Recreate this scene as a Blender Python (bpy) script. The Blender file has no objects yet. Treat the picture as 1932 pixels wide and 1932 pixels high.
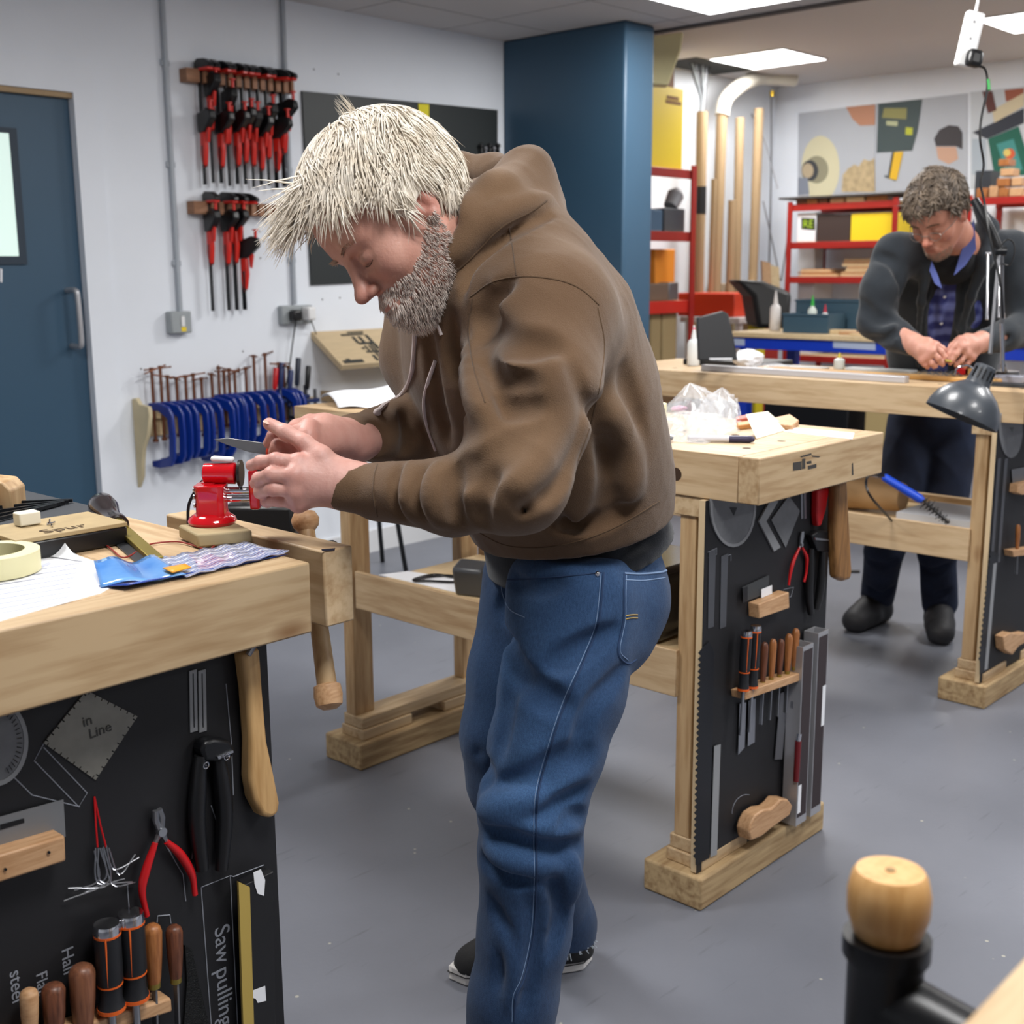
import bpy, math, random
import numpy as np
from mathutils import Vector, Matrix
C = bpy.context.scene
COL = C.collection
random.seed(7); RNG = np.random.default_rng(7)
PI = math.pi

# ---------------------------------------------------------------- camera
CH = 1.37; FPX = 2306.88; PITCH, YAW, ROLL = .195981, .748640, -.006474
_cp, _sp, _cy, _sy = math.cos(PITCH), math.sin(PITCH), math.cos(YAW), math.sin(YAW)
FW = Vector((_cy*_cp, _sy*_cp, -_sp)); _r = Vector((_sy, -_cy, 0)); _u = _r.cross(FW)
RT = math.cos(ROLL)*_r + math.sin(ROLL)*_u; UP = -math.sin(ROLL)*_r + math.cos(ROLL)*_u
CO = Vector((0, 0, CH))
cam = bpy.data.cameras.new('camera'); camo = bpy.data.objects.new('camera', cam); COL.objects.link(camo)
cam.sensor_width = 36; cam.lens = 36*FPX/1932; cam.clip_start = .02; cam.clip_end = 100
camo.matrix_world = Matrix(((RT.x, UP.x, -FW.x, 0), (RT.y, UP.y, -FW.y, 0), (RT.z, UP.z, -FW.z, CH), (0, 0, 0, 1)))
cam.dof.use_dof = True; cam.dof.focus_distance = 1.85; cam.dof.aperture_fstop = 7.0
C.camera = camo
# ---------------------------------------------------------------- world, exposure
w = bpy.data.worlds.new('world'); C.world = w; w.use_nodes = True
w.node_tree.nodes['Background'].inputs[0].default_value = (.75, .82, 1, 1)
w.node_tree.nodes['Background'].inputs[1].default_value = .25
C.view_settings.view_transform = 'Standard'; C.view_settings.look = 'None'
C.view_settings.exposure = 0.3; C.view_settings.gamma = 1; C.view_settings.use_curve_mapping = False
LIGHT_POWER = 26.0

def ray(x, y): return RT*((x-966)/FPX) + UP*((966-y)/FPX) + FW
def onz(x, y, z): d = ray(x, y); return CO + d*((z-CH)/d.z)
def ony(x, y, Y): d = ray(x, y); return CO + d*(Y/d.y)
def onx(x, y, X): d = ray(x, y); return CO + d*(X/d.x)
def dep(x, y, D): return CO + ray(x, y)*D

# ---------------------------------------------------------------- materials
def lin(h):
    if isinstance(h, str):
        h = h.lstrip('#'); c = [int(h[i:i+2], 16)/255 for i in (0, 2, 4)]
    else: c = list(h)
    return tuple((v/12.92 if v <= .04045 else ((v+.055)/1.055)**2.4) for v in c[:3]) + (1,)
MATS = {}
def mat(name, col, rough=.5, metal=0, noise=0, nscale=20, bump=0, bscale=200, stretch=(1,1,1), col2=None, trans=0, alpha=1, coat=0, sheen=0, emit=0, spec=.5, sss=0, detail=4):
    if name in MATS: return MATS[name]
    m = bpy.data.materials.new(name); m.use_nodes = True; MATS[name] = m
    nt = m.node_tree; b = nt.nodes['Principled BSDF']
    b.inputs['Roughness'].default_value = rough; b.inputs['Metallic'].default_value = metal
    b.inputs['Specular IOR Level'].default_value = spec
    b.inputs['Base Color'].default_value = lin(col)
    if coat: b.inputs['Coat Weight'].default_value = coat
    if sheen: b.inputs['Sheen Weight'].default_value = sheen; b.inputs['Sheen Roughness'].default_value = .5
    if trans: b.inputs['Transmission Weight'].default_value = trans
    if alpha < 1: b.inputs['Alpha'].default_value = alpha
    if sss: b.inputs['Subsurface Weight'].default_value = sss; b.inputs['Subsurface Radius'].default_value = (.02, .008, .005); b.inputs['Subsurface Scale'].default_value = .5
    if emit: b.inputs['Emission Color'].default_value = lin(col); b.inputs['Emission Strength'].default_value = emit
    tc = nt.nodes.new('ShaderNodeTexCoord'); mp = nt.nodes.new('ShaderNodeMapping'); mp.inputs['Scale'].default_value = stretch
    nt.links.new(tc.outputs['Object'], mp.inputs[0])
    n = nt.nodes.new('ShaderNodeTexNoise'); n.inputs['Scale'].default_value = nscale; n.inputs['Detail'].default_value = detail
    nt.links.new(mp.outputs[0], n.inputs['Vector'])
    if noise or col2:
        r = nt.nodes.new('ShaderNodeValToRGB'); c = lin(col)
        c2 = lin(col2) if col2 else tuple(max(0, v*(1-noise)) for v in c[:3])+(1,)
        r.color_ramp.elements[0].position = .3; r.color_ramp.elements[1].position = .7
        r.color_ramp.elements[0].color = c2; r.color_ramp.elements[1].color = c
        nt.links.new(n.outputs['Fac'], r.inputs[0]); nt.links.new(r.outputs[0], b.inputs['Base Color'])
    if bump:
        n2 = nt.nodes.new('ShaderNodeTexNoise'); n2.inputs['Scale'].default_value = bscale; n2.inputs['Detail'].default_value = 3
        nt.links.new(mp.outputs[0], n2.inputs['Vector'])
        bp = nt.nodes.new('ShaderNodeBump'); bp.inputs['Strength'].default_value = bump; bp.inputs['Distance'].default_value = .002
        nt.links.new(n2.outputs['Fac'], bp.inputs['Height']); nt.links.new(bp.outputs[0], b.inputs['Normal'])
    return m
def wood(name, c1, c2, axis=0, rough=.5, knots=True, scale=1.0):
    if name in MATS: return MATS[name]
    m = bpy.data.materials.new(name); m.use_nodes = True; MATS[name] = m
    nt = m.node_tree; L = nt.links.new; b = nt.nodes['Principled BSDF']; b.inputs['Roughness'].default_value = rough
    tc = nt.nodes.new('ShaderNodeTexCoord'); mp = nt.nodes.new('ShaderNodeMapping')
    s = [9*scale]*3; s[axis] = .9*scale; mp.inputs['Scale'].default_value = s
    L(tc.outputs['Object'], mp.inputs[0])
    n = nt.nodes.new('ShaderNodeTexNoise'); n.inputs['Scale'].default_value = 1.0; n.inputs['Detail'].default_value = 2; L(mp.outputs[0], n.inputs['Vector'])
    mu = nt.nodes.new('ShaderNodeMath'); mu.operation = 'MULTIPLY'; mu.inputs[1].default_value = 38; L(n.outputs['Fac'], mu.inputs[0])
    si = nt.nodes.new('ShaderNodeMath'); si.operation = 'SINE'; L(mu.outputs[0], si.inputs[0])
    n3 = nt.nodes.new('ShaderNodeTexNoise'); n3.inputs['Scale'].default_value = 9; n3.inputs['Detail'].default_value = 3; L(mp.outputs[0], n3.inputs['Vector'])
    mm = nt.nodes.new('ShaderNodeMath'); mm.operation = 'MULTIPLY_ADD'; mm.inputs[1].default_value = .09; L(si.outputs[0], mm.inputs[0]); L(n3.outputs['Fac'], mm.inputs[2])
    r = nt.nodes.new('ShaderNodeValToRGB'); r.color_ramp.elements[0].position = .22; r.color_ramp.elements[1].position = .62
    r.color_ramp.elements[0].color = lin(c2); r.color_ramp.elements[1].color = lin(c1); L(mm.outputs[0], r.inputs[0])
    out = r.outputs[0]
    n4 = nt.nodes.new('ShaderNodeTexNoise'); n4.inputs['Scale'].default_value = 2.2; L(tc.outputs['Object'], n4.inputs['Vector'])
    mx = nt.nodes.new('ShaderNodeMix'); mx.data_type = 'RGBA'; mx.blend_type = 'MULTIPLY'; mx.inputs[0].default_value = .35
    r4 = nt.nodes.new('ShaderNodeValToRGB'); r4.color_ramp.elements[0].position = .35; r4.color_ramp.elements[1].position = .65; r4.color_ramp.elements[0].color = (.62, .52, .42, 1); r4.color_ramp.elements[1].color = (1, 1, 1, 1)
    L(n4.outputs['Fac'], r4.inputs[0]); L(out, mx.inputs[6]); L(r4.outputs[0], mx.inputs[7]); out = mx.outputs[2]
    if knots:
        v = nt.nodes.new('ShaderNodeTexVoronoi'); v.inputs['Scale'].default_value = 1
        mk = nt.nodes.new('ShaderNodeMapping'); q = [7.]*3; q[axis] = 3.2; mk.inputs['Scale'].default_value = q; L(tc.outputs['Object'], mk.inputs[0]); L(mk.outputs[0], v.inputs['Vector'])
        rk = nt.nodes.new('ShaderNodeValToRGB'); rk.color_ramp.elements[0].position = .04; rk.color_ramp.elements[1].position = .13
        rk.color_ramp.elements[0].color = (.42, .27, .15, 1); rk.color_ramp.elements[1].color = (1, 1, 1, 1); L(v.outputs['Distance'], rk.inputs[0])
        m2 = nt.nodes.new('ShaderNodeMix'); m2.data_type = 'RGBA'; m2.blend_type = 'MULTIPLY'; m2.inputs[0].default_value = .8
        L(out, m2.inputs[6]); L(rk.outputs[0], m2.inputs[7]); out = m2.outputs[2]
    L(out, b.inputs['Base Color'])
    bp = nt.nodes.new('ShaderNodeBump'); bp.inputs['Strength'].default_value = .15; bp.inputs['Distance'].default_value = .001
    L(n3.outputs['Fac'], bp.inputs['Height']); L(bp.outputs[0], b.inputs['Normal'])
    return m

# ---------------------------------------------------------------- mesh building
def frame(d, up=None):
    d = Vector(d).normalized(); up = Vector(up) if up else (Vector((0, 0, 1)) if abs(d.z) < .95 else Vector((1, 0, 0)))
    a = d.cross(up).normalized(); return a, a.cross(d).normalized() * 1.0, d
class MB:
    def __init__(s): s.v = []; s.f = []
    def add(s, vs, fs):
        n = len(s.v); s.v += [Vector(p) for p in vs]; s.f += [tuple(i+n for i in f) for f in fs]; return s
    def box(s, lo, hi, M=None):
        x0, y0, z0 = lo; x1, y1, z1 = hi
        vs = [Vector((x, y, z)) for z in (z0, z1) for y in (y0, y1) for x in (x0, x1)]
        if M is not None: vs = [M @ p for p in vs]
        return s.add(vs, [(0, 2, 3, 1), (4, 5, 7, 6), (0, 1, 5, 4), (2, 6, 7, 3), (0, 4, 6, 2), (1, 3, 7, 5)])
    def cbox(s, c, size, ax=None):
        """box about centre c; ax = (xdir, ydir, zdir)"""
        ax = ax or (Vector((1,0,0)), Vector((0,1,0)), Vector((0,0,1))); c = Vector(c)
        vs = [c + ax[0]*(i*size[0]/2) + ax[1]*(j*size[1]/2) + ax[2]*(k*size[2]/2) for k in (-1, 1) for j in (-1, 1) for i in (-1, 1)]
        return s.add(vs, [(0, 2, 3, 1), (4, 5, 7, 6), (0, 1, 5, 4), (2, 6, 7, 3), (0, 4, 6, 2), (1, 3, 7, 5)])
    def bar(s, p, q, wd, th, up=None):
        p, q = Vector(p), Vector(q); a, b, d = frame(q-p, up); return s.cbox((p+q)/2, (wd, th, (q-p).length), (a, b, d))
    def tube(s, pts, r, n=10, cap=True, flat=1.0, up=None):
        pts = [Vector(p) for p in pts]; m = len(pts); rs = r if isinstance(r, (list, tuple)) else [r]*m
        vs = []; pa = None
        for i, p in enumerate(pts):
            d = (pts[min(i+1, m-1)] - pts[max(i-1, 0)])
            if d.length < 1e-9: d = Vector((0, 0, 1))
            d.normalize()
            if pa is None: a, b, _ = frame(d, up)
            else:
                a = pa - d*pa.dot(d)
                a = a.normalized() if a.length > 1e-6 else frame(d)[0]
                b = a.cross(d).normalized()
            pa = a
            for k in range(n):
                t = 2*PI*k/n; vs.append(p + (a*math.cos(t) + b*math.sin(t)*flat)*rs[i])
        fs = [(i*n+k, i*n+(k+1) % n, (i+1)*n+(k+1) % n, (i+1)*n+k) for i in range(m-1) for k in range(n)]
        if cap: fs += [tuple(range(n)), tuple((m-1)*n+k for k in range(n-1, -1, -1))]
        return s.add(vs, fs)
    def cyl(s, p, q, r, r2=None, n=16, cap=True): return s.tube([p, q], [r, r if r2 is None else r2], n, cap)
    def lathe(s, base, axis, prof, n=20):
        """prof: list of (distance along the axis, radius)"""
        base = Vector(base); a, b, d = frame(axis); vs = []; m = len(prof)
        for h, r in prof:
            for k in range(n):
                t = 2*PI*k/n; vs.append(base + d*h + (a*math.cos(t)+b*math.sin(t))*max(r, 1e-5))
        fs = [(i*n+k, i*n+(k+1) % n, (i+1)*n+(k+1) % n, (i+1)*n+k) for i in range(m-1) for k in range(n)]
        fs += [tuple(range(n)), tuple((m-1)*n+k for k in range(n-1, -1, -1))]
        return s.add(vs, fs)
    def ball(s, c, r, n=14, m=8, ax=None):
        r = (r, r, r) if not isinstance(r, (list, tuple)) else r; c = Vector(c)
        ax = ax or (Vector((1,0,0)), Vector((0,1,0)), Vector((0,0,1)))
        vs = [c + ax[2]*r[2]]
        for i in range(1, m):
            t = PI*i/m
            for k in range(n):
                u = 2*PI*k/n; vs.append(c + ax[0]*(r[0]*math.sin(t)*math.cos(u)) + ax[1]*(r[1]*math.sin(t)*math.sin(u)) + ax[2]*(r[2]*math.cos(t)))
        vs.append(c - ax[2]*r[2])
        fs = [(0, 1+k, 1+(k+1) % n) for k in range(n)]
        fs += [(1+i*n+k, 1+(i+1)*n+k, 1+(i+1)*n+(k+1) % n, 1+i*n+(k+1) % n) for i in range(m-2) for k in range(n)]
        e = len(vs)-1; fs += [(e, 1+(m-2)*n+(k+1) % n, 1+(m-2)*n+k) for k in range(n)]
        return s.add(vs, fs)
    def prism(s, poly, off):
        poly = [Vector(p) for p in poly]; off = Vector(off); n = len(poly)
        return s.add(poly + [p+off for p in poly], [tuple(range(n)), tuple(range(2*n-1, n-1, -1))] + [(i, i+n, (i+1) % n+n, (i+1) % n) for i in range(n)])
    def ring(s, poly, inner, off):
        """plate with a hole: two loops with the same number of points"""
        A = [Vector(p) for p in poly]; B = [Vector(p) for p in inner]; off = Vector(off); n = len(A)
        vs = A + B + [p+off for p in A] + [p+off for p in B]; fs = []
        for i in range(n):
            j = (i+1) % n
            fs += [(i, j, n+j, n+i), (2*n+i, 3*n+i, 3*n+j, 2*n+j), (i, 2*n+i, 2*n+j, j), (n+i, n+j, 3*n+j, 3*n+i)]
        return s.add(vs, fs)
    def build(s, name, m, parent=None, bevel=0, smooth=False, sub=0, seg=2):
        me = bpy.data.meshes.new(name)
        vs = s.v
        if parent is not None:
            iv = wm(parent).inverted(); vs = [iv @ p for p in vs]
        me.from_pydata([tuple(p) for p in vs], [], s.f)
        import bmesh
        bm = bmesh.new(); bm.from_mesh(me); bmesh.ops.recalc_face_normals(bm, faces=bm.faces); bm.to_mesh(me); bm.free()
        o = bpy.data.objects.new(name, me); COL.objects.link(o)
        if parent is not None: o.parent = parent
        if m is not None: me.materials.append(m)
        if smooth:
            me.polygons.foreach_set('use_smooth', [True]*len(me.polygons))
            try: me.set_sharp_from_angle(angle=math.radians(40))
            except Exception: pass
        if bevel:
            bv = o.modifiers.new('bevel', 'BEVEL'); bv.width = bevel; bv.segments = seg; bv.limit_method = 'ANGLE'; bv.angle_limit = math.radians(35)
            if not smooth: me.polygons.foreach_set('use_smooth', [True]*len(me.polygons)); me.set_sharp_from_angle(angle=math.radians(30))
        if sub: sm = o.modifiers.new('sub', 'SUBSURF'); sm.levels = sub; sm.render_levels = sub
        return o
def wm(o):
    m = o.matrix_basis.copy()
    while o.parent is not None: o = o.parent; m = o.matrix_basis @ m
    return m
def tag(o, label, cat, group=None, kind=None):
    o['label'] = label; o['category'] = cat
    if group: o['group'] = group
    if kind: o['kind'] = kind
    return o
def thing(name, label, cat, loc, group=None):
    o = bpy.data.objects.new(name, None); COL.objects.link(o); o.location = Vector(loc); o.empty_display_size = .05
    return tag(o, label, cat, group)
def struct(o, label=None):
    o['kind'] = 'structure'
    if label: o['label'] = label
    return o
def flat(name, px, plane, th, m, parent=None, bevel=0, smooth=False, lift=0, label=None, hole=None):
    """a plate whose outline lies in a world plane ('x'|'y'|'z', value); it grows towards the camera side by th"""
    ax, val = plane; f = {'x': onx, 'y': ony, 'z': onz}[ax]; n = {'x': Vector((-1,0,0)), 'y': Vector((0,-1,0)), 'z': Vector((0,0,1))}[ax]
    mb = MB(); pl = [f(x, y, val)+n*lift for x, y in px]
    if hole: mb.ring(pl, [f(x, y, val)+n*lift for x, y in hole], n*th)
    else: mb.prism(pl, n*th)
    o = mb.build(name, m, parent, bevel, smooth)
    if label: o['label'] = label
    return o
def circ(cx, cy, r, n=20, ry=None, a0=0, a1=2*PI):
    return [(cx+r*math.cos(a0+(a1-a0)*i/n), cy+(ry or r)*math.sin(a0+(a1-a0)*i/n)) for i in range(n)]
def smoothpts(pts, n=6):
    """Catmull-Rom through points"""
    P = [Vector(p) for p in pts]; P = [P[0]*2-P[1]] + P + [P[-1]*2-P[-2]]; out = []
    for i in range(1, len(P)-2):
        for k in range(n):
            t = k/n; a, b, c, d = P[i-1:i+3]
            out.append(.5*((2*b) + (c-a)*t + (2*a-5*b+4*c-d)*t*t + (3*b-a-3*c+d)*t**3))
    out.append(P[-2]); return out
def copy_tree(o, parent=None, data=False):
    c = o.copy(); COL.objects.link(c); c.parent = parent
    for ch in [q for q in bpy.data.objects if q.parent == o]: copy_tree(ch, c)
    return c
ORD = ['first', 'second', 'third', 'fourth', 'fifth', 'sixth', 'seventh', 'eighth', 'ninth', 'tenth', 'eleventh', 'twelfth', 'thirteenth', 'fourteenth', 'fifteenth', 'sixteenth', 'seventeenth', 'eighteenth', 'nineteenth', 'twentieth']

# ---------------------------------------------------------------- signed distance modelling (numpy)
class SDF:
    def __init__(s, lo, hi, vox):
        s.lo = np.array(lo, float); s.h = vox; s.n = np.ceil((np.array(hi)-s.lo)/vox).astype(int)+1
        s.D = np.full(s.n, .2, np.float32)
        s.ax = [s.lo[i]+vox*np.arange(s.n[i]) for i in range(3)]
    def reg(s, lo, hi):
        a = np.clip(np.floor((np.array(lo)-s.lo)/s.h).astype(int), 0, s.n-1); b = np.clip(np.ceil((np.array(hi)-s.lo)/s.h).astype(int)+1, 1, s.n)
        sl = tuple(slice(int(i), int(max(j, i+1))) for i, j in zip(a, b))
        return sl, np.meshgrid(*[s.ax[i][sl[i]].astype(np.float32) for i in range(3)], indexing='ij', sparse=True)
    def comb(s, sl, d, k, op):
        E = s.D[sl]
        if op == 'add':
            if k > 0:
                h = np.clip(.5+.5*(E-d)/k, 0, 1); E[...] = E*(1-h)+d*h-k*h*(1-h)
            else: np.minimum(E, d, out=E)
        else:
            if k > 0:
                h = np.clip(.5-.5*(E+d)/k, 0, 1); E[...] = E*(1-h)-d*h+k*h*(1-h)
            else: np.maximum(E, -d, out=E)
    def rc(s, a, b, ra, rb, k=.02, op='add', sq=None):
        """tapered capsule a-b; sq=(axis, factor) widens it along that axis"""
        a = np.array(a, float); b = np.array(b, float); R = max(ra, rb)*(max(1, sq[1]) if sq else 1)+k+3*s.h
        sl, (X, Y, Z) = s.reg(np.minimum(a, b)-R, np.maximum(a, b)+R)
        ab = b-a; L = max(ab@ab, 1e-12)
        px, py, pz = X-a[0], Y-a[1], Z-a[2]
        t = np.clip((px*ab[0]+py*ab[1]+pz*ab[2])/L, 0, 1).astype(np.float32)
        qx, qy, qz = px-t*ab[0], py-t*ab[1], pz-t*ab[2]
        d2 = qx*qx+qy*qy+qz*qz
        if sq:
            n = np.array(sq[0], float); n /= np.linalg.norm(n); c = qx*n[0]+qy*n[1]+qz*n[2]
            d2 = d2 - c*c*(1-1/sq[1]**2)
        s.comb(sl, (np.sqrt(np.maximum(d2, 0))-(ra+(rb-ra)*t)).astype(np.float32), k, op); return s
    def ell(s, c, r, ax=None, k=.02, op='add'):
        c = np.array(c, float); r = np.array(r, float); A = np.eye(3) if ax is None else np.array([list(v) for v in ax], float)
        R = r.max()+k+3*s.h; sl, (X, Y, Z) = s.reg(c-R, c+R); p = [X-c[0], Y-c[1], Z-c[2]]
        q = [(p[0]*A[i][0]+p[1]*A[i][1]+p[2]*A[i][2]) for i in range(3)]
        k0 = np.sqrt(sum((q[i]/r[i])**2 for i in range(3))); k1 = np.sqrt(sum((q[i]/r[i]**2)**2 for i in range(3)))+1e-9
        s.comb(sl, (k0*(k0-1)/k1).astype(np.float32), k, op); return s
    def chain(s, pts, rs, k=.02, op='add', sq=None):
        for i in range(len(pts)-1): s.rc(pts[i], pts[i+1], rs[i], rs[i+1], k, op, sq)
        return s
    def half(s, p, n, k=.01):
        """cut away everything on the side n points to"""
        n = np.array(n, float); n /= np.linalg.norm(n); X, Y, Z = np.meshgrid(*s.ax, indexing='ij', sparse=True)
        d = -((X-p[0])*n[0]+(Y-p[1])*n[1]+(Z-p[2])*n[2]); s.comb((slice(None),)*3, d.astype(np.float32), k, 'sub'); return s
    def val(s, P):
        P = np.atleast_2d(P); q = (P-s.lo)/s.h; i = np.clip(np.floor(q).astype(int), 0, s.n-2); f = np.clip(q-i, 0, 1); out = 0
        for a in (0, 1):
            for b in (0, 1):
                for c in (0, 1):
                    wgt = (f[:, 0] if a else 1-f[:, 0])*(f[:, 1] if b else 1-f[:, 1])*(f[:, 2] if c else 1-f[:, 2])
                    out = out + wgt*s.D[i[:, 0]+a, i[:, 1]+b, i[:, 2]+c]
        return out
    def hit(s, x, y, lo=.5, hi=6, push=0):
        """first surface point on the line of sight through (x, y)"""
        t = np.arange(lo, hi, s.h*.7); d = np.array(ray(x, y)); P = np.array(CO)+t[:, None]*d
        ok = np.all((P > s.lo) & (P < s.lo+s.h*(s.n-1)), 1); v = np.where(ok, s.val(P), 1); j = np.argmax(v < 0)
        return P[j]-d*push if v[j] < 0 else None
    def fold(s, pts, r=.006, k=.015, op='sub', push=0):
        """a crease (sub) or a ridge (add) that follows the surface"""
        Q = [s.hit(x, y, push=push) for x, y in pts]; Q = [q for q in Q if q is not None]
        if len(Q) > 1:
            Q = [np.array(v) for v in smoothpts(Q, 4)]; n = len(Q)
            for i in range(n-1):
                e = lambda j: r*(.35+.65*math.sin(PI*min(max((j+.5)/n, 0), 1)))
                s.rc(Q[i], Q[i+1], e(i), e(i+1), k, op)
        return s
    def mesh(s):
        D = s.D; h = s.h; neg = D < 0; c = neg[:-1, :-1, :-1]; cnt = np.zeros(c.shape, np.int8)
        for a in (0, 1):
            for b in (0, 1):
                for d in (0, 1): cnt += neg[a:a+c.shape[0], b:b+c.shape[1], d:d+c.shape[2]]
        I = np.argwhere((cnt > 0) & (cnt < 8)); idx = -np.ones(c.shape, np.int64); idx[tuple(I.T)] = np.arange(len(I))
        S = np.zeros((len(I), 3)); N = np.zeros(len(I))
        for ax in range(3):
            o = [a for a in range(3) if a != ax]
            for a in (0, 1):
                for b in (0, 1):
                    p = I.copy(); p[:, o[0]] += a; p[:, o[1]] += b; q = p.copy(); q[:, ax] += 1
                    va = D[tuple(p.T)]; vb = D[tuple(q.T)]; m = (va < 0) != (vb < 0)
                    t = np.where(m, va/(np.where(m, va-vb, 1)), 0); pos = p.astype(float); pos[:, ax] += t
                    S[m] += pos[m]; N[m] += 1
        V = s.lo+S/N[:, None]*h; F = []
        for ax in range(3):
            o = [a for a in range(3) if a != ax]
            sh = [slice(None)]*3; sh2 = [slice(None)]*3; sh[ax] = slice(0, -1); sh2[ax] = slice(1, None)
            m = neg[tuple(sh)] != neg[tuple(sh2)]; J = np.argwhere(m); J = J[(J[:, o[0]] > 0) & (J[:, o[1]] > 0)]
            J = J[(J[:, o[0]] < c.shape[o[0]]) & (J[:, o[1]] < c.shape[o[1]])]
            def g(da, db): q = J.copy(); q[:, o[0]] -= da; q[:, o[1]] -= db; return idx[tuple(q.T)]
            Q = np.stack([g(1, 1), g(0, 1), g(0, 0), g(1, 0)], 1); fl = neg[tuple(J.T)]
            if ax == 1: fl = ~fl
            Q[~fl] = Q[~fl][:, ::-1]; F.append(Q[(Q >= 0).all(1)])
        return V, np.concatenate(F)
def npmesh(name, parts, m, parent=None, smooth=True, colors=None):
    """parts: list of (verts, faces); one mesh"""
    off = 0; VV = []; FF = []
    for V, F in parts: VV.append(V); FF.append(np.asarray(F)+off); off += len(V)
    V = np.concatenate(VV); me = bpy.data.meshes.new(name)
    if parent is not None:
        iv = np.array(wm(parent).inverted()); V = V@iv[:3, :3].T+iv[:3, 3]
    faces = [tuple(int(i) for i in f) for F in FF for f in F.tolist()]
    me.from_pydata(V.tolist(), [], faces); me.polygons.foreach_set('use_smooth', [smooth]*len(me.polygons))
    if colors is not None:
        at = me.color_attributes.new('tone', 'FLOAT_COLOR', 'POINT'); cc = np.ones((len(V), 4), np.float32); cc[:, :3] = np.concatenate(colors); at.data.foreach_set('color', cc.ravel())
    o = bpy.data.objects.new(name, me); COL.objects.link(o)
    if m is not None: me.materials.append(m)
    if parent is not None: o.parent = parent
    return o
def relax(V, F, it=2, lam=.5):
    n = len(V); e = np.concatenate([F[:, [0, 1]], F[:, [1, 2]], F[:, [2, 3]], F[:, [3, 0]]]); cnt = np.bincount(e[:, 0], minlength=n)+np.bincount(e[:, 1], minlength=n); cnt = np.maximum(cnt, 1)
    for _ in range(it):
        A = np.stack([np.bincount(e[:, 0], V[e[:, 1], i], n)+np.bincount(e[:, 1], V[e[:, 0], i], n) for i in range(3)], 1)/cnt[:, None]; V = V+lam*(A-V)
    return V
def vnormals(V, F):
    a = np.cross(V[F[:, 2]]-V[F[:, 0]], V[F[:, 3]]-V[F[:, 1]]); n = np.zeros_like(V)
    for k in range(4): np.add.at(n, F[:, k], a)
    return n/np.maximum(np.linalg.norm(n, axis=1), 1e-12)[:, None]
# ================================================================ palette
WALL = mat('white_wall', '#e9eef6', .75, noise=.05, nscale=2, bump=.15, bscale=60)
CEIL = mat('ceiling_board', '#c9c6c6', .9, bump=.2, bscale=120)
WX = wood('pine_x', '#c8af8b', '#ab8d67', 0); WY = wood('pine_y', '#ccb28e', '#af906a', 1); WZ = wood('pine_z', '#c2a47c', '#a07d54', 2)
ROUGHW = wood('rough_pine_x', '#bda47c', '#8f7350', 0, .75); ROUGHY = wood('rough_pine_y', '#bda47c', '#8f7350', 1, .75)
PLAIN = wood('plain_pine', '#e0c9a0', '#cfb285', 0, .55, knots=False, scale=2)
BEECH = wood('beech', '#cda47c', '#b4885e', 0, .5, knots=False, scale=3)
DARKW = wood('dark_handle_wood', '#7a4a33', '#4e2c1e', 2, .4, knots=False, scale=4)
MIDW = wood('mid_handle_wood', '#b07443', '#8a5229', 2, .4, knots=False, scale=4)
BLACK = mat('black_paint', '#17171b', .6, noise=.3, nscale=8); BLKP = mat('black_plastic', '#121214', .35); BLKM = mat('black_metal', '#18191c', .35, .3)
STEEL = mat('steel', '#a9abb0', .3, .9); DSTEEL = mat('dull_steel', '#7b7c80', .45, .7); CHROME = mat('chrome', '#d8d8dc', .12, 1); ALU = mat('aluminium', '#b8b8bc', .4, .6)
PAPER = mat('white_paper', '#eceef3', .7); WHITEP = mat('white_plastic', '#e6e6e6', .35); REDP = mat('red_plastic', '#c0141a', .35); REDPAINT = mat('red_gloss_paint', '#c8101c', .12, coat=.6)
ORANGE = mat('orange_plastic', '#e2631c', .4); BLUEP = mat('blue_enamel', '#0c2e86', .25, coat=.3); YELLOW = mat('yellow_board', '#efd024', .5); GREYP = mat('grey_plastic', '#9aa0a3', .45)
BRONZE = mat('bronzed_screw', '#7a4d38', .45, .7); BRASS = mat('brass', '#9c8b46', .4, .8); CHALK = mat('chalk', '#8e929c', .9)
COLBLUE = mat('blue_paint', '#33526a', .42, noise=.05, nscale=3)

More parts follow.
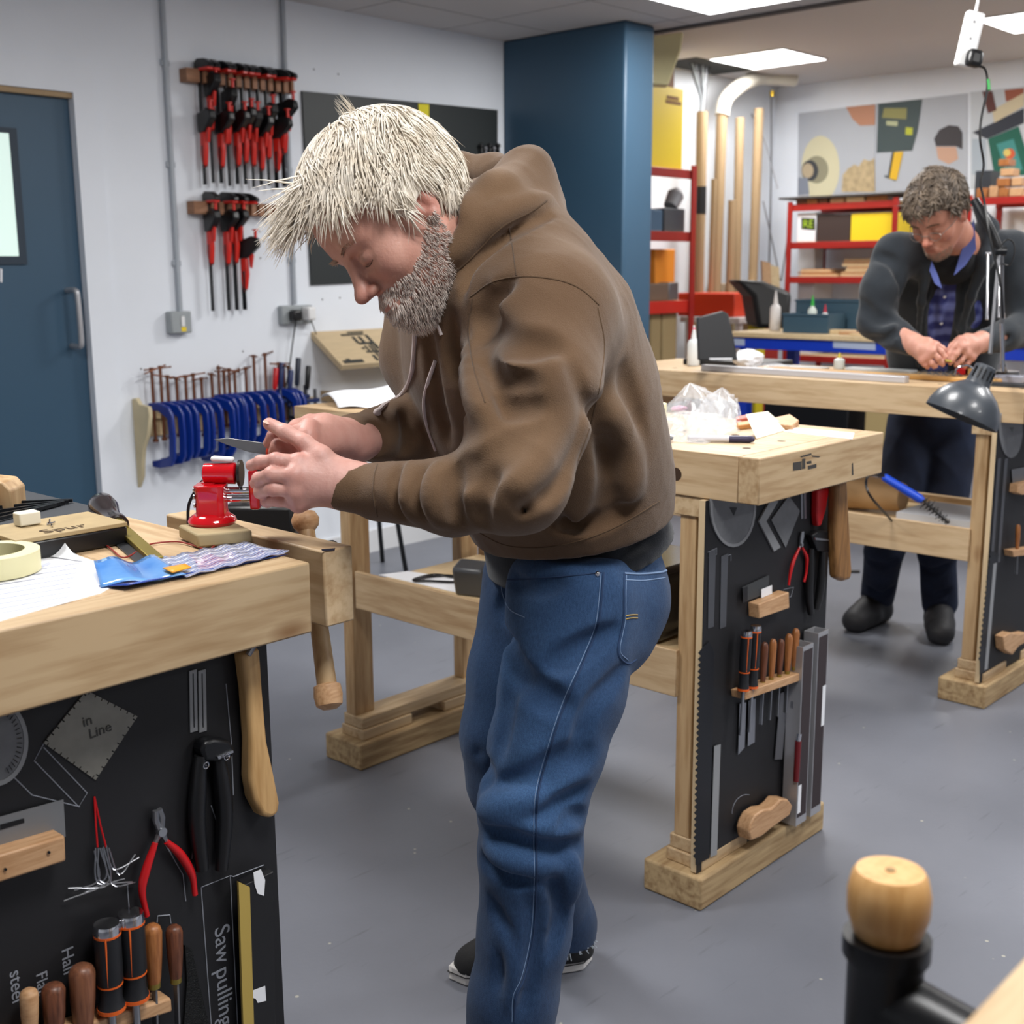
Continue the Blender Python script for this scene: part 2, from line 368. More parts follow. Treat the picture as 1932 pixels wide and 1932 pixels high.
# ================================================================ shell
CZ, CZ2, WYP, BX, BY = 2.52, 2.81, 4.54, 9.15, 5.52
def floor_mat():
    m = mat('floor_vinyl', '#74767d', .38, noise=.0, nscale=3, bump=.1, bscale=90)
    nt = m.node_tree; L = nt.links.new; b = nt.nodes['Principled BSDF']; tc = nt.nodes['Texture Coordinate']
    n = nt.nodes.new('ShaderNodeTexNoise'); n.inputs['Scale'].default_value = 1.3; n.inputs['Detail'].default_value = 6; L(tc.outputs['Object'], n.inputs['Vector'])
    r = nt.nodes.new('ShaderNodeValToRGB'); r.color_ramp.elements[0].position = .3; r.color_ramp.elements[1].position = .7
    r.color_ramp.elements[0].color = lin('#676a73'); r.color_ramp.elements[1].color = lin('#7b7e88'); L(n.outputs['Fac'], r.inputs[0])
    v = nt.nodes.new('ShaderNodeTexVoronoi'); v.inputs['Scale'].default_value = 9; L(tc.outputs['Object'], v.inputs['Vector'])
    rv = nt.nodes.new('ShaderNodeValToRGB'); rv.color_ramp.elements[0].position = .028; rv.color_ramp.elements[1].position = .04; rv.color_ramp.elements[0].color = (1, 1, 1, 1); rv.color_ramp.elements[1].color = (0, 0, 0, 1); L(v.outputs['Distance'], rv.inputs[0])
    mx = nt.nodes.new('ShaderNodeMix'); mx.data_type = 'RGBA'; L(rv.outputs[0], mx.inputs[0]); L(r.outputs[0], mx.inputs[6]); mx.inputs[7].default_value = lin('#aaa89f')
    n2 = nt.nodes.new('ShaderNodeTexNoise'); n2.inputs['Scale'].default_value = 30; mp = nt.nodes.new('ShaderNodeMapping'); mp.inputs['Scale'].default_value = (.2, 1.5, 1); mp.inputs['Rotation'].default_value = (0, 0, .6); L(tc.outputs['Object'], mp.inputs[0]); L(mp.outputs[0], n2.inputs['Vector'])
    r2 = nt.nodes.new('ShaderNodeValToRGB'); r2.color_ramp.elements[0].position = .66; r2.color_ramp.elements[1].position = .8; r2.color_ramp.elements[0].color = (0, 0, 0, 1); r2.color_ramp.elements[1].color = (.5, .5, .5, 1); L(n2.outputs['Fac'], r2.inputs[0])
    m2 = nt.nodes.new('ShaderNodeMix'); m2.data_type = 'RGBA'; L(r2.outputs[0], m2.inputs[0]); L(mx.outputs[2], m2.inputs[6]); m2.inputs[7].default_value = lin('#4c4d53'); L(m2.outputs[2], b.inputs['Base Color'])
    return m
XMIN, YMIN, XMAX = -3.0, -4.5, BX
struct(MB().box((XMIN, YMIN, -.1), (XMAX, BY, 0)).build('floor', floor_mat()))
struct(MB().box((XMIN, YMIN, CZ), (5.2, WYP+.1, CZ+.4)).build('ceiling', CEIL))
struct(MB().box((5.2, YMIN, CZ2), (XMAX, BY, CZ2+.1)).build('ceiling', CEIL))
g = MB()
for i in range(-6, 9): g.box((i*.6-.002+.2, YMIN, CZ-.0015), (i*.6+.002+.2, WYP, CZ+.001))
for j in range(-7, 8): g.box((XMIN, j*.6-.002, CZ-.0015), (5.2, j*.6+.002, CZ+.001))
struct(g.build('trim_1', mat('ceiling_joint', '#9c9a9b', .9)))
struct(MB().box((5.16, YMIN, CZ-.012), (5.2, 3.9, CZ)).build('trim_2', mat('ceiling_edge', '#5c5756', .8)))
# left wall with the door opening
DX1, DZ = 2.44, 2.04
DX0 = 1.50
wl = MB().box((DX1, WYP, 0), (5.07, WYP+.12, CZ)).box((XMIN, WYP, 0), (DX0, WYP+.12, CZ)).box((DX0, WYP, DZ), (DX1, WYP+.12, CZ))
struct(wl.build('wall_left', WALL))
struct(MB().box((4.86, 4.54, 0), (5.07, BY, CZ2)).build('wall_left_return', WALL))
struct(MB().box((4.9, BY, 0), (XMAX, BY+.1, CZ2)).build('wall_left_rear', WALL))
struct(MB().box((XMAX, YMIN, 0), (XMAX+.1, BY, CZ2)).build('wall_back', WALL))
struct(MB().box((XMIN, YMIN-.1, 0), (XMAX, YMIN, CZ2)).build('wall_right', WALL))
struct(MB().box((XMIN-.1, YMIN, 0), (XMIN, WYP, CZ)).build('wall_front', WALL))
struct(MB().box((DX1+.1, WYP-.014, 0), (4.83, WYP, .11)).build('baseboard_left', mat('white_gloss', '#dfe0e2', .35)), )
struct(MB().box((4.84, 3.745, 0), (5.07, 4.54, CZ)).build('wall_pillar', COLBLUE, bevel=.012))
struct(MB().box((4.83, 3.735, 0), (5.08, 4.54, .1)).build('baseboard_pillar', COLBLUE))
# wall fixings, as small marks with a shape of their own
mk = MB()
for x, y in [(592,131),(638,140),(490,437),(491,487),(608,565),(641,562),(266,696),(458,663),(497,455)]:
    p = ony(x, y, WYP); mk.cyl(p+Vector((0, .001, 0)), p-Vector((0, .002, 0)), .004, n=8)
struct(mk.build('trim_3', mat('filled_screw_hole', '#6e6e72', .8)))
# door 1
dr = struct(MB().box((DX0, WYP+.03, .01), (DX1, WYP+.075, 2.02)).build('door_1', COLBLUE), 'blue painted door with a narrow window, closed')
def door_win():
    X0, X1, Z0, Z1 = 1.72, 2.19, 1.43, 1.875
    fr = MB().box((X0, WYP+.02, Z0-.03), (X1+.03, WYP+.03, Z0)).box((X0, WYP+.02, Z1), (X1+.03, WYP+.03, Z1+.02)).box((X1, WYP+.02, Z0), (X1+.03, WYP+.03, Z1))
    fr.build('glazing_bead', mat('dark_blue_trim', '#1c2f40', .5), dr)
    MB().box((X0, WYP+.022, Z0), (X1, WYP+.029, Z1)).build('pane', mat('lit_corridor_glass', '#cfe4dc', .15, emit=.55), dr)
    MB().box((X0, WYP+.018, Z0), (2.07, WYP+.022, 1.78)).build('glass_reflection_panel', mat('reflection_tint', '#4b7f90', .3), dr)  # flat coloured panel, a reflection painted in front of the door glass
door_win()
h = MB().tube(smoothpts([(2.375, WYP+.03, 1.30), (2.375, WYP-.035, 1.30), (2.378, WYP-.045, 1.27), (2.38, WYP-.045, 1.12), (2.378, WYP-.035, 1.085), (2.378, WYP+.03, 1.085)], 4), .011, 10)
h.build('door_handle', ALU, dr, smooth=True)
flat('notice', [(0,506),(4,508),(4,533),(0,532)], ('y', WYP+.03), .002, PAPER, dr)
MB().box((DX0, WYP+.0, 2.02), (DX1, WYP+.03, 2.04)).build('door_stop', mat('bare_edge_wood', '#a58b68', .6), dr)
tr = MB().box((DX1, WYP-.012, 0), (DX1+.1, WYP, DZ+.12)).box((DX0-.1, WYP-.012, DZ), (DX1, WYP, DZ+.12)).box((DX0-.1, WYP-.012, 0), (DX0, WYP, DZ))
struct(tr.build('trim_4', WALL), 'white painted door surround')
# ceiling lamps (600 mm panels): frame + diffuser + the light they give
def panel(x, y, z, s, label):
    t = thing('ceiling_light', label, 'light', (x, y, z), 'square ceiling light panels')
    MB().box((x-s/2-.012, y-s/2-.012, z-.008), (x+s/2+.012, y+s/2+.012, z-.001)).build('frame', WHITEP, t)
    MB().box((x-s/2, y-s/2, z-.011), (x+s/2, y+s/2, z-.0081)).build('diffuser', mat('lit_diffuser', '#ffffff', .5, emit=4), t)
    l = bpy.data.lights.new('panel_light', 'AREA'); l.shape = 'SQUARE'; l.size = s; l.energy = LIGHT_POWER; l.color = (1, .985, .96)
    o = bpy.data.objects.new('panel_light', l); COL.objects.link(o); o.location = (0, 0, -.014); o.parent = t
panel(7.86, 4.82, CZ2, .58, 'square lit ceiling panel beside the dark ceiling opening, above the cardboard tubes')
panel(7.80, 2.90, CZ2, .58, 'square lit ceiling panel cut by the right edge, behind the hanging socket strip')
panel(7.80, .60, CZ2, .58, 'square lit ceiling panel over the far right of the rear room')
NEAR = [(4.96-.27, 3.08), (2.9, 1.9), (.8, 2.3), (.8, .3), (2.9, -.2), (4.7, .7), (3.0, -2.2)]
for i, (x, y) in enumerate(NEAR):
    panel(x, y, CZ, .58, 'square lit ceiling panel at the top edge of the picture' if i == 0 else 'square lit ceiling panel in the near room, %s of those outside the picture' % ORD[i-1])
# open ceiling void with cables by the left rear corner
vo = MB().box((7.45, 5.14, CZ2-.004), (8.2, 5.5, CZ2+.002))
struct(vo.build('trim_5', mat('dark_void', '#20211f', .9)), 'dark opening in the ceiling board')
# ================================================================ workbenches
def bench(x0, y0, y1, Y, label, px_panel_bottom=.078, panel_w=.525, left=True):
    x1 = x0+.53; t = thing('workbench', label, 'workbench', (x0+.265, (y0+y1)/2, 0), 'tall pine workbenches')
    top = MB()
    for i in range(3): top.box((x0+i*.1767, y0+.05, .905), (x0+(i+1)*.1767-.0006, y1, 1.0))
    o = top.build('tabletop', WY, t, bevel=.0015)
    MB().box((x0, y0, .905), (x1, y0+.0495, 1.0)).build('end_rail', WX, t, bevel=.003)
    HM = mat('hole_wood', '#3a2616', .9)
    for i in range(int((y1-y0-.2)/.13)):
        for dx in (.11, .25): MB().cyl((x0+dx+.02*(i % 2), y0+.1+i*.13, 1.0002), (x0+dx+.02*(i % 2), y0+.1+i*.13, .98), .0095, n=14).build('dog_hole', HM, t)
    MB().cyl((x0-.0006, y0+.2, .948), (x0+.02, y0+.2, .948), .014, n=16).build('dog_hole', HM, t)
    for side, ya in (('r', y0+.095), ('l', y1-.27)):
        if side == 'l' and not left: continue
        MB().box((x0-.025, ya, 0), (x1-.018, ya+.155, .075)).build('foot', ROUGHW, t, bevel=.006, seg=3)
        r = MB().box((x0+.005, ya+.02, .075), (x0+.19, ya+.115, .105)).box((x1-.21, ya+.02, .075), (x1-.04, ya+.115, .105)).box((x0+.01, ya+.028, .1055), (x1-.045, ya+.11, .138))
        r.build('foot_rail', WX, t, bevel=.003)
        for lx in (x0+.012, x1-.09): MB().box((lx, ya+.06, .138), (lx+.07, ya+.1, .862)).build('leg', WZ, t, bevel=.002)
        MB().box((x0+.005, ya+.028, .862), (x1-.03, ya+.112, .905)).build('top_bearer', WX, t, bevel=.002)
    yl = y1-.2 if left else y1
    MB().box((x0, y0+.19, .46), (x0+.012, yl-.04, .565)).box((x0+.0125, y0+.2, .46), (x0+.04, yl-.04, .53)).build('stretcher', WY, t, bevel=.002)
    MB().box((x1-.05, y0+.19, .46), (x1-.02, yl-.04, .565)).build('stretcher', WY, t, bevel=.002)
    MB().box((x0+.0405, y0+.2, .515), (x1-.0505, yl-.05, .53)).build('shelf', PLAIN, t)
    MB().box((x0-.012, Y+.0015, px_panel_bottom), (x0-.012+panel_w, Y+.017, .903)).build('tool_panel', mat('ply_edge', '#cfb792', .6), t, bevel=.0008)
    MB().box((x0-.012, Y, px_panel_bottom), (x0-.012+panel_w, Y+.0015, .903)).build('panel_face', BLACK, t)
    return t
b1 = bench(.42, 1.24, 3.0, 1.32, 'pine workbench nearest on the left, with papers and a red vise on top')
b2 = bench(2.08, 1.264, 2.76, 1.38, 'pine workbench with a clear plastic bag heap and a marker pen on top')
b3 = bench(3.71, 1.305, 2.98, 1.425, 'pine workbench in front of the man in the dark fleece')
# stencilled marks on the end rail of the middle bench
mk = MB(); Yb = 1.264
def pq(px): return [ony(x, y, Yb)-Vector((0, .0006, 0)) for x, y in px]
for q in ([(1496,873),(1512,870),(1512,886),(1496,888)], [(1513,866),(1519,865),(1519,884),(1513,885)], [(1521,871),(1530,869),(1531,874),(1522,876)], [(1524,879),(1540,875),(1540,882),(1524,886)],
          [(1509,861),(1530,855),(1531,858),(1512,863)], [(1531,859),(1548,861),(1544,863),(1533,862)]): mk.prism(pq(q), (0, .0005, 0))
mk.prism(pq([(1607,875),(1609,873),(1610,896),(1607,897)]), (0, .0005, 0))
mk.build('stencil_mark', mat('black_stencil_ink', '#3d3a38', .9), b2)
# knots on the long faces
kn = MB()
for x, y, X in [(1560,720,3.725)]: pass
# ---- face vise of the near bench
v = thing('bench_vise', 'wooden jaw vise at the end of the near left bench, tommy bar hanging down', 'vise', (1.02, 1.47, .9))
MB().box((1.0, 1.275, .893), (1.05, 1.665, 1.0)).build('jaw', WY, v, bevel=.003)
MB().cyl((1.0, 1.40, .95), (.951, 1.40, .95), .013).cyl((1.0, 1.55, .93), (.951, 1.55, .93), .008).build('screw', STEEL, v, smooth=True)
tp, bt = dep(577, 990, 1.80), dep(621, 1325, 1.74); d = (bt-tp).normalized(); L = (bt-tp).length
MB().cyl((1.051, 1.385, .962), (1.105, 1.385, .962), .024, .02).ball(tuple(tp+d*.06), .026).build('hub', BLKM, v, smooth=True)
hb = MB().lathe(tp, d, [(0, .012), (.02, .0125), (L*.55, .0125), (L*.56, .0132), (L*.9, .0145), (L-.02, .013)], 16)
hbo = hb.build('tommy_bar', WZ, v, smooth=True)
MB().lathe(tp-d*.02, d, [(0, .006), (.002, .016), (.012, .021), (.022, .019), (.03, .012)], 18).build('knob', BEECH, hbo, smooth=True)
MB().lathe(bt-d*.028, d, [(0, .012), (.004, .0195), (.018, .021), (.032, .019), (.038, .01)], 18).build('knob', BEECH, hbo, smooth=True)
flat('ink_mark', [(606,1036),(632,1034),(631,1038),(608,1040)], ('y', 1.2745), .0006, mat('ink', '#2c2a3a', .8), v)
# ---- near right bench and its vise (foreground corner)
b4 = thing('workbench', 'pine workbench whose pale corner shows at the bottom right edge', 'workbench', (.9, -.6, 0), 'tall pine workbenches')
MB().box((.42, -1.2, .905), (.95, .21, 1.0)).build('tabletop', WX, b4, bevel=.003)
for X in (.46, .84):
    for Yy in (-1.1, .1): MB().box((X, Yy-.05, 0), (X+.07, Yy, .9049)).build('leg', WZ, b4, bevel=.002)
v4 = thing('bench_vise', 'black iron vise hub holding a wooden bar, at the bottom right corner', 'vise', (.74, .33, .9))
c4 = dep(1672, 1800, .86); c4b = dep(1655, 1932, .86); ax = (c4-c4b).normalized(); ax = (ax+Vector((0, 0, .6))).normalized()
kb = dep(1677, 1700, .86)
ax = Vector((.03, .02, 1)).normalized()
hubm = MB().lathe(kb-ax*.026, -ax, [(0, .0245), (0, .0305), (.014, .0305), (.02, .0265), (.085, .0265), (.09, .031), (.10, .034), (.12, .034), (.125, .027), (.16, .026)], 32)
hubm.build('hub', BLKM, v4, smooth=True)
p0 = kb-ax*.075; q0 = Vector((p0.x-.005, .18, p0.z-.012))
MB().lathe(p0, q0-p0, [(0, .026), (.04, .0235), (.075, .022), (.076, .0262), (.083, .0262), (.084, .0225), ((q0-p0).length, .0225)], 28).build('screw', BLKM, v4, smooth=True)
br = MB().lathe(kb+ax*.022, -ax, [(-.001, .0235), (.003, .0262), (.015, .0288), (.03, .0285), (.046, .0235), (.05, .018), (.25, .016)], 32).build('tommy_bar', wood('turned_beech', '#d9ac72', '#c49458', 2, .35, knots=False, scale=2), v4, smooth=True)
MB().cyl(kb+ax*.0225, kb+ax*.0238, .0035, n=12).build('plug', mat('end_plug', '#8a7048', .7), br)

# ================================================================ tools on the panels
def handle(name, label, cat, p0, p1, r, m, capm=None, parent=None, group=None):
    """a turned grip from p0 (top) to p1"""
    p0, p1 = Vector(p0), Vector(p1); L = (p1-p0).length
    mb = MB().lathe(p0, p1-p0, [(0, r*.45), (L*.04, r*.8), (L*.12, r), (L*.5, r*.93), (L*.85, r*.75), (L, r*.6)], 14)
    return mb
def py(x, y, Y, off): return ony(x, y, Y-off)
def screwdriver(x, ytop, ybot, w, Y, label, bl, grp):
    a, b = py(x, ytop, Y, .032), py(x+ (ybot-ytop)*.06*SGN, ybot, Y, .032); r = w; d = (b-a).normalized(); L = (b-a).length
    t = thing('screwdriver', label, 'screwdriver', b, grp)
    MB().lathe(a, d, [(0, r*.4), (.0, r*.92), (.004, r), (.012, r)], 20).build('strike_cap', CHROME, t, smooth=True)
    MB().lathe(a+d*.0122, d, [(0, r*.98), (L*.55, r*.98), (L*.6, r*.8), (L*.78, r*.86), (L-.018, r*1.03)], 20).build('grip', mat('black_rubber', '#1b1c20', .5), t, smooth=True)
    for q_, h_ in ((.0118, (1.01, .003)), (L*.68, (.95, .002)), (L-.006, (1.05, .005))): MB().lathe(a+d*q_, d, [(0, r*h_[0]), (h_[1], r*h_[0])], 20).build('orange_band', ORANGE, t, smooth=True)
    s = Vector((-.6, -.8, 0)).normalized(); s = (s-d*s.dot(d)).normalized(); MB().bar(a+d*.013+s*r*.97, a+d*L*.66+s*r*.9, .002, .002).build('orange_line', ORANGE, t)
    MB().lathe(b, d, [(0, r*.3), (bl*.8, r*.28), (bl, r*.36), (bl+.001, .001)], 12).build('blade', STEEL, t, smooth=True)
    return t
def woodtool(x, ytop, ybot, r, Y, m, label, bl, grp, dx=0, blade=STEEL, off=.02):
    a, b = py(x, ytop, Y, off), py(x+dx, ybot, Y, off); d = (b-a).normalized()
    t = thing('file', label, 'file', b, grp)
    handle('', '', '', a, b, r, m).build('grip', m, t, smooth=True)
    MB().cyl(b-d*.012, b+d*.002, r*.66).build('ferrule', BRASS, t, smooth=True)
    if bl: MB().bar(b+d*.002, b+d*bl, r*.9, .003, up=(1, 0, 0)).build('blade', blade, t, bevel=.0005)
    return t
def pliers(px, Y, label, grip, off=.006, s=1.0, cat='pliers'):
    """px: (jaw, pivot, handle-left points, handle-right points)"""
    jaw, piv, h1, h2, w = px; t = thing('pliers', label, cat, py(*piv, Y, off))
    P = lambda q, o=off: py(*q, Y, o)
    j, p = P(jaw), P(piv); s2 = Vector((1, 0, 0))*w*.45
    head = MB().tube([j-s2*.7, j-s2*1.2+(p-j)*.4, p-s2*.2, P(h1[0])], [w*.45, w*.5, w*.5, w*.35], 8).tube([j+s2*.7, j+s2*1.2+(p-j)*.4, p+s2*.2, P(h2[0])], [w*.45, w*.5, w*.5, w*.35], 8)
    head.cyl(p+Vector((0, -w*.7, 0)), p+Vector((0, w*.3, 0)), w*.7).build('jaws', STEEL, t, smooth=True)
    for h in (h1, h2):
        pts = smoothpts([P(q, off+.002) for q in h], 5); n = len(pts)
        MB().tube(pts, [w*(.45+.25*math.sin(PI*min(1, i/n*1.3))) for i in range(n)], 10).build('grip', grip, t, smooth=True)
    return t
GREYT = mat('frosted_gauge', '#74767a', .5, noise=.15, nscale=60); GREYL = mat('light_gauge', '#8f9194', .45)
def chalk(pts, Y, parent, name='chalk_line', r=.0007):
    mb = MB()
    for pl in pts: mb.tube([ony(x, y, Y)-Vector((0, .0004, 0)) for x, y in pl], r, 5)
    return mb.build(name, CHALK, parent)
def text(s, p, xdir, ydir, size, m, parent, name='lettering', ext=.0004):
    cu = bpy.data.curves.new(name, 'FONT'); cu.body = s; cu.size = size; cu.extrude = ext
    q = bpy.data.objects.new(name, cu); COL.objects.link(q); dg = bpy.context.evaluated_depsgraph_get(); me = bpy.data.meshes.new_from_object(q.evaluated_get(dg)); bpy.data.objects.remove(q)
    o = bpy.data.objects.new(name, me); COL.objects.link(o); me.materials.clear(); xd = Vector(xdir).normalized(); yd = Vector(ydir); yd = (yd-xd*yd.dot(xd)).normalized(); zd = xd.cross(yd)
    M = Matrix(((xd.x, yd.x, zd.x, p[0]), (xd.y, yd.y, zd.y, p[1]), (xd.z, yd.z, zd.z, p[2]), (0, 0, 0, 1)))
    o.parent = parent; o.matrix_basis = (wm(parent).inverted() if parent else Matrix()) @ M; me.materials.append(m); return o
# ---- middle bench panel
Y = 1.38; Pl = ('y', Y-.0006); SGN = -1
tg = 'tools on the middle bench panel'
o = flat('protractor', circ(1381, 955, 43, 28, 77), Pl, .003, GREYT); tag(o, 'round grey protractor plate hanging below the corner of the middle bench', 'protractor')
flat('rim', circ(1381, 955, 43, 28, 77), Pl, .0004, GREYL, o, lift=.0032, hole=circ(1381, 955, 39, 28, 71))
flat('pointer', [(1374,957),(1388,957),(1382,972)], Pl, .0005, BLKM, o, lift=.0034)
o = flat('angle_square', [(1450,945),(1429,983),(1458,1040),(1470,1032),(1443,983),(1466,945)], Pl, .004, GREYL); tag(o, 'grey V shaped square between the protractor and the diamond plate', 'square')
o = flat('gauge_plate', [(1487,935),(1508,964),(1481,1033),(1454,981)], Pl, .002, GREYT); tag(o, 'small grey diamond shaped gauge plate hanging on the middle bench panel', 'gauge')
for i, x in enumerate((1512, 1518)):
    o = flat('steel_rule', [(x-2,930),(x+2,929),(x+3,978),(x-1,979)], Pl, .001, STEEL); tag(o, 'narrow steel rule beside the red handle, %s of the two on the middle bench' % ('left', 'right')[i], 'ruler')
t = thing('pull_saw', 'red plastic saw handle hanging at the top right of the middle bench panel', 'saw', ony(1540, 950, Y))
flat('handle', [(1530,922),(1553,918),(1546,960),(1537,990),(1531,992),(1529,970)], Pl, .018, REDP, t, bevel=.004)
flat('blade', [(1534,921),(1549,919),(1546,890),(1536,892)], Pl, .001, STEEL, t)
pliers(((1514,1003), (1511,1028), [(1508,1034),(1497,1058),(1491,1082),(1488,1104)], [(1514,1034),(1522,1052),(1522,1075),(1517,1098)], .0065), Y, 'red handled long nose pliers on the middle bench panel', REDP)
def cutters(P8, Y, label, k=1.0):
    t = thing('end_cutters', label, 'cutters', ony(*P8['c'], Y))
    flat('jaw', P8['jaw'], ('y', Y-.001), .02*k, BLKM, t, bevel=.004*k); flat('jaw_edge', P8['edge'], ('y', Y-.001), .003, STEEL, t, lift=.0202*k)
    for g in P8['grips']:
        pts = smoothpts([py(x, y, Y, .012*k) for x, y in g], 5); n = len(pts)
        MB().tube(pts, [.009*k*(.8+.35*math.sin(PI*i/n)) for i in range(n)], 10).build('grip', BLKP, t, smooth=True)
    return t
cutters(dict(c=(1545,1005), jaw=[(1518,1008),(1532,1000),(1556,1000),(1560,1020),(1552,1040),(1530,1038)], edge=[(1521,1012),(1546,1015),(1548,1018),(1522,1016)], grips=[[(1530,1035),(1528,1080),(1526,1120),(1530,1158)], [(1552,1035),(1550,1080),(1546,1120),(1540,1150)]]), Y, 'black end cutters hanging beside the wooden club on the middle bench')
def club(px, Y, label, m):
    o = flat('wooden_club', px, ('y', Y), .026, m, bevel=.009, smooth=False); o.modifiers['bevel'].segments = 4
    return tag(o, label, 'club')
club([(1561,900),(1580,896),(1586,1000),(1590,1072),(1588,1090),(1574,1094),(1562,1088),(1558,1010)], 1.365, 'brown wooden club hanging at the right edge of the middle bench panel', wood('club_brown', '#9a7040', '#6d4a24', 2, .5, knots=False, scale=2))
for i, (x, lab) in enumerate(((1343, 'left'), (1366, 'right'))):
    o = flat('steel_rule', [(x-6,1042+i*8),(x+7,1036+i*8),(x+3,1182),(x-8,1186)], Pl, .0012, mat('grey_rule', '#54565c', .5, .3)); tag(o, 'dull grey rule under the protractor, the %s of a pair with chalk outlines' % lab, 'ruler')
bl = thing('card_holder', 'small beech block holding scraper cards on the middle bench panel', 'holder', ony(1430, 1150, Y))
flat('block', [(1411,1136),(1468,1113),(1469,1143),(1412,1163)], Pl, .028, BEECH, bl, bevel=.002)
for i, (q, m) in enumerate((([(1400,1108),(1450,1085),(1450,1118),(1402,1136)], mat('dark_card', '#3c3f42', .6)), ([(1436,1112),(1456,1104),(1456,1120),(1436,1128)], PAPER), ([(1401,1110),(1410,1106),(1410,1134),(1401,1138)], BLKP))):
    o = flat('scraper_card', q, ('y', Y-.003-i*.004), .001, m); tag(o, ['dark scraper card standing in the beech block on the middle bench', 'white corner of a card standing in the beech block on the middle bench', 'thin black card at the left of the beech block on the middle bench'][i], 'card')
# tool rail with drivers and files
rl = thing('tool_rail', 'notched beech rail with screwdrivers and files on the middle bench panel', 'rail', ony(1440, 1300, Y))
flat('rail', [(1378,1300),(1500,1258),(1502,1272),(1380,1314)], Pl, .036, BEECH, rl, bevel=.002)
screwdriver(1409, 1190, 1303, .0125, Y, 'front black and orange screwdriver with chrome cap on the middle bench', .10, 'black and orange screwdrivers')
screwdriver(1426, 1180, 1298, .0125, Y-.001, 'rear black and orange screwdriver with chrome cap on the middle bench', .10, 'black and orange screwdrivers')
for i, (x, y0_, y1_, r, m, L_) in enumerate([(1443,1212,1290,.0085, DARKW, 'dark'), (1459,1206,1282,.0085, MIDW, 'honey brown'), (1474,1206,1276,.008, DARKW, 'dark'), (1489,1196,1270,.009, MIDW, 'reddish'), (1502,1186,1262,.009, MIDW, 'pale')]):
    woodtool(x, y0_, y1_, r, Y, m, 'file with %s wooden handle, %s of the five on the middle bench rail' % (L_, ORD[i]), .095, 'wooden handled files on the middle bench', -4)
for i, q in enumerate([[(1395,1328),(1407,1325),(1404,1410),(1392,1424)], [(1412,1322),(1425,1318),(1423,1400),(1410,1408)], [(1472,1308),(1486,1303),(1475,1432),(1461,1433)], [(1488,1302),(1503,1297),(1493,1432),(1480,1430)]]):
    o = flat('needle_file', q, ('y', Y-.004), .0012, STEEL if i != 3 else DSTEEL); tag(o, '%s flat steel file from the left below the tool rail of the middle bench' % ORD[i], 'file', 'flat files below the rail of the middle bench')
for i, (xl, yt, xb) in enumerate([(1516, 1222, 1494), (1545, 1196, 1528)]):
    a = ony(xl, yt, 1.336); X = a.x; zb = .079 if i else .079
    t = thing('box_section_beam', 'aluminium box section leaning on the panel, %s of the two' % ('right' if i else 'left'), 'beam', (X+.02, 1.35, zb), 'aluminium beams on the middle bench')
    m = MB(); w_ = .048; th = .003; yb, yf = 1.3745, 1.337; sh = Matrix.Identity(4)
    for lo, hi in (((X, yf, zb), (X+w_, yf+th, a.z)), ((X, yb-th, zb), (X+w_, yb, a.z)), ((X, yf+th, zb), (X+th, yb-th, a.z)), ((X+w_-th, yf+th, zb), (X+w_, yb-th, a.z))): m.box(lo, hi)
    m.build('tube', ALU, t)
    MB().box((X+.004, yf-.0008, zb+.02), (X+w_-.004, yf-.0001, a.z-.01)).build('abrasive_strip', mat('brown_abrasive', '#352c30', .9), t)
    zl = (.30, .40) if i else (.11, .18); xl_ = X+.03 if i else X+.003; MB().box((xl_, yf-.0014, zl[0]), (xl_+.014, yf-.0009, zl[1])).build('label', PAPER, t)
t = thing('marking_knife', 'dark red handled knife hanging by the aluminium beams on the middle bench', 'knife', ony(1503, 1430, Y))
MB().cyl(py(1506,1398,Y,.04), py(1502,1474,Y,.04), .0075, .0068).build('handle', mat('dark_red_plastic', '#6b1218', .35), t, smooth=True)
MB().cyl(py(1508,1384,Y,.04), py(1506,1398,Y,.04), .006).build('ferrule', CHROME, t, smooth=True)
o = flat('steel_rule', [(1347,1408),(1359,1404),(1352,1612),(1340,1617)], ('y', Y-.003), .0012, GREYL); tag(o, 'long steel rule standing at the foot of the middle bench panel', 'ruler')
t = thing('tenon_saw_blade', 'long black saw with teeth hanging at the left edge of the middle bench panel', 'saw', ony(1325, 1600, Y))
pts = [(1325,1222)]
for k in range(34): y = 1232+k*11.6; xx = 1322-(y-1232)*.026; pts += [(xx-5, y), (xx, y+5.8)]
pts += [(1312,1632),(1338,1618),(1347,1230),(1337,1210)]
flat('blade', pts, ('y', Y-.002), .0012, mat('black_blade', '#24262b', .4, .5), t)
sb = [ony(x, y, 1.373) for x, y in [(1392,1578),(1388,1560),(1392,1545),(1400,1530),(1415,1520),(1430,1518),(1440,1510),(1448,1500),(1462,1500),(1471,1512),(1466,1530),(1440,1548),(1412,1570)]]
o = MB().prism(sb, (0, -.035, 0)).build('curved_block', BEECH, None, bevel=.004); tag(o, 'small S shaped wooden block pegged low on the middle bench panel', 'block')
ct = b2
chalk([[(1335,1042),(1352,1034),(1352,1046),(1336,1052)], [(1360,1052),(1379,1046),(1379,1058)], [(1478,1112),(1497,1108),(1492,1126),(1480,1128),(1484,1118)], circ(1409, 1535, 28, 14, 36, PI, 1.6*PI)], Y, ct, 'chalk_outline', .0006)
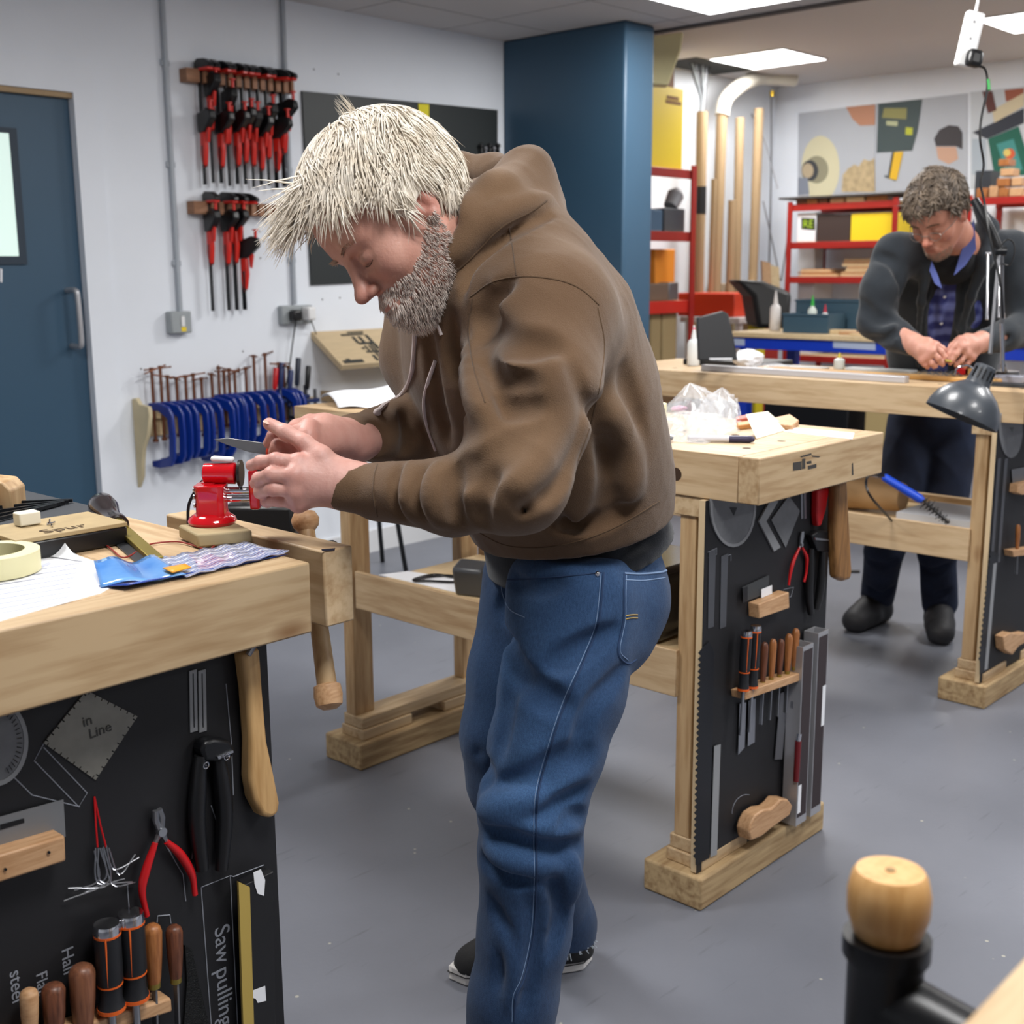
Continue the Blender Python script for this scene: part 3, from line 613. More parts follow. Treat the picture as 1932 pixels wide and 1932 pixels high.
# ---- near left bench panel
Y = 1.32; Pl = ('y', Y-.0006)
o = flat('protractor', circ(-16, 1398, 66, 36, 84), Pl, .004, GREYT); tag(o, 'large round grey protractor cut by the left edge, under the near bench top', 'protractor')
flat('rim', circ(-16, 1398, 66, 36, 84), Pl, .0006, GREYL, o, lift=.0042, hole=circ(-16, 1398, 58, 36, 75))
tk = MB()
for i in range(16):
    a = -1.1+i*.14; c, s = math.cos(a), math.sin(a)
    tk.tube([ony(-16+44*c, 1398+57*s, Y)-Vector((0,.006,0)), ony(-16+53*c, 1398+69*s, Y)-Vector((0,.006,0))], .0005, 4)
tk.build('scale_marks', BLKP, o)
A_, B_, C_, D_ = (162,1302), (258,1351), (179,1471), (81,1401)
def notched(pq_, n=8, d=5):
    out = []
    for k in range(4):
        p, q = Vector(pq_[k]), Vector(pq_[(k+1) % 4]); u = (q-p); nn = Vector((-u.y, u.x)).normalized()*d
        for i in range(n):
            a, b, c, e = (p+u*((i+f)/n) for f in (.0, .4, .55, .85)); 
            out += [tuple(a), tuple(b), tuple(b+nn), tuple(c+nn), tuple(c)]
    return out
o = flat('gauge_plate', notched([A_, B_, C_, D_]), Pl, .002, mat('brushed_gauge', '#8a8880', .45, .2, noise=.15, nscale=50)); tag(o, 'diamond shaped metal plate with notched edges on the near bench panel', 'gauge')
text('in\n Line', ony(157, 1372, Y-.0032), (1, 0, .1), (0, 0, 1), .018, mat('etched_text', '#4a4a48', .8), o)
for i, x in enumerate((363, 380)):
    o = flat('steel_rule', [(x-7,1266),(x+7,1262),(x+9,1378),(x-5,1382)], Pl, .0015, GREYL); tag(o, 'short steel rule, %s of the pair hanging under the near bench top' % ('left', 'right')[i], 'ruler')
    flat('slot', [(x-1,1270),(x+1,1270),(x+3,1372),(x+1,1372)], Pl, .0002, BLKM, o, lift=.0016)
cutters(dict(c=(395,1400), jaw=[(362,1408),(366,1392),(385,1386),(415,1390),(426,1404),(420,1424),(395,1430),(368,1428)], edge=[(389,1418),(418,1406),(419,1410),(391,1423)], grips=[[(378,1425),(374,1480),(372,1550),(382,1640)], [(410,1422),(418,1470),(424,1540),(418,1640)]]), Y, 'large black end cutters hanging left of the pale wooden club', 1.15)
ey = MB()
for x, y in ((389,1444),(428,1428)):
    p = py(x, y, Y, .03); ey.cyl(ony(x-6, y, Y), p, .0012, n=8); ey.tube([p+Vector((.004*math.cos(a), 0, .004*math.sin(a))) for a in [i*PI/5 for i in range(11)]], .001, 6)
o = ey.build('screw_eyes', CHROME, None, smooth=True); tag(o, 'pair of bright screw eyes holding the large black cutters', 'hook')
club([(437,1226),(470,1214),(476,1300),(484,1390),(497,1450),(508,1505),(505,1526),(490,1535),(474,1530),(458,1500),(451,1460),(452,1390),(446,1300)], 1.318, 'pale wooden club hanging at the right edge of the near bench panel', wood('club_pale', '#cfa873', '#b38a55', 2, .45, knots=False, scale=1.5))
MB().cyl(ony(468,1236,1.29), ony(480,1216,1.29), .004, n=8).build('hinge', STEEL, b1)
bl = thing('card_holder', 'beech block with two screws holding a metal card at the left edge', 'holder', ony(40, 1640, Y))
flat('block', [(-30,1600),(100,1562),(102,1610),(-30,1652)], Pl, .03, BEECH, bl, bevel=.003)
flat('screw', circ(10, 1640, 3, 8), ('y', Y-.032), .001, BLKM, bl); flat('screw', circ(92, 1608, 3, 8), ('y', Y-.032), .001, BLKM, bl)
o = flat('scraper_card', [(-20,1546),(119,1508),(123,1578),(-20,1612)], ('y', Y-.004), .001, mat('steel_card', '#85878a', .4, .4)); tag(o, 'grey metal card with a dark slot standing in the beech block at the left edge', 'card')
flat('slot', [(0,1556),(45,1544),(46,1552),(0,1566)], ('y', Y-.0055), .0003, BLKM, o)
t = thing('wire_bundle', 'bundle of bent steel wires hanging from a red cord on the near bench panel', 'wire', ony(185, 1510, Y))
MB().tube([py(178,1503,Y,.001), py(181,1560,Y,.006), py(184,1598,Y,.008)], .0012, 6).tube([py(178,1503,Y,.001), py(190,1560,Y,.006), py(200,1598,Y,.008)], .0012, 6).build('cord', REDP, t)
wb = MB()
for a, b, c in [((185,1600),(190,1662),(250,1664)), ((195,1598),(205,1662),(120,1700)), ((200,1595),(215,1640),(262,1618)), ((178,1605),(186,1660),(140,1680)), ((192,1600),(212,1668),(255,1665)), ((188,1600),(200,1655),(150,1690)), ((205,1600),(225,1650),(255,1612)), ((180,1600),(184,1665),(235,1658)), ((196,1600),(206,1668),(128,1676))]:
    wb.tube(smoothpts([py(*a, Y, .008), py(*b, Y, .012), py(*c, Y, .006)], 5), .0011, 6)
wb.build('wires', STEEL, t, smooth=True)
pliers(((297,1528), (303,1568), [(293,1590),(276,1640),(268,1680),(277,1728)], [(314,1588),(340,1612),(362,1650),(368,1688)], .0085), Y, 'red handled end nippers open on the near bench panel', REDP, off=.01)
SGN = 1
screwdriver(201, 1742, 1905, .0165, Y, 'left black and orange screwdriver with chrome cap on the near bench', .1, 'black and orange screwdrivers')
screwdriver(246, 1722, 1885, .0165, Y-.001, 'right black and orange screwdriver with chrome cap on the near bench', .1, 'black and orange screwdrivers')
for i, (x, a, b, r, m, L_) in enumerate([(54,1866,1960,.011, BEECH, 'pale'), (100,1856,1960,.014, DARKW, 'dark brown'), (154,1820,1950,.016, wood('reddish_handle', '#8a5a40', '#6b4230', 2, .4, knots=False, scale=4), 'stout brown'), (287,1744,1860,.012, MIDW, 'honey brown'), (328,1746,1850,.011, DARKW, 'dark red brown')]):
    woodtool(x, a, b, r, Y, m, 'file with %s wooden handle, %s of the five at the bottom left' % (L_, ORD[i]), .12, 'wooden handled files on the near bench', 4, DSTEEL, .025)
rl = flat('tool_rail', [(-20,1960),(300,1866),(302,1892),(-20,1990)], Pl, .03, BEECH, None, bevel=.003); tag(rl, 'notched beech rail holding the near screwdrivers at the bottom left', 'rail')
o = flat('rasp_strip', [(346,1782),(360,1790),(372,1850),(392,1932),(384,1990),(340,1990),(350,1850)], Pl, .004, mat('perforated_black', '#1d1e1f', .5, .3, noise=.9, nscale=300, bump=1, bscale=500)); tag(o, 'black perforated rasp hanging next to the file handles at the bottom left', 'rasp')
t = thing('saw_sheath', 'black saw sheath with yellow edge and torn tape at the bottom left', 'sheath', ony(495, 1932, Y))
flat('board', [(447,1660),(500,1636),(505,1990),(455,1990)], ('y', Y-.002), .02, mat('black_sheath', '#141417', .5), t, bevel=.001)
flat('edge_strip', [(447,1662),(468,1672),(478,1990),(458,1990)], ('y', Y-.0235), .004, mat('yellow_strip', '#b39a4e', .6), t)
flat('tape', [(478,1646),(492,1640),(500,1660),(498,1690),(486,1686),(480,1668)], ('y', Y-.023), .0004, PAPER, t)
flat('tape', [(468,1872),(500,1860),(502,1888),(486,1892),(482,1884),(468,1880)], ('y', Y-.023), .0004, PAPER, t)
ct = b1
chalk([[(82,1403),(64,1435),(148,1522),(164,1496),(82,1410)], [(14,1455),(60,1500),(150,1522)], [(379,1674),(434,1652),(448,1932)], [(379,1674),(398,1932)], [(434,1652),(440,1654),(497,1632)], [(296,1740),(297,1728),(320,1726),(322,1742)], [(365,1440),(372,1500),(366,1560),(362,1620)], [(398,1520),(412,1560),(416,1620)], [(426,1290),(436,1400),(440,1500)], [(310,1590),(345,1650),(350,1700)], [(240,1670),(243,1712)]], Y, ct, 'chalk_outline', .0008)
dn = (0, 0, -1)
for s, x, y, sz in (('Saw', 405, 1752, .034), ('pulling', 408, 1830, .034), ('steel', 18, 1835, .022), ('Flat', 68, 1838, .02), ('Half', 116, 1792, .022), ('Nip', 366, 1500, .016)):
    text(s, ony(x, y, Y-.0004), dn, (1, 0, 0), sz, CHALK, ct, ext=.0002)
# ---- far right bench panel
Y = 1.425; Pl = ('y', Y-.0006)
o = flat('protractor', circ(1906, 810, 22, 24, 54), Pl, .003, GREYT); tag(o, 'round grey protractor on the far right bench panel, below the desk lamp', 'protractor')
flat('pointer', [(1902,806),(1911,806),(1907,815)], Pl, .0005, BLKM, o, lift=.0034)
for i, x in enumerate((1885, 1898)):
    o = flat('steel_rule', [(x-3,866),(x+3,864),(x-12,1060),(x-17,1062)], Pl, .0012, mat('grey_rule', '#54565c', .5, .3)); tag(o, '%s narrow dull rule on the far right bench panel' % ('left', 'right')[i], 'ruler')
bl = flat('card_holder', [(1905,912),(1945,902),(1945,925),(1912,932),(1903,928)], Pl, .028, BEECH, None, bevel=.002); tag(bl, 'small beech card block on the far right bench panel', 'holder')
o = flat('scraper_card', [(1908,886),(1950,878),(1950,906),(1910,914)], ('y', Y-.003), .001, DSTEEL); tag(o, 'grey scraper card in the block on the far right bench panel', 'card')
woodtool(1921, 990, 1038, .008, Y, MIDW, 'brown handled file in the rail of the far right bench', .08, 'wooden handled files on the far bench', -2)
rl = flat('tool_rail', [(1893,1036),(1950,1028),(1950,1042),(1895,1048)], Pl, .03, BEECH, None, bevel=.002); tag(rl, 'beech tool rail on the far right bench panel', 'rail')
o = flat('steel_rule', [(1874,1064),(1880,1062),(1863,1262),(1857,1264)], ('y', Y-.003), .0012, GREYL); tag(o, 'long steel rule standing at the foot of the far right bench panel', 'ruler')
o = MB().prism([ony(x, y, 1.423) for x, y in [(1876,1198),(1890,1190),(1905,1193),(1920,1190),(1926,1205),(1905,1216),(1893,1232),(1878,1222)]], (0, -.03, 0)).build('curved_block', BEECH, None, bevel=.003); tag(o, 'small S shaped wooden block low on the far right bench panel', 'block')
pts = [(1872,1040)]
for k in range(20): y = 1045+k*10.4; xx = 1868-(y-1045)*.1; pts += [(xx-3, y), (xx, y+5)]
pts += [(1848,1272),(1860,1266),(1884,1045)]
o = flat('tenon_saw_blade', pts, ('y', Y-.002), .0012, mat('black_blade', '#24262b', .4, .5)); tag(o, 'long black toothed saw blade at the left edge of the far right bench panel', 'saw')
# ================================================================ things on the left wall
PW = ('y', WYP-.0005)
for i, (px_, lab) in enumerate(([(303, 0), (311, 120), (322, 300), (340, 588)], 'grey conduit running down the wall between the door and the clamp racks'), ([(532, 12), (540, 160), (547, 400), (556, 574)], 'grey conduit running down behind the man\'s forehead')) if False else enumerate([([(303, 0), (311, 120), (322, 300), (340, 588)], 'grey conduit running down the wall between the door and the clamp racks'), ([(532, 12), (540, 160), (547, 400), (556, 574)], 'grey conduit running down the wall behind the man\'s forehead')]):
    a = ony(*px_[0], WYP-.014); b = ony(*px_[-1], WYP-.014); a = Vector((b.x, a.y, CZ))
    t = thing('conduit', lab, 'conduit', b)
    MB().cyl(a, b, .0105, n=12).build('pipe', mat('pale_conduit', '#a9b0b8', .4), t, smooth=True)
    for k in (.25, .55, .85):
        p = a.lerp(b, k); MB().box((p.x-.02, WYP-.012, p.z-.012), (p.x+.02, WYP-.001, p.z+.012)).build('saddle', mat('pale_conduit', '#a9b0b8', .4), t, bevel=.003)
a, b = ony(321, 588, WYP-.04), ony(362, 628, WYP-.04)
t = thing('switch_box', 'grey metal switch box with a yellow sticker at the foot of the left conduit', 'switch', (a.x+.05, WYP, b.z))
MB().box((a.x, WYP-.045, b.z), (b.x, WYP-.001, a.z)).build('box', GREYP, t, bevel=.006)
MB().box((a.x+.045, WYP-.05, b.z+.028), (a.x+.062, WYP-.0452, b.z+.07)).build('rocker', WHITEP, t, bevel=.002)
MB().box((a.x+.045, WYP-.0465, b.z+.008), (a.x+.068, WYP-.0455, b.z+.026)).build('sticker', YELLOW, t)
a, b = ony(533, 577, WYP-.04), ony(590, 610, WYP-.04)
t = thing('socket_outlet', 'grey metal double wall socket with two plugs beside the man\'s chin', 'socket', (a.x+.08, WYP, b.z))
MB().box((a.x, WYP-.038, b.z), (b.x+.005, WYP-.001, a.z)).build('box', GREYP, t, bevel=.006)
c1 = Vector((a.x+.055, WYP-.06, (a.z+b.z)/2-.002)); c2 = Vector((a.x+.125, WYP-.066, (a.z+b.z)/2+.005))
k1 = MB().cbox(c1, (.05, .042, .05)).build('black_plug', BLKP, None, bevel=.012, seg=3); tag(k1, 'black plug in the left side of the double wall socket', 'plug')
k2 = MB().cbox(c2, (.045, .055, .06)).build('white_charger', WHITEP, None, bevel=.01, seg=3); tag(k2, 'white charger block in the right side of the double wall socket', 'charger')
MB().tube(smoothpts([c1-Vector((0, 0, .025)), ony(553, 640, WYP-.05), ony(545, 700, WYP-.06), ony(537, 740, WYP-.07)], 6), .0032, 8).build('lead', BLKP, k1, smooth=True)
MB().tube(smoothpts([c2-Vector((-.01, 0, .03)), ony(592, 618, WYP-.03), ony(600, 640, WYP-.02)], 6), .0025, 8).build('lead', BLKP, k2, smooth=True)
# ---- trigger clamps on two notched rails
def rail(xa, za, xb, zb, label, n, x0n):
    t = thing('clamp_rail', label, 'rail', ((xa+xb)/2, WYP, za))
    m = MB(); e = .052; th = .062; rr = lambda x: za+(zb-za)*(x-xa)/(xb-xa)
    def blk(x1, x2, yb=WYP-.001, yf=WYP-.055):
        m.add([(x1, yf, rr(x1)-e), (x2, yf, rr(x2)-e), (x2, yf, rr(x2)), (x1, yf, rr(x1)), (x1, yb, rr(x1)-e), (x2, yb, rr(x2)-e), (x2, yb, rr(x2)), (x1, yb, rr(x1))], [(0,1,2,3),(7,6,5,4),(0,4,5,1),(1,5,6,2),(2,6,7,3),(3,7,4,0)])
    blk(xa, xb, WYP-.001, WYP-.02); xs = [x0n+.0405*i for i in range(n)]; prev = xa
    for x in xs+[xb+.008]:
        blk(prev, min(x-.008, xb), WYP-.02); prev = x+.008
    m.build('notched_board', mat('rail_beech', '#a5785a', .6, noise=.25, nscale=12, stretch=(1, 1, 8)), t, bevel=.0015); return xs, rr
xs, rr = rail(2.915, 2.178, 3.452, 2.178, 'upper notched beech rail full of trigger clamps', 12, 2.985)
RTR = mat('red_trigger', '#cf2418', .35)
def tclamp(x, zt, L, drop, label, grp, turn=0, pad=True):
    """a bar hung by its fixed jaw; the sliding head sits 'drop' below the rail"""
    t = thing('trigger_clamp', label, 'clamp', (x, WYP-.035, zt-L), grp)
    yb = WYP-.038
    c, s = math.cos(turn), math.sin(turn); F = Vector((s*1.0, -c, 0)); S = Vector((c, s, 0))
    O = Vector((x, yb, 0))
    MB().cbox(O+Vector((0, 0, zt-L/2)), (.006, .018, L), (S, F, Vector((0, 0, 1)))).build('bar', BLKM, t)
    j = MB()
    j.prism([O+F*a+S*-.013+Vector((0, 0, zt+b)) for a, b in ((-.02, -.002), (-.02, .03), (.0, .042), (.05, .038), (.085, .02), (.09, .004), (.03, .0))], S*.026).build('fixed_jaw', BLKP, t, bevel=.004)
    MB().cbox(O+F*.045+Vector((0, 0, zt-.001)), (.028, .07, .012), (S, F, Vector((0, 0, 1)))).build('jaw_trim', RTR, t, bevel=.003)
    z = zt-drop
    j = MB(); j.prism([O+F*a+S*-.016+Vector((0, 0, z+b)) for a, b in ((-.015, .0), (-.015, .045), (.02, .05), (.05, .062), (.08, .05), (.085, .02), (.05, -.012), (.03, -.03), (-.012, -.035))], S*.032).build('sliding_head', BLKP, t, bevel=.006)
    g = MB().prism([O+F*a+S*-.011+Vector((0, 0, z+b)) for a, b in ((-.006, -.03), (.026, -.03), (.028, -.10), (.018, -.16), (.002, -.175), (-.008, -.12))], S*.022).build('grip', RTR, t, bevel=.006)
    MB().prism([O+F*a+S*-.0118+Vector((0, 0, z+b)) for a, b in ((.0, -.085), (.016, -.08), (.014, -.165), (.003, -.172))], S*.0236).build('grip_pad', BLKP, g, bevel=.004)
    MB().prism([O+F*a+S*-.006+Vector((0, 0, z+b)) for a, b in ((.03, -.01), (.055, -.015), (.044, -.075), (.034, -.07))], S*.012).build('trigger', RTR, t, bevel=.003)
    if pad:
        MB().cyl(O+F*.066+Vector((0, 0, z+.055)), O+F*.066+Vector((0, 0, z+.085)), .007, n=10).cyl(O+F*.066+Vector((0, 0, z+.085)), O+F*.066+Vector((0, 0, z+.09)), .014, n=12).build('pad', RTR, t, smooth=True)
    return t
spec = [.215, .07, .215, .12, .205, .19, .20, .215, .165, .215, .14, .08]
for i, x in enumerate(xs[:11]):
    tclamp(x, 2.178, .455-(.01 if i % 3 else 0), spec[i], 'black and red trigger clamp, %s from the left on the upper rail' % ORD[i], 'trigger clamps on the upper rail', turn=random.uniform(-.15, .35)+(.4 if i > 8 else 0))
xs, rr = rail(2.915, 1.655, 3.45, 1.655, 'lower notched beech rail with four trigger clamps and empty notches', 12, 2.99)
for i, (k, dr_) in enumerate(((0, .09), (2, .09), (3, .085), (4, .2))):
    tclamp(xs[k], 1.655, .45, dr_, 'black and red trigger clamp, %s from the left on the lower rail' % ORD[i], 'trigger clamps on the lower rail', turn=.5 if i == 3 else random.uniform(-.1, .3))
# ---- black board
o = flat('wall_panel', [(567,172),(936,208),(936,520),(585,538)], PW, .012, mat('black_pinboard', '#24292a', .5), bevel=.001); tag(o, 'black tool board on the wall behind the man\'s head', 'board')
o2 = flat('price_tag', [(789,196),(809,197),(809,222),(790,221)], ('y', WYP-.0135), .002, mat('yellow_label', '#e5d81d', .5)); tag(o2, 'small yellow tag on the top edge of the black wall board', 'tag')
t = thing('tool_bunch', 'bunch of black handled tools hanging at the right edge of the black board', 'tools', ony(925, 300, WYP-.03))
for k in range(5):
    p = ony(908+k*8, 275+k % 2*5, WYP-.03); MB().cyl(p, p+Vector((.01, -.005, -.13)), .007, .005, n=8).ball(tuple(p), .013, 10, 6).build('handle', (BLKP, DSTEEL)[k % 2], t, smooth=True)
o = MB().cyl(ony(965, 268, WYP-.004), ony(957, 298, WYP-.02), .003, n=8).build('wall_hook', DSTEEL, None, smooth=True); tag(o, 'thin bent metal hook on the wall left of the blue pillar', 'hook')
# ---- G clamps on a wooden bracket
br = thing('clamp_bracket', 'pale plywood bracket holding the blue G clamps on the wall', 'bracket', (2.62, WYP, .5))
f = [(WYP-.001, .86), (WYP-.03, .865), (WYP-.055, .84), (WYP-.12, .835), (WYP-.125, .80), (WYP-.10, .72), (WYP-.06, .66), (WYP-.045, .60), (WYP-.035, .54), (WYP-.001, .49)]
MB().prism([(2.605, y, z) for y, z in f], (.018, 0, 0)).build('end_cheek', mat('pale_ply', '#cdbf9c', .7, noise=.1, nscale=10), br, bevel=.002)
MB().box((2.6235, WYP-.018, .70), (3.50, WYP-.001, .80)).build('back_board', PLAIN, br)
MB().box((2.6235, WYP-.045, .775), (3.50, WYP-.0185, .80)).build('support_strip', PLAIN, br)
def gclamp(x, h, sc, up, label, turn, zt=.84):
    t = thing('g_clamp', label, 'clamp', (x, WYP-.05, zt-h), 'blue G clamps on the plywood bracket')
    c, s = math.cos(turn), math.sin(turn); F = Vector((s, -c, 0)); S = Vector((c, s, 0)); O = Vector((x, WYP-.047, 0)); w_ = .016
    P = lambda a, z: O+F*a+S*(-w_/2)+Vector((0, 0, z))
    d = .105*sc
    prof = [(-.022, zt), (.03, zt+.004), (d-.02, zt-.012), (d, zt-.045), (d+.004, zt-h*.5), (d, zt-h+.045), (d-.02, zt-h+.012), (.02, zt-h), (-.018, zt-h+.004), (-.018, zt-h+.03), (.012, zt-h+.035), (d-.032, zt-h+.05), (d-.026, zt-h*.5), (d-.03, zt-.06), (.03, zt-.032), (-.022, zt-.028)]
    MB().prism([P(a, z) for a, z in prof], S*w_).build('frame', BLUEP, t, bevel=.005, seg=3)
    sp = O+F*.004; top = sp+Vector((0, 0, zt+up)); bot = sp+Vector((0, 0, zt-h*.55))
    q = MB().cyl(bot, top, .0065, n=10).cyl(top-Vector((0, 0, .012)), top, .0095, n=10).cyl(bot-Vector((0, 0, .012)), bot, .012, n=12).build('screw', BRONZE, t, smooth=True)
    a = random.uniform(-.9, .9)+turn; dd = Vector((math.cos(a), math.sin(a)*.8, random.uniform(-.25, .25))).normalized()
    off = random.uniform(-.03, .03); c_ = top-Vector((0, 0, .006))+dd*off
    MB().cyl(c_-dd*.055, c_+dd*.055, .0032, n=8).ball(tuple(c_-dd*.055), .0045, 8, 5).ball(tuple(c_+dd*.055), .0045, 8, 5).build('tommy_bar', BRONZE, q, smooth=True)
xg = [2.672, 2.712, 2.742, 2.785, 2.828, 2.866, 2.905, 2.955, 2.992, 3.018, 3.044, 3.072, 3.13, 3.175, 3.235, 3.305, 3.335, 3.36]
ug = [.145, .15, .11, .10, .105, .11, .09, .105, .12, .105, .11, .10, .11, .16, .165, .12, .11, .10]
for i, x in enumerate(xg):
    gclamp(x, [.27, .265, .26, .25, .25, .245][i % 6] if i < 8 else .235, 1.0 if i < 8 else .9, ug[i], 'blue G clamp with bronze screw, %s from the left on the plywood bracket' % ORD[i], .35+random.uniform(-.1, .2), .84 if i < 8 else .85)
# ---- bar clamps right of the G clamps
for i, (x, yt, yb_, m, L_) in enumerate([(521, 694, 735, REDP, 'red'), (532, 684, 735, mat('navy_handle', '#1c2c5c', .4), 'navy blue'), (549, 698, 742, mat('navy_handle', '#1c2c5c', .4), 'short navy blue'), (563, 675, 728, mat('dark_navy', '#1b2436', .4), 'tall dark blue'), (582, 690, 735, BLKP, 'black')]):
    o_ = .05+.012*i; a, b = ony(x, yt, WYP-o_), ony(x-3, yb_, WYP-o_)
    t = thing('bar_clamp', 'bar clamp with %s handle standing up right of the blue G clamps' % L_, 'clamp', b, 'bar clamps beside the G clamps')
    MB().lathe(a, b-a, [(0, .010), (.004, .0125), ((b-a).length*.9, .0115), ((b-a).length, .008)], 12).build('handle', m, t, smooth=True)
    MB().cyl(b, b-Vector((0, 0, .06)), .004, n=8).build('spindle', STEEL, t)
    MB().cbox(b+Vector((.02, -.01, -.05)), (.075, .02, .018)).build('jaw', mat('navy_handle', '#1c2c5c', .4), t, bevel=.003)
    MB().cbox(b+Vector((.045, .0, -.13)), (.008, .016, .26)).build('bar', DSTEEL, t)
# ---- sloping display board and the tray below
def slab(pts, th, m, name, label, cat):
    n = (pts[1]-pts[0]).cross(pts[3]-pts[0]).normalized(); n = n if n.z > 0 else -n
    o = MB().prism(pts, -n*th).build(name, m, None, bevel=.002); tag(o, label, cat); return o, n
ya, yb_ = WYP-.002, 4.30
A1, B1 = ony(603, 625, ya), ony(645, 689, yb_); A1.x = min(A1.x, B1.x+.02)
A2 = A1+Vector((.75, 0, 0)); B2 = B1+Vector((.75, 0, 0))
ds, n_ = slab([A1, A2, B2, B1], .028, mat('maple_ply', '#cbb48f', .6, noise=.12, nscale=9, stretch=(1, 8, 1)), 'display_board', 'sloping plywood board with black stencilled lettering on the wall', 'board')
U = (A2-A1).normalized(); V_ = (B1-A1)
sm = MB(); Sx = lambda u, v: A1+U*(u*.62+.01)+V_*v+n_*.0012
for u0, v0, u1, v1 in [(.30,.07,.46,.11),(.22,.13,.44,.18),(.30,.22,.33,.42),(.44,.18,.47,.62),(.31,.40,.45,.46),(.36,.22,.39,.40),(.34,.50,.36,.72),(.38,.50,.40,.9),(.41,.46,.43,.75),(.30,.55,.33,.6),(.31,.66,.47,.71),(.33,.78,.36,.95),(.42,.78,.48,.84),(.40,.86,.47,.9),(.02,.88,.21,.97),(.06,.84,.10,.88)]:
    sm.prism([Sx(u0, v0), Sx(u1, v0), Sx(u1, v1), Sx(u0, v1)], n_*.0004)
sm.build('stencil_lettering', mat('black_stencil', '#33332f', .8), ds)
sw = MB()
for k in range(9): sw.prism([Sx(.025+k*.02, .9), Sx(.035+k*.02, .9), Sx(.040+k*.02, .95), Sx(.03+k*.02, .95)], n_*.0003)
for o_ in (.0,): pass
sw.build('letter_gaps', PLAIN, ds)
pz = ony(605, 737, WYP-.002)
tr_ = thing('wall_tray', 'shallow wooden tray with slats on the wall under the stencilled board', 'tray', pz)
xt = pz.x; zt = pz.z
MB().box((xt, WYP-.20, zt-.05), (xt+.7, WYP-.19, zt)).box((xt, WYP-.19, zt-.05), (xt+.012, WYP-.002, zt)).box((xt+.0125, WYP-.1895, zt-.05), (xt+.7, WYP-.002, zt-.04)).build('tray_box', mat('tray_wood', '#a58a66', .6, noise=.1, nscale=8), tr_)
for k in range(3): MB().box((xt+.03+k*.22, WYP-.18, zt-.0395), (xt+.22+k*.22, WYP-.02, zt-.028)).build('slat', PLAIN, tr_, bevel=.002)

# ================================================================ things on the near left bench (top z = 1.0)
Z = 1.0
t = flat('paper_sheet', [(-60,1190),(-60,1075),(40,1038),(75,1018),(95,1006),(118,1030),(150,1050),(232,1078),(226,1100),(190,1120),(80,1150)], ('z', Z), .0008, PAPER); tag(t, 'large white printed sheet lying at the front left of the near bench', 'paper')
ln = MB()
for k in range(9):
    y = 1072+k*9; ln.prism([onz(x, yy, Z+.001) for x, yy in [(-10, y+14), (150-k*3, y-10), (150-k*3, y-9), (-10, y+15.5)]], (0, 0, .0002))
ln.prism([onz(x, yy, Z+.001) for x, yy in [(72,1068),(92,1060),(97,1064),(76,1072)]], (0, 0, .0002))
ln.build('printed_lines', mat('grey_print', '#a9adc4', .8), t)
# curled corner of a second sheet
P0, P1, P2, P3 = onz(60, 1045, Z+.002), onz(160, 1060, Z+.002), onz(120, 1030, Z+.012), onz(92, 1003, Z+.03)
vs = []; fs = []
for i in range(8):
    for j in range(8):
        a = P0.lerp(P1, i/7); b = P3.lerp(P2, i/7); p = a.lerp(b, j/7); p.z = Z+.0022+.018*(j/7)**2; vs.append(p)
for i in range(7):
    for j in range(7): fs.append((i*8+j, i*8+j+1, (i+1)*8+j+1, (i+1)*8+j))
o = MB().add(vs, fs).build('paper_sheet', PAPER, None, smooth=True); o.modifiers.new('s', 'SOLIDIFY').thickness = .0006; tag(o, 'curled corner of a white sheet behind the roll of masking tape', 'paper')
cc = onz(-14, 1082, Z); cc = cc+Vector((0, 0, 0))
o = MB().lathe(cc+Vector((0, 0, .002)), (0, 0, 1), [(0, .040), (0, .056), (.001, .058), (.027, .058), (.028, .056), (.028, .040), (0, .040)], 48).build('tape_roll', mat('masking_tape', '#d9d3a8', .6), None, smooth=True); tag(o, 'roll of cream masking tape at the left edge of the near bench', 'tape')
# packet
def strip_mat():
    m = mat('blade_packet', '#9bb6e6', .12, coat=.5); nt = m.node_tree; L = nt.links.new; b = nt.nodes['Principled BSDF']
    wv = nt.nodes.new('ShaderNodeTexWave'); wv.inputs['Scale'].default_value = 17; wv.inputs['Distortion'].default_value = 1.2; wv.inputs['Detail'].default_value = 1.0
    mp = nt.nodes.new('ShaderNodeMapping'); ed = onz(546, 1047, Z)-onz(352, 1094, Z); mp.inputs['Rotation'].default_value = (0, 0, -math.atan2(ed.y, ed.x)); mp.inputs['Scale'].default_value = (1, 1, 1); tc = nt.nodes['Texture Coordinate']; L(tc.outputs['Object'], mp.inputs[0])
    wv.bands_direction = 'Y'; L(mp.outputs[0], wv.inputs['Vector']); r = nt.nodes.new('ShaderNodeValToRGB')
    e = r.color_ramp.elements; e[0].position = 0; e[0].color = lin('#4f5f94'); e[1].position = 1; e[1].color = lin('#e6ecf6')
    for p, c in ((.3, '#e0e6f2'), (.45, '#7a7294'), (.6, '#5f8fd8'), (.8, '#938aa4')): q = e.new(p); q.color = lin(c)
    L(wv.outputs['Fac'], r.inputs[0]); L(r.outputs[0], b.inputs['Base Color']); return m
pk = thing('blade_packet', 'blue and striped plastic packet of blades on the front edge of the near bench', 'packet', onz(370, 1070, Z))
def sheet(name, fn, m, parent, nx=16, ny=8, th=.0012):
    vs = [fn(i/nx, j/ny) for i in range(nx+1) for j in range(ny+1)]; fs = [(i*(ny+1)+j, i*(ny+1)+j+1, (i+1)*(ny+1)+j+1, (i+1)*(ny+1)+j) for i in range(nx) for j in range(ny)]
    o = MB().add(vs, fs).build(name, m, parent, smooth=True); so = o.modifiers.new('s', 'SOLIDIFY'); so.thickness = th; so.offset = 0; return o
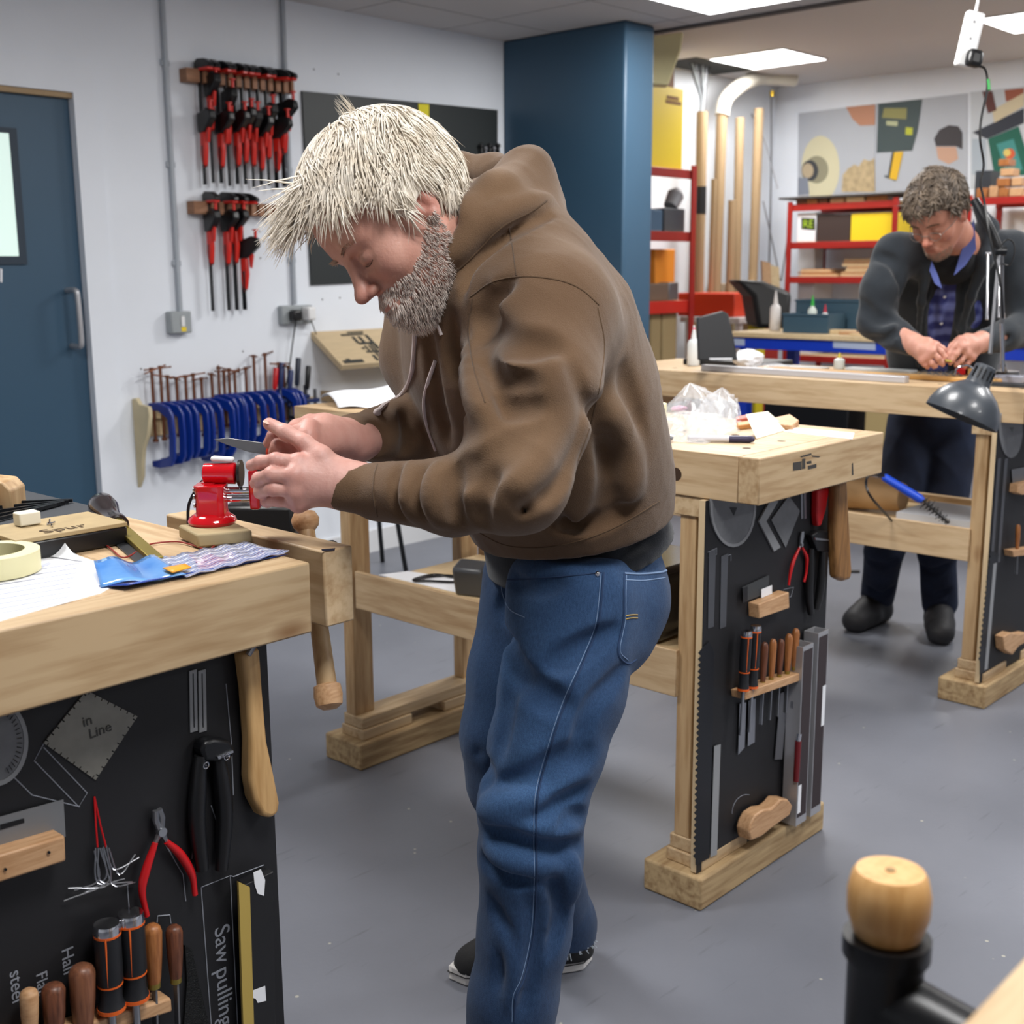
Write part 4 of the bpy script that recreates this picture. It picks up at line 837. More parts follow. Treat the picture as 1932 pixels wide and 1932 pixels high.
def quadfn(a, b, c, d, z0, zf):
    A, B, C2_, D2 = [onz(*p, Z) for p in (a, b, c, d)]
    def f(u, v): p = (A.lerp(B, u)).lerp(D2.lerp(C2_, u), v); p.z = Z+z0+zf(u, v); return p
    return f
sheet('striped_blades', quadfn((290,1062), (455,1028), (546,1047), (352,1094), .003, lambda u, v: .003*math.sin(u*14+v*3)**2), strip_mat(), pk)
sheet('blue_flap', quadfn((178,1080), (292,1062), (352,1094), (190,1112), .003, lambda u, v: .012*(1-v)*(1-u)**2+.008*math.sin(u*5)**2*(1-.5*v)), mat('blue_film', '#3f7fd0', .1, coat=.6, col2='#79aee8', noise=.3, nscale=14), pk)
sheet('blue_edge', quadfn((186,1108), (352,1090), (546,1047), (240,1116), .0015, lambda u, v: .006*v*(1-u)), mat('deep_blue_film', '#1f45a5', .2, coat=.5), pk)
sheet('orange_label', quadfn((308,1088), (350,1080), (362,1087), (326,1097), .010, lambda u, v: .001), mat('orange_label', '#e9a22d', .4), pk, 4, 3)
# gent's saw
sw_ = thing('gents_saw', 'small saw with dark turned handle and brass spine lying on the near bench', 'saw', onz(240, 1020, Z))
h0, h1 = onz(188, 950, Z+.024), onz(222, 992, Z+.014); h0 = dep(187, 948, (h0-CO).dot(FW)); hd = (h1-h0).normalized()
hl = (h1-h0).length
MB().lathe(h0, hd, [(-.004, .006), (.0, .014), (hl*.15, .0205), (hl*.32, .021), (hl*.55, .0155), (hl*.75, .0135), (hl*.9, .0165), (hl*1.0, .0165), (hl*1.02, .0135)], 24).build('handle', mat('ebonised_wood', '#241b1c', .22, coat=.4), sw_, smooth=True)
MB().lathe(h0+hd*hl*1.02, hd, [(0, .0118), (.02, .011), (.021, .008)], 20).build('ferrule', BRASS, sw_, smooth=True)
s0, s1 = onz(224, 992, Z+.012), onz(296, 1056, Z+.005)
MB().bar(s0, s1, .018, .007, up=(0, 0, 1)).build('brass_spine', BRASS, sw_, bevel=.001)
bl = [onz(190, 1003, Z+.0015), onz(214, 991, Z+.004), onz(290, 1057, Z+.004), onz(258, 1063, Z+.0012)]
MB().prism(bl, (0, 0, .0009)).build('blade', mat('saw_steel', '#55575b', .35, .8), sw_)
o = MB().tube(smoothpts([onz(x, y, Z+.003) for x, y in [(160, 1002), (205, 1032), (235, 1052), (275, 1030), (300, 1024), (335, 1022), (362, 1028), (392, 1037), (404, 1030), (419, 1022)]], 6), .0012, 8).build('red_wire', mat('red_wire', '#8e2a24', .5), None, smooth=True); tag(o, 'thin red wire curling across the near bench top', 'wire')
# engraved board on a black case
zb = 1.032
q = [onz(x, y, zb) for x, y in [(-40, 996), (166, 964), (240, 984), (29, 1019)]]; q[0] = q[3]+(q[1]-q[2]); 
o = MB().prism([p-Vector((0, 0, .0005)) for p in q], (0, 0, -.006)).build('engraved_board', mat('light_board', '#b09a72', .6, noise=.15, nscale=30), None, bevel=.001); tag(o, 'thin pale wooden board with burnt lettering lying on a black case', 'board')
u = (q[2]-q[3]).normalized(); vv = (q[1]-q[2]).normalized()
text('Spur', q[3]+u*.045+vv*.012-Vector((0, 0, .0003)), u, vv, .034, mat('burnt_mark', '#4a3a26', .9), o)
o = MB().prism([p-Vector((0, 0, .0066)) for p in q], (0, 0, -.0244)).build('black_case', BLKP, None, bevel=.003); tag(o, 'flat black case under the engraved board on the near bench', 'case')
ex = onz(52, 990, zb)
o = MB().cbox(ex+Vector((0, 0, .0095)), (.03, .022, .018), (u, vv, Vector((0, 0, 1)))).build('white_eraser', mat('eraser', '#e8e4d2', .7), None, bevel=.002); tag(o, 'small white eraser on the engraved board', 'eraser')
cr = MB()
for k in range(4): p = onz(88+k*5, 990-k % 2*4, zb+.0015); cr.cyl(p, p+Vector((.012*math.cos(k), .012*math.sin(k*2), .002)), .0012, n=6)
o = cr.build('screws', CHROME); tag(o, 'tiny pile of bright screws beside the eraser', 'screws')
o = MB().prism([onz(x, y, Z+.0005) for x, y in [(-40, 915), (28, 925), (168, 958), (188, 975), (90, 985), (-40, 1000)]], (0, 0, .004)).build('black_mat', mat('rubber_mat', '#3a3d42', .55), None); tag(o, 'dark rubber mat at the back of the near bench', 'mat')
for k in range(5):
    a, b = onz(-30, 986-k*9, Z+.009), onz(105+k*8, 952-k*2, Z+.009)
    o = MB().bar(a, b, .006, .005).build('square_file', mat('file_steel', '#2b2e33', .4, .6, noise=.5, nscale=400), None); tag(o, 'dark square file on the rubber mat, %s from the front' % ORD[k], 'file', 'files on the rubber mat')
wb_ = [onz(x, y, 1.0045) for x, y in [(-60, 975), (22, 962), (20, 940), (-60, 945)]]
pz_ = onz(-30, 966, 1.0045)
pr = [Vector((p[0], p[1], 0)) for p in []]
a0 = onz(23, 962, 1.0045); r3 = RT.copy(); r3.z = 0; r3.normalize(); b3 = Vector((FW.x, FW.y, 0)).normalized()
o = MB().prism([a0+Vector((0,0,0)), a0+Vector((0,0,.030)), a0-r3*.012+Vector((0,0,.044)), a0-r3*.12+Vector((0,0,.056)), a0-r3*.12], b3*.06).build('wood_block', WZ, None, bevel=.003); tag(o, 'pale chamfered wooden block at the left edge of the near bench', 'block')
# small red vise on a board
rv = thing('mini_vise', 'small glossy red metal vise on a wooden base plate', 'vise', onz(400, 1000, 1.0))
bq = [onz(x, y, 1.021) for x, y in [(336, 990), (372, 1009), (476, 1000), (452, 978)]]; bq = [bq[0], bq[1], bq[2], bq[0]+(bq[2]-bq[1])]
MB().prism(bq, (0, 0, -.0185)).build('base_plate', mat('old_ply', '#b29f78', .7, noise=.2, nscale=15), rv, bevel=.003)
MB().prism([onz(x, y, 1.002) for x, y in [(372, 1012), (470, 1004), (470, 1030), (440, 1022)]], (0, 0, -.02)).build('packing_block', DARKW, rv)
vc = onz(401, 987, 1.0215)
ch_, cv_ = r3, b3
MB().lathe(vc, (0, 0, 1), [(0, .032), (.004, .034), (.009, .032), (.013, .026), (.016, .022)], 32).build('base', REDPAINT, rv, smooth=True)
sec = [(-.020, -.014), (-.015, -.021), (.015, -.021), (.021, -.014), (.021, .014), (.015, .021), (-.015, .021), (-.020, .014)]
bd = MB()
def secring(z, k): return [vc+ch_*(a*k)+cv_*(b*k)+Vector((0, 0, z)) for a, b in sec]
rings = [secring(.012, 1.05), secring(.018, .96), secring(.045, .96), secring(.052, 1.02), secring(.056, 1.05)]
vs = [p for r in rings for p in r]; fs = [(i*8+k, i*8+(k+1) % 8, (i+1)*8+(k+1) % 8, (i+1)*8+k) for i in range(4) for k in range(8)]+[tuple(range(8)), tuple(range(39, 31, -1))]
bd.add(vs, fs).build('body', REDPAINT, rv, bevel=.0015, smooth=True)
hh = MB()
for z in (.05, .04, .028): hh.cyl(vc-ch_*.0195-cv_*.012+Vector((0, 0, z)), vc-ch_*.0215-cv_*.012+Vector((0, 0, z)), .0035, n=10)
hh.build('adjusting_holes', STEEL, rv)
bc = vc+Vector((0, 0, .069))+cv_*.012
MB().lathe(bc-ch_*.012, ch_, [(0, .010), (.002, .0145), (.045, .0155), (.047, .012)], 24).lathe(bc-ch_*.004-Vector((0, 0, .012)), (0, 0, -1), [(0, .012), (.01, .014)], 16).build('barrel', REDPAINT, rv, smooth=True)
fj = bc+ch_*.036
MB().lathe(fj, ch_, [(0, .013), (.002, .019), (.006, .019), (.006, .012)], 24).build('fixed_jaw', mat('dark_jaw', '#3a3633', .35, .7), rv, smooth=True)
mjc = bc+ch_*.053-Vector((0, 0, .006))
MB().prism([mjc+cv_*a+Vector((0, 0, b)) for a, b in ((-.012, .012), (.012, .012), (.014, -.01), (.01, -.045), (-.01, -.045), (-.014, -.01))], ch_*.014).build('moving_jaw', REDPAINT, rv, bevel=.003)
MB().lathe(mjc+ch_*.0145+Vector((0, 0, .004)), ch_, [(0, .018), (.005, .019), (.007, .013)], 24).build('jaw_plate', mat('dark_jaw', '#3a3633', .35, .7), rv, smooth=True)
MB().cyl(bc+ch_*.01-Vector((0, 0, .025)), bc+ch_*.068-Vector((0, 0, .025)), .0055, n=14).cyl(bc+ch_*.01-Vector((0, 0, .036)), bc+ch_*.053-Vector((0, 0, .036)), .005, n=14).cyl(bc+ch_*.068-Vector((0, 0, .025)), bc+ch_*.074-Vector((0, 0, .025)), .009, n=14).build('guide_screw', CHROME, rv, smooth=True)
o = MB().bar(bc+ch_*.0+Vector((0, 0, .0215)), bc+ch_*.032+Vector((0, 0, .0195)), .014, .007).build('white_clip', WHITEP, None, bevel=.003); tag(o, 'small white clip resting on the barrel of the red vise', 'clip')
wl_ = [dep(x, y, 1.86) for x, y in [(355, 988), (355, 962), (360, 942), (378, 912), (400, 896), (425, 893), (440, 900)]]
o = MB().tube(smoothpts(wl_, 5), .0024, 8).build('cable', BLKM, None, smooth=True); tag(o, 'thin black cable looping up behind the red vise', 'cable')
# dark case on a thin stand beyond the vise, by the wall
KD = 3.0; cc_ = dep(497, 988, KD); st = thing('equipment_case', 'dark case with a clip on a single post, seen past the red vise', 'case', (cc_.x, cc_.y, 0))
pp_ = cc_-r3*.085; MB().cyl((pp_.x, pp_.y, .01), (pp_.x, pp_.y, cc_.z-.056), .012, n=12).build('post', BLKM, st, smooth=True); MB().box((pp_.x-.05, pp_.y-.05, 0), (pp_.x+.05, pp_.y+.05, .01)).build('foot_plate', BLKM, st)
MB().cbox(cc_, (.17, .10, .11), (r3, b3, Vector((0, 0, 1)))).build('body', BLKP, st, bevel=.012)
MB().cbox(cc_-r3*.04-b3*.02+Vector((0, 0, .0635)), (.015, .012, .015), (r3, b3, Vector((0, 0, 1)))).build('clip', CHROME, st)
stn = thing('folding_stand', 'thin black legged stand near the wall, seen between the benches', 'stand', onz(763, 1077, 0))
f1 = onz(766, 1078, 0); t1 = f1+Vector((-.10, .05, .75)); f2 = onz(612, 1140, 0); f2 = Vector((f1.x-.62, f1.y+.05, 0)); t2 = f2+Vector((.1, -.05, .75))
for a, b in ((f1, t1), (f2, t2), (f1+Vector((.05, .22, 0)), t1+Vector((0, .06, 0))), (f2+Vector((.0, .0, 0))+Vector((0, .2, 0)), t2+Vector((0, .06, 0)))): MB().cyl(a, b, .011, n=8).build('leg', BLKM, stn, smooth=True)
MB().box((min(t1.x, t2.x)-.02, min(t1.y, t2.y)-.02, .751), (max(t1.x, t2.x)+.02, max(t1.y, t2.y)+.07, .765)).build('seat_board', BLKM, stn)

# ================================================================ things on the middle bench
o = sheet('paper_roll', quadfn((606,752), (760,728), (760,770), (640,772), .004, lambda u, v: .02*math.sin(min(1, v*1.1)*PI)**.6*(1 if v < .95 else .3)+.004*math.sin(u*8)), PAPER, None, 16, 12, .001); tag(o, 'loosely rolled large white paper at the far end of the middle bench', 'paper')
def crumple(c, r, seed, m, name, label, cat, flat_=.7, n=3, amp=.35, sub=3):
    import bmesh
    bm = bmesh.new(); bmesh.ops.create_icosphere(bm, subdivisions=sub, radius=1)
    rg = np.random.default_rng(seed); K = rg.normal(size=(10, 3))*2.2; ph = rg.uniform(0, 6, 10)
    P = np.array([v.co[:] for v in bm.verts]); F_ = [[v.index for v in f.verts] for f in bm.faces]; bm.free()
    d = sum(np.abs(np.sin(P@K[i]+ph[i])) for i in range(10))/10-.6
    P = P*(1+amp*d[:, None]*2); P[:, 2] *= flat_; P = P*np.array(r)+np.array(c); zmin = P[:, 2].min()
    P[:, 2] += c[2]-zmin
    o = MB().add([tuple(p) for p in P], F_).build(name, m, None, smooth=False); tag(o, label, cat); return o
BAG = mat('clear_bag', '#f4f6fa', .12, spec=.6); nt = BAG.node_tree; BAG.node_tree.nodes['Principled BSDF'].inputs['Alpha'].default_value = .3; BAG.node_tree.nodes['Principled BSDF'].inputs['Roughness'].default_value = .15
def bagcone(name, label, base_px, apex_px, D_off, seed):
    """a stiff clear bag: a crumpled tent with its open top pinched upward"""
    rg = np.random.default_rng(seed); B = [onz(x, y, Z+.002) for x, y in base_px]; cen = sum(B, Vector())/len(B); ap = dep(*apex_px, (cen-CO).dot(FW)+D_off)
    n = 30; m_ = 9; vs = []; fs = []
    L_ = [ (B[k].lerp(B[(k+1) % len(B)], f)) for k in range(len(B)) for f in np.linspace(0, 1, n//len(B), endpoint=False)]; n = len(L_)
    for j in range(m_+1):
        v = j/m_
        for i in range(n):
            p = L_[i].lerp(ap, v**1.1); w_ = (1-v)*v*4
            p = p+(L_[i]-cen)*(.12*w_)+Vector(rg.normal(size=3))*.0035*w_; p.z = max(p.z, Z+.001); vs.append(p)
    fs = [(j*n+i, j*n+(i+1) % n, (j+1)*n+(i+1) % n, (j+1)*n+i) for j in range(m_) for i in range(n)]
    o = MB().add(vs, fs).build(name, BAG, None, smooth=False); tag(o, label, 'plastic bag', 'clear plastic bags on the middle bench'); return o
bagcone('plastic_bag', 'taller clear plastic bag with a pointed top, left of the pair on the middle bench', [(1238,805),(1300,835),(1380,812),(1390,770),(1300,762)], (1302,722), .03, 1)
bagcone('plastic_bag', 'lower clear plastic bag with a pointed top, right of the pair on the middle bench', [(1300,790),(1350,812),(1400,800),(1395,765),(1330,760)], (1362,731), .08, 2)
bagcone('plastic_bag', 'flattened clear plastic bag spilling to the front of the bag heap', [(1228,800),(1262,832),(1330,838),(1398,812),(1360,785),(1290,780)], (1290,778), .0, 5)
for i, (x, y, r_, m, lab) in enumerate([(1282,765,.02, mat('pink_part', '#b06a8c', .5), 'small pink part inside the plastic bags'), (1345,782,.022, mat('olive_part', '#5d6a4a', .5), 'dark green part inside the plastic bags'), (1258,820,.014, mat('grey_part', '#6a6c70', .4, .5), 'small metal part under the front of the plastic bags')]):
    crumple(tuple(onz(x, y+12, Z+.003)), (r_*1.3, r_, r_*.6), 11+i, m, 'small_part', lab, 'part', sub=2)
o = MB().box((0,0,0),(0,0,0)) if False else None
t = thing('marker_pen', 'white marker pen with dark purple cap lying in front of the plastic bags', 'pen', onz(1360, 828, Z))
a, b = onz(1297, 827, Z+.008), onz(1424, 829, Z+.008); d = (b-a).normalized(); L_ = (b-a).length
MB().lathe(a, d, [(0, .004), (.003, .0068), (L_*.62, .0075)], 16).build('barrel', mat('pen_grey', '#cfcfd6', .3), t, smooth=True)
MB().lathe(a+d*L_*.62, d, [(0, .0078), (L_*.3, .0078), (L_*.36, .006), (L_*.38, .003)], 16).build('cap', mat('purple_cap', '#2d2748', .4), t, smooth=True)
tg_ = thing('card_tag', 'folded white card tag standing on the middle bench', 'card', onz(1440, 820, Z))
A1_, A2_ = onz(1427, 828, Z+.001), onz(1482, 812, Z+.001); ap1 = dep(1407, 782, (A1_-CO).dot(FW)+.04); ap2 = dep(1449, 776, (A2_-CO).dot(FW)+.04)
nn_ = Vector((.7, .7, 0))*.001
MB().prism([A1_, A2_, ap2, ap1], nn_).build('front_leaf', mat('cream_card', '#ece6d0', .7), tg_, bevel=.0003)
MB().prism([ap1+nn_*2, ap2+nn_*2, A2_+Vector((.08, .05, 0)), A1_+Vector((.08, .05, 0))], nn_).build('rear_leaf', mat('cream_card', '#ece6d0', .7), tg_)
hc = A1_.lerp(ap1, .72).lerp(A2_.lerp(ap2, .72), .45); MB().cbox(hc-nn_, (.016, .001, .006), ((A2_-A1_).normalized(), nn_.normalized(), (ap1-A1_).normalized())).build('hang_hole', mat('dark_hole', '#2a2723', .9), tg_)
o = flat('paper_sheet', [(1478,815),(1500,808),(1612,818),(1608,829),(1575,826)], ('z', Z), .0015, PAPER); tag(o, 'white card lying flat near the right edge of the middle bench', 'card')
o = flat('wood_offcut', [(1455,798),(1490,790),(1507,802),(1495,812),(1470,810)], ('z', Z), .012, BEECH, None, bevel=.002); tag(o, 'thin reddish wood offcut behind the card tag', 'offcut')
for i, q in enumerate([[(1390,806),(1420,802),(1424,808),(1392,812)], [(1388,795),(1412,790),(1416,796),(1390,801)]]):
    o = flat('pencil_box', q, ('z', Z), .012, (mat('orange_wood', '#c28a52', .5), mat('dull_red', '#a84834', .5))[i], None, bevel=.002); tag(o, ('small orange wooden strip beside the bags', 'small red strip behind the orange wooden strip')[i], 'strip')
tp_ = MB().lathe(onz(1222, 800, Z), (0, 0, 1), [(0, .02), (0, .045), (.05, .045), (.05, .02), (0, .02)], 32).build('tape_roll', mat('cream_tape', '#dcd8b4', .6), None, smooth=True); tag(tp_, 'cream roll partly hidden by the man in the hoodie', 'tape')
# shelf of the middle bench
S = .5305
o = flat('paper_sheet', [(715,1085),(770,1078),(905,1098),(905,1122),(860,1118)], ('z', S), .001, PAPER); tag(o, 'white paper on the lower shelf of the middle bench', 'paper')
cb = [onz(x, y, S+.006) for x, y in [(783,1094),(810,1088),(850,1086),(885,1096),(850,1098),(810,1096),(785,1096),(783,1092),(820,1084),(870,1088),(905,1070)]]
o = MB().tube(smoothpts(cb, 5), .0035, 8).build('cable', BLKP, None, smooth=True); tag(o, 'black cable loops on the lower shelf of the middle bench', 'cable')
c_ = onz(892, 1122, S+.001); o = MB().cbox(c_+Vector((0, 0, .045)), (.06, .09, .09), (Vector((.9, .3, .3)).normalized(), Vector((-.3, .95, 0)), Vector((-.25, -.1, .9)))).build('grey_gadget', mat('grey_gadget', '#44464a', .4), None, bevel=.01); tag(o, 'small dark grey gadget half hidden beside the jeans', 'gadget')
tb = thing('tool_bag', 'glossy black tool bag on the lower shelf right of the jeans', 'bag', (2.3, 1.68, S))
MB().box((2.15, 1.56, S+.001), (2.45, 1.80, S+.17)).build('body', mat('black_gloss_bag', '#131214', .15), tb, bevel=.03, seg=4)
MB().tube(smoothpts([(2.15, 1.62, S+.16), (2.13, 1.63, S+.22), (2.13, 1.72, S+.22), (2.15, 1.74, S+.16)], 5), .006, 8).build('handle', BLKP, tb, smooth=True)

# ================================================================ things on the far bench
def bottle(name, label, base, h, r, m, tipm=None, tip=.35, cat='bottle'):
    t = thing(name, label, cat, base); base = Vector(base)
    MB().lathe(base+Vector((0, 0, .0005)), (0, 0, 1), [(0, r*.9), (.004, r), (h*.55, r), (h*.62, r*.8), (h*.66, r*.45), (h*.7, r*.4)], 24).build('body', m, t, smooth=True)
    MB().lathe(base+Vector((0, 0, h*.7)), (0, 0, 1), [(0, r*.42), (h*.05, r*.38), (h*.3, r*.12)], 16).build('nozzle', tipm or m, t, smooth=True); return t
bottle('glue_bottle', 'white squeeze bottle with pink nozzle tip at the left end of the far bench', onz(1308, 690, Z), .155, .024, mat('milky_plastic', '#dfe3e4', .35))
tb_ = onz(1308, 690, Z); o = MB().lathe(tb_+Vector((0, 0, .155*.9)), (0, 0, 1), [(0, .006), (.016, .002)], 10).build('nozzle_cap', mat('pink_tip', '#e0356e', .4), bpy.data.objects['glue_bottle'], smooth=True)
crumple(tuple(onz(1412, 696, Z+.001)), (.07, .05, .045), 3, PAPER, 'crumpled_tissue', 'crumpled white tissue beside the black monitor on the far bench', 'tissue', .8)
o = crumple(tuple(onz(1450, 698, Z+.001)), (.09, .06, .02), 4, BAG, 'cling_film', 'scrap of clear film right of the crumpled tissue', 'film', .6)
mo = thing('laptop', 'dark laptop stand with folded back screen at the left of the far bench', 'laptop', onz(1350, 690, Z))
c0, c1_ = dep(1312, 688, 4.30), dep(1395, 686, 4.30)
MB().prism([dep(x, y, 4.35) for x, y in [(1333,680),(1392,680),(1385,640),(1374,592),(1364,587),(1330,596),(1316,600),(1318,680)]], b3*.03).build('screen', mat('laptop_black', '#17181c', .45), mo, bevel=.004)
MB().box((3.98, 2.42, Z+.0005), (4.2, 2.78, Z+.022)).build('base', mat('laptop_black', '#17181c', .45), mo, bevel=.004)
MB().cbox(dep(1360, 677, 4.3), (.08, .005, .006), (r3, b3, Vector((0, 0, 1)))).build('white_label', PAPER, mo)
st_ = [onz(x, y, Z) for x, y in [(1352,693),(1424,694),(1727,710),(1727,721)]]
a, b = onz(1352, 696, Z), onz(1727, 720, Z); a.x = 3.765; b.x = 3.765; a.y = 2.62
o = MB().box((3.765, b.y, Z+.0005), (3.80, 2.55, Z+.022)).build('straight_edge', mat('levelling_beam', '#c3c3c8', .35, .3), None, bevel=.002); tag(o, 'long pale levelling beam along the front edge of the far bench', 'straight edge')
o = MB().box((3.90, 1.52, Z+.0005), (3.955, 2.4, Z+.016)).build('guitar_neck', mat('honey_wood', '#c99a58', .4, noise=.2, nscale=5, stretch=(6, 1, 1)), None, bevel=.004); tag(o, 'long honey coloured wooden neck blank behind the levelling beam', 'neck')
bottle('small_jar', 'small clear pot with yellow lid standing behind the neck blank', Vector((4.15, 2.2, Z)), .06, .02, mat('jar_clear', '#cdd2cf', .2), mat('yellow_cap', '#c5b13a', .4), cat='jar')
o = MB().box((3.84, 1.40, Z+.0005), (3.90, 1.62, Z+.01)).build('dark_ruler', mat('dark_tool', '#3a3f45', .4, .4), None); tag(o, 'dark steel tool lying right of the levelling beam', 'tool')
cl = MB()
for k in range(5): cl.tube(smoothpts([onz(1730+k*14, 708+k % 2*5, Z+.004), onz(1745+k*14, 700, Z+.01), onz(1765+k*13, 712, Z+.005)], 4), .002, 6)
o = cl.build('small_cables', DSTEEL); tag(o, 'tangle of thin grey leads behind the lamp shade', 'cable')
for i, (x, y, w_, m, lab) in enumerate([(1905,722,.09, mat('lav_box', '#8a8c98', .5), 'low grey box at the right end of the far bench'), (1890,700,.06, mat('honey_wood', '#c99a58', .4), 'small honey coloured block behind the lamp post'), (1925,690,.05, REDP, 'red tool end at the right edge on the far bench')]):
    p = onz(x, y, Z); p.x = min(p.x, 4.2); o = MB().cbox(p+Vector((0, 0, .0125)), (w_, .05, .022), (Vector((0, -1, 0)), Vector((1, 0, 0)), Vector((0, 0, 1)))).build('bench_box', m, None, bevel=.003); tag(o, lab, 'box')
bk = MB()
for k in range(2): bk.box((4.02+k*.08, 2.2-k*.3, Z+.0005), (4.08+k*.08, 2.45-k*.3, Z+.012))
o = bk.build('clear_tray', mat('pale_tray', '#b9bdbf', .3), None, bevel=.002); tag(o, 'pale trays on the far side of the far bench', 'tray')
# desk lamp
DL = 3.45
LG = mat('lamp_grey', '#3f444b', .35, coat=.2)
dl = thing('desk_lamp', 'grey spring arm desk lamp with its shade hanging over the far bench', 'lamp', dep(1890, 735, DL+.25))
el = dep(1886, 474, DL); nk = dep(1868, 668, DL); 
sa = dep(1862, 690, DL); sd = (dep(1812, 790, DL+.022)-sa).normalized()
sh = MB(); prof = [(0, .022), (.004, .030), (.05, .034), (.058, .036), (.068, .05), (.085, .072), (.11, .092), (.14, .103), (.16, .105)]
inn = [(h_, max(r_-.002, .001)) for h_, r_ in prof[::-1]]
a_, b_, d_ = frame(sd); vs = []; N_ = 40
for h_, r_ in prof+inn:
    for k in range(N_): t_ = 2*PI*k/N_; vs.append(sa+d_*(h_ if (h_, r_) in prof else h_-.0)+(a_*math.cos(t_)+b_*math.sin(t_))*r_)
M_ = len(prof+inn); sh.add(vs, [(i*N_+k, i*N_+(k+1) % N_, (i+1)*N_+(k+1) % N_, (i+1)*N_+k) for i in range(M_-1) for k in range(N_)]+[tuple(range(N_))])
so = sh.build('shade', LG, dl, smooth=True)
sl = MB()
for k in range(5):
    t_ = 1.9+k*.45; c_ = a_*math.cos(t_)+b_*math.sin(t_); sl.cbox(sa+d_*.028+c_*.0335, (.004, .004, .03), (c_, c_.cross(d_).normalized(), d_))
sl.build('vent_slots', BLKP, so)
MB().ball(tuple(sa+d_*.09), (.028, .028, .036), ax=(a_, b_, d_)).build('bulb', mat('frosted_bulb', '#d8d8dc', .3), dl, smooth=True)
MB().bar(el, nk, .010, .010).build('square_arm', DSTEEL, dl, bevel=.002)
for dx, x2, y2 in ((-12, 1862, 603), (9, 1884, 600)): MB().cyl(dep(1866+dx+10, 480, DL), dep(x2, y2, DL), .0045, n=10).cyl(dep(1866+dx+10, 478, DL)-r3*.008, dep(1866+dx+10, 478, DL)+r3*.008, .004, n=8).build('spring_rod', CHROME, dl, smooth=True)
MB().cyl(dep(1889, 610, DL+.04), dep(1892, 700, DL+.1), .0045, n=10).build('lower_rod', CHROME, dl, smooth=True)
bs = onz(1896, 712, Z+.001); MB().cyl(bs, bs+Vector((0, 0, .022)), .045, n=28).cyl(bs+Vector((0, 0, .0221)), dep(1892, 690, DL+.1), .008, n=12).build('base', LG, dl, smooth=True)
MB().cyl(dep(1892, 695, DL+.1), el+r3*.006, .006, n=10).build('post', DSTEEL, dl, smooth=True)
MB().cyl(el-r3*.016, el+r3*.016, .013, n=14).build('elbow', BLKM, dl, smooth=True)
MB().tube(smoothpts([el, dep(1874, 445, DL), dep(1858, 412, DL), dep(1839, 378, DL+.02)], 5), [.013]*16, 10).build('upper_arm', BLKM, dl, smooth=True)
MB().tube(smoothpts([dep(1885, 468, DL-.02), dep(1900, 452, DL-.03), dep(1912, 458, DL-.03), dep(1914, 478, DL-.03), dep(1905, 500, DL-.02), dep(1892, 498, DL)], 5), .0022, 8).build('lead', BLKP, dl, smooth=True)
MB().tube(smoothpts([dep(1802, 706, DL-.03), dep(1806, 695, DL-.06), dep(1825, 689, DL-.07), dep(1836, 696, DL-.05)], 5), .0025, 8).build('chrome_loop', CHROME, dl, smooth=True)
# hanging extension strip
DS = 3.45
es = thing('socket_strip', 'white socket strip hanging on a cord from the ceiling', 'socket', dep(1828, 75, DS))
s0_, s1_ = dep(1841, 22, DS), dep(1817, 128, DS); sdir = (s1_-s0_).normalized()
MB().cbox((s0_+s1_)/2, ((s1_-s0_).length*.98, .05, .032), (sdir, sdir.cross(b3).normalized(), b3)).build('body', WHITEP, es, bevel=.006)
for k in (.2, .5): MB().cyl(s0_.lerp(s1_, k)-b3*.017-r3*.003, s0_.lerp(s1_, k)-b3*.0175-r3*.003, .003, n=8).build('screw', DSTEEL, es)
top_ = Vector((s0_.x, s0_.y, CZ)); MB().tube([s0_-sdir*.0, s0_-sdir*.03, top_], .005, 8).build('cord', WHITEP, es, smooth=True)
pc = dep(1838, 110, DS-.035); pl_ = MB().cbox(pc, (.05, .045, .04), (sdir, sdir.cross(b3).normalized(), b3)).build('black_plug', BLKP, None, bevel=.014, seg=3); tag(pl_, 'black plug in the hanging white socket strip', 'plug')
cbl = [pc+Vector((0, 0, -.02)), dep(1858, 130, DS-.03), dep(1863, 165, DS-.03), dep(1852, 220, DS-.02), dep(1849, 260, DS-.02), dep(1856, 310, DS), dep(1850, 345, DS), dep(1858, 385, DS), dep(1866, 440, DS-.03), dep(1880, 500, DS-.03), dep(1889, 545, DS-.03), dep(1892, 600, DS)]
cbo = MB().tube(smoothpts(cbl, 6), .0035, 8).build('lead', BLKP, pl_, smooth=True)
MB().tube([dep(1864, 150, DS-.03), dep(1866, 170, DS-.03)], .0055, 8).build('green_tag', mat('green_tape', '#3fa353', .5), cbo, smooth=True)
# shelf of the far bench
o = MB().box((3.84, 1.52, S+.001), (4.1, 1.80, S+.03)).build('white_sheet_stack', mat('grey_white_sheets', '#b9bcc2', .6), None); tag(o, 'stack of grey white sheets on the far bench shelf behind the blue tool', 'paper')
o = MB().lathe((3.93, 2.03, S+.065), (0, -1, 0), [(0, .06), (.01, .064), (.2, .05), (.21, .046)], 24).build('cardboard_tube', mat('kraft', '#a98860', .8), None, smooth=True); tag(o, 'short wide kraft cardboard tube lying on the far bench shelf', 'tube')
bt_ = thing('blue_handled_brush', 'bright blue handled wire brush leaning on the far bench stretcher', 'brush', dep(1745, 950, 4.0))
dz = lambda x, y, z: (z-CH)/ray(x, y).z
C3 = dep(1790, 988, dz(1790, 988, .562)); B3 = dep(1742, 945, dz(1790, 988, .562)+.03); A3 = dep(1666, 899, dz(1790, 988, .562)+.08)
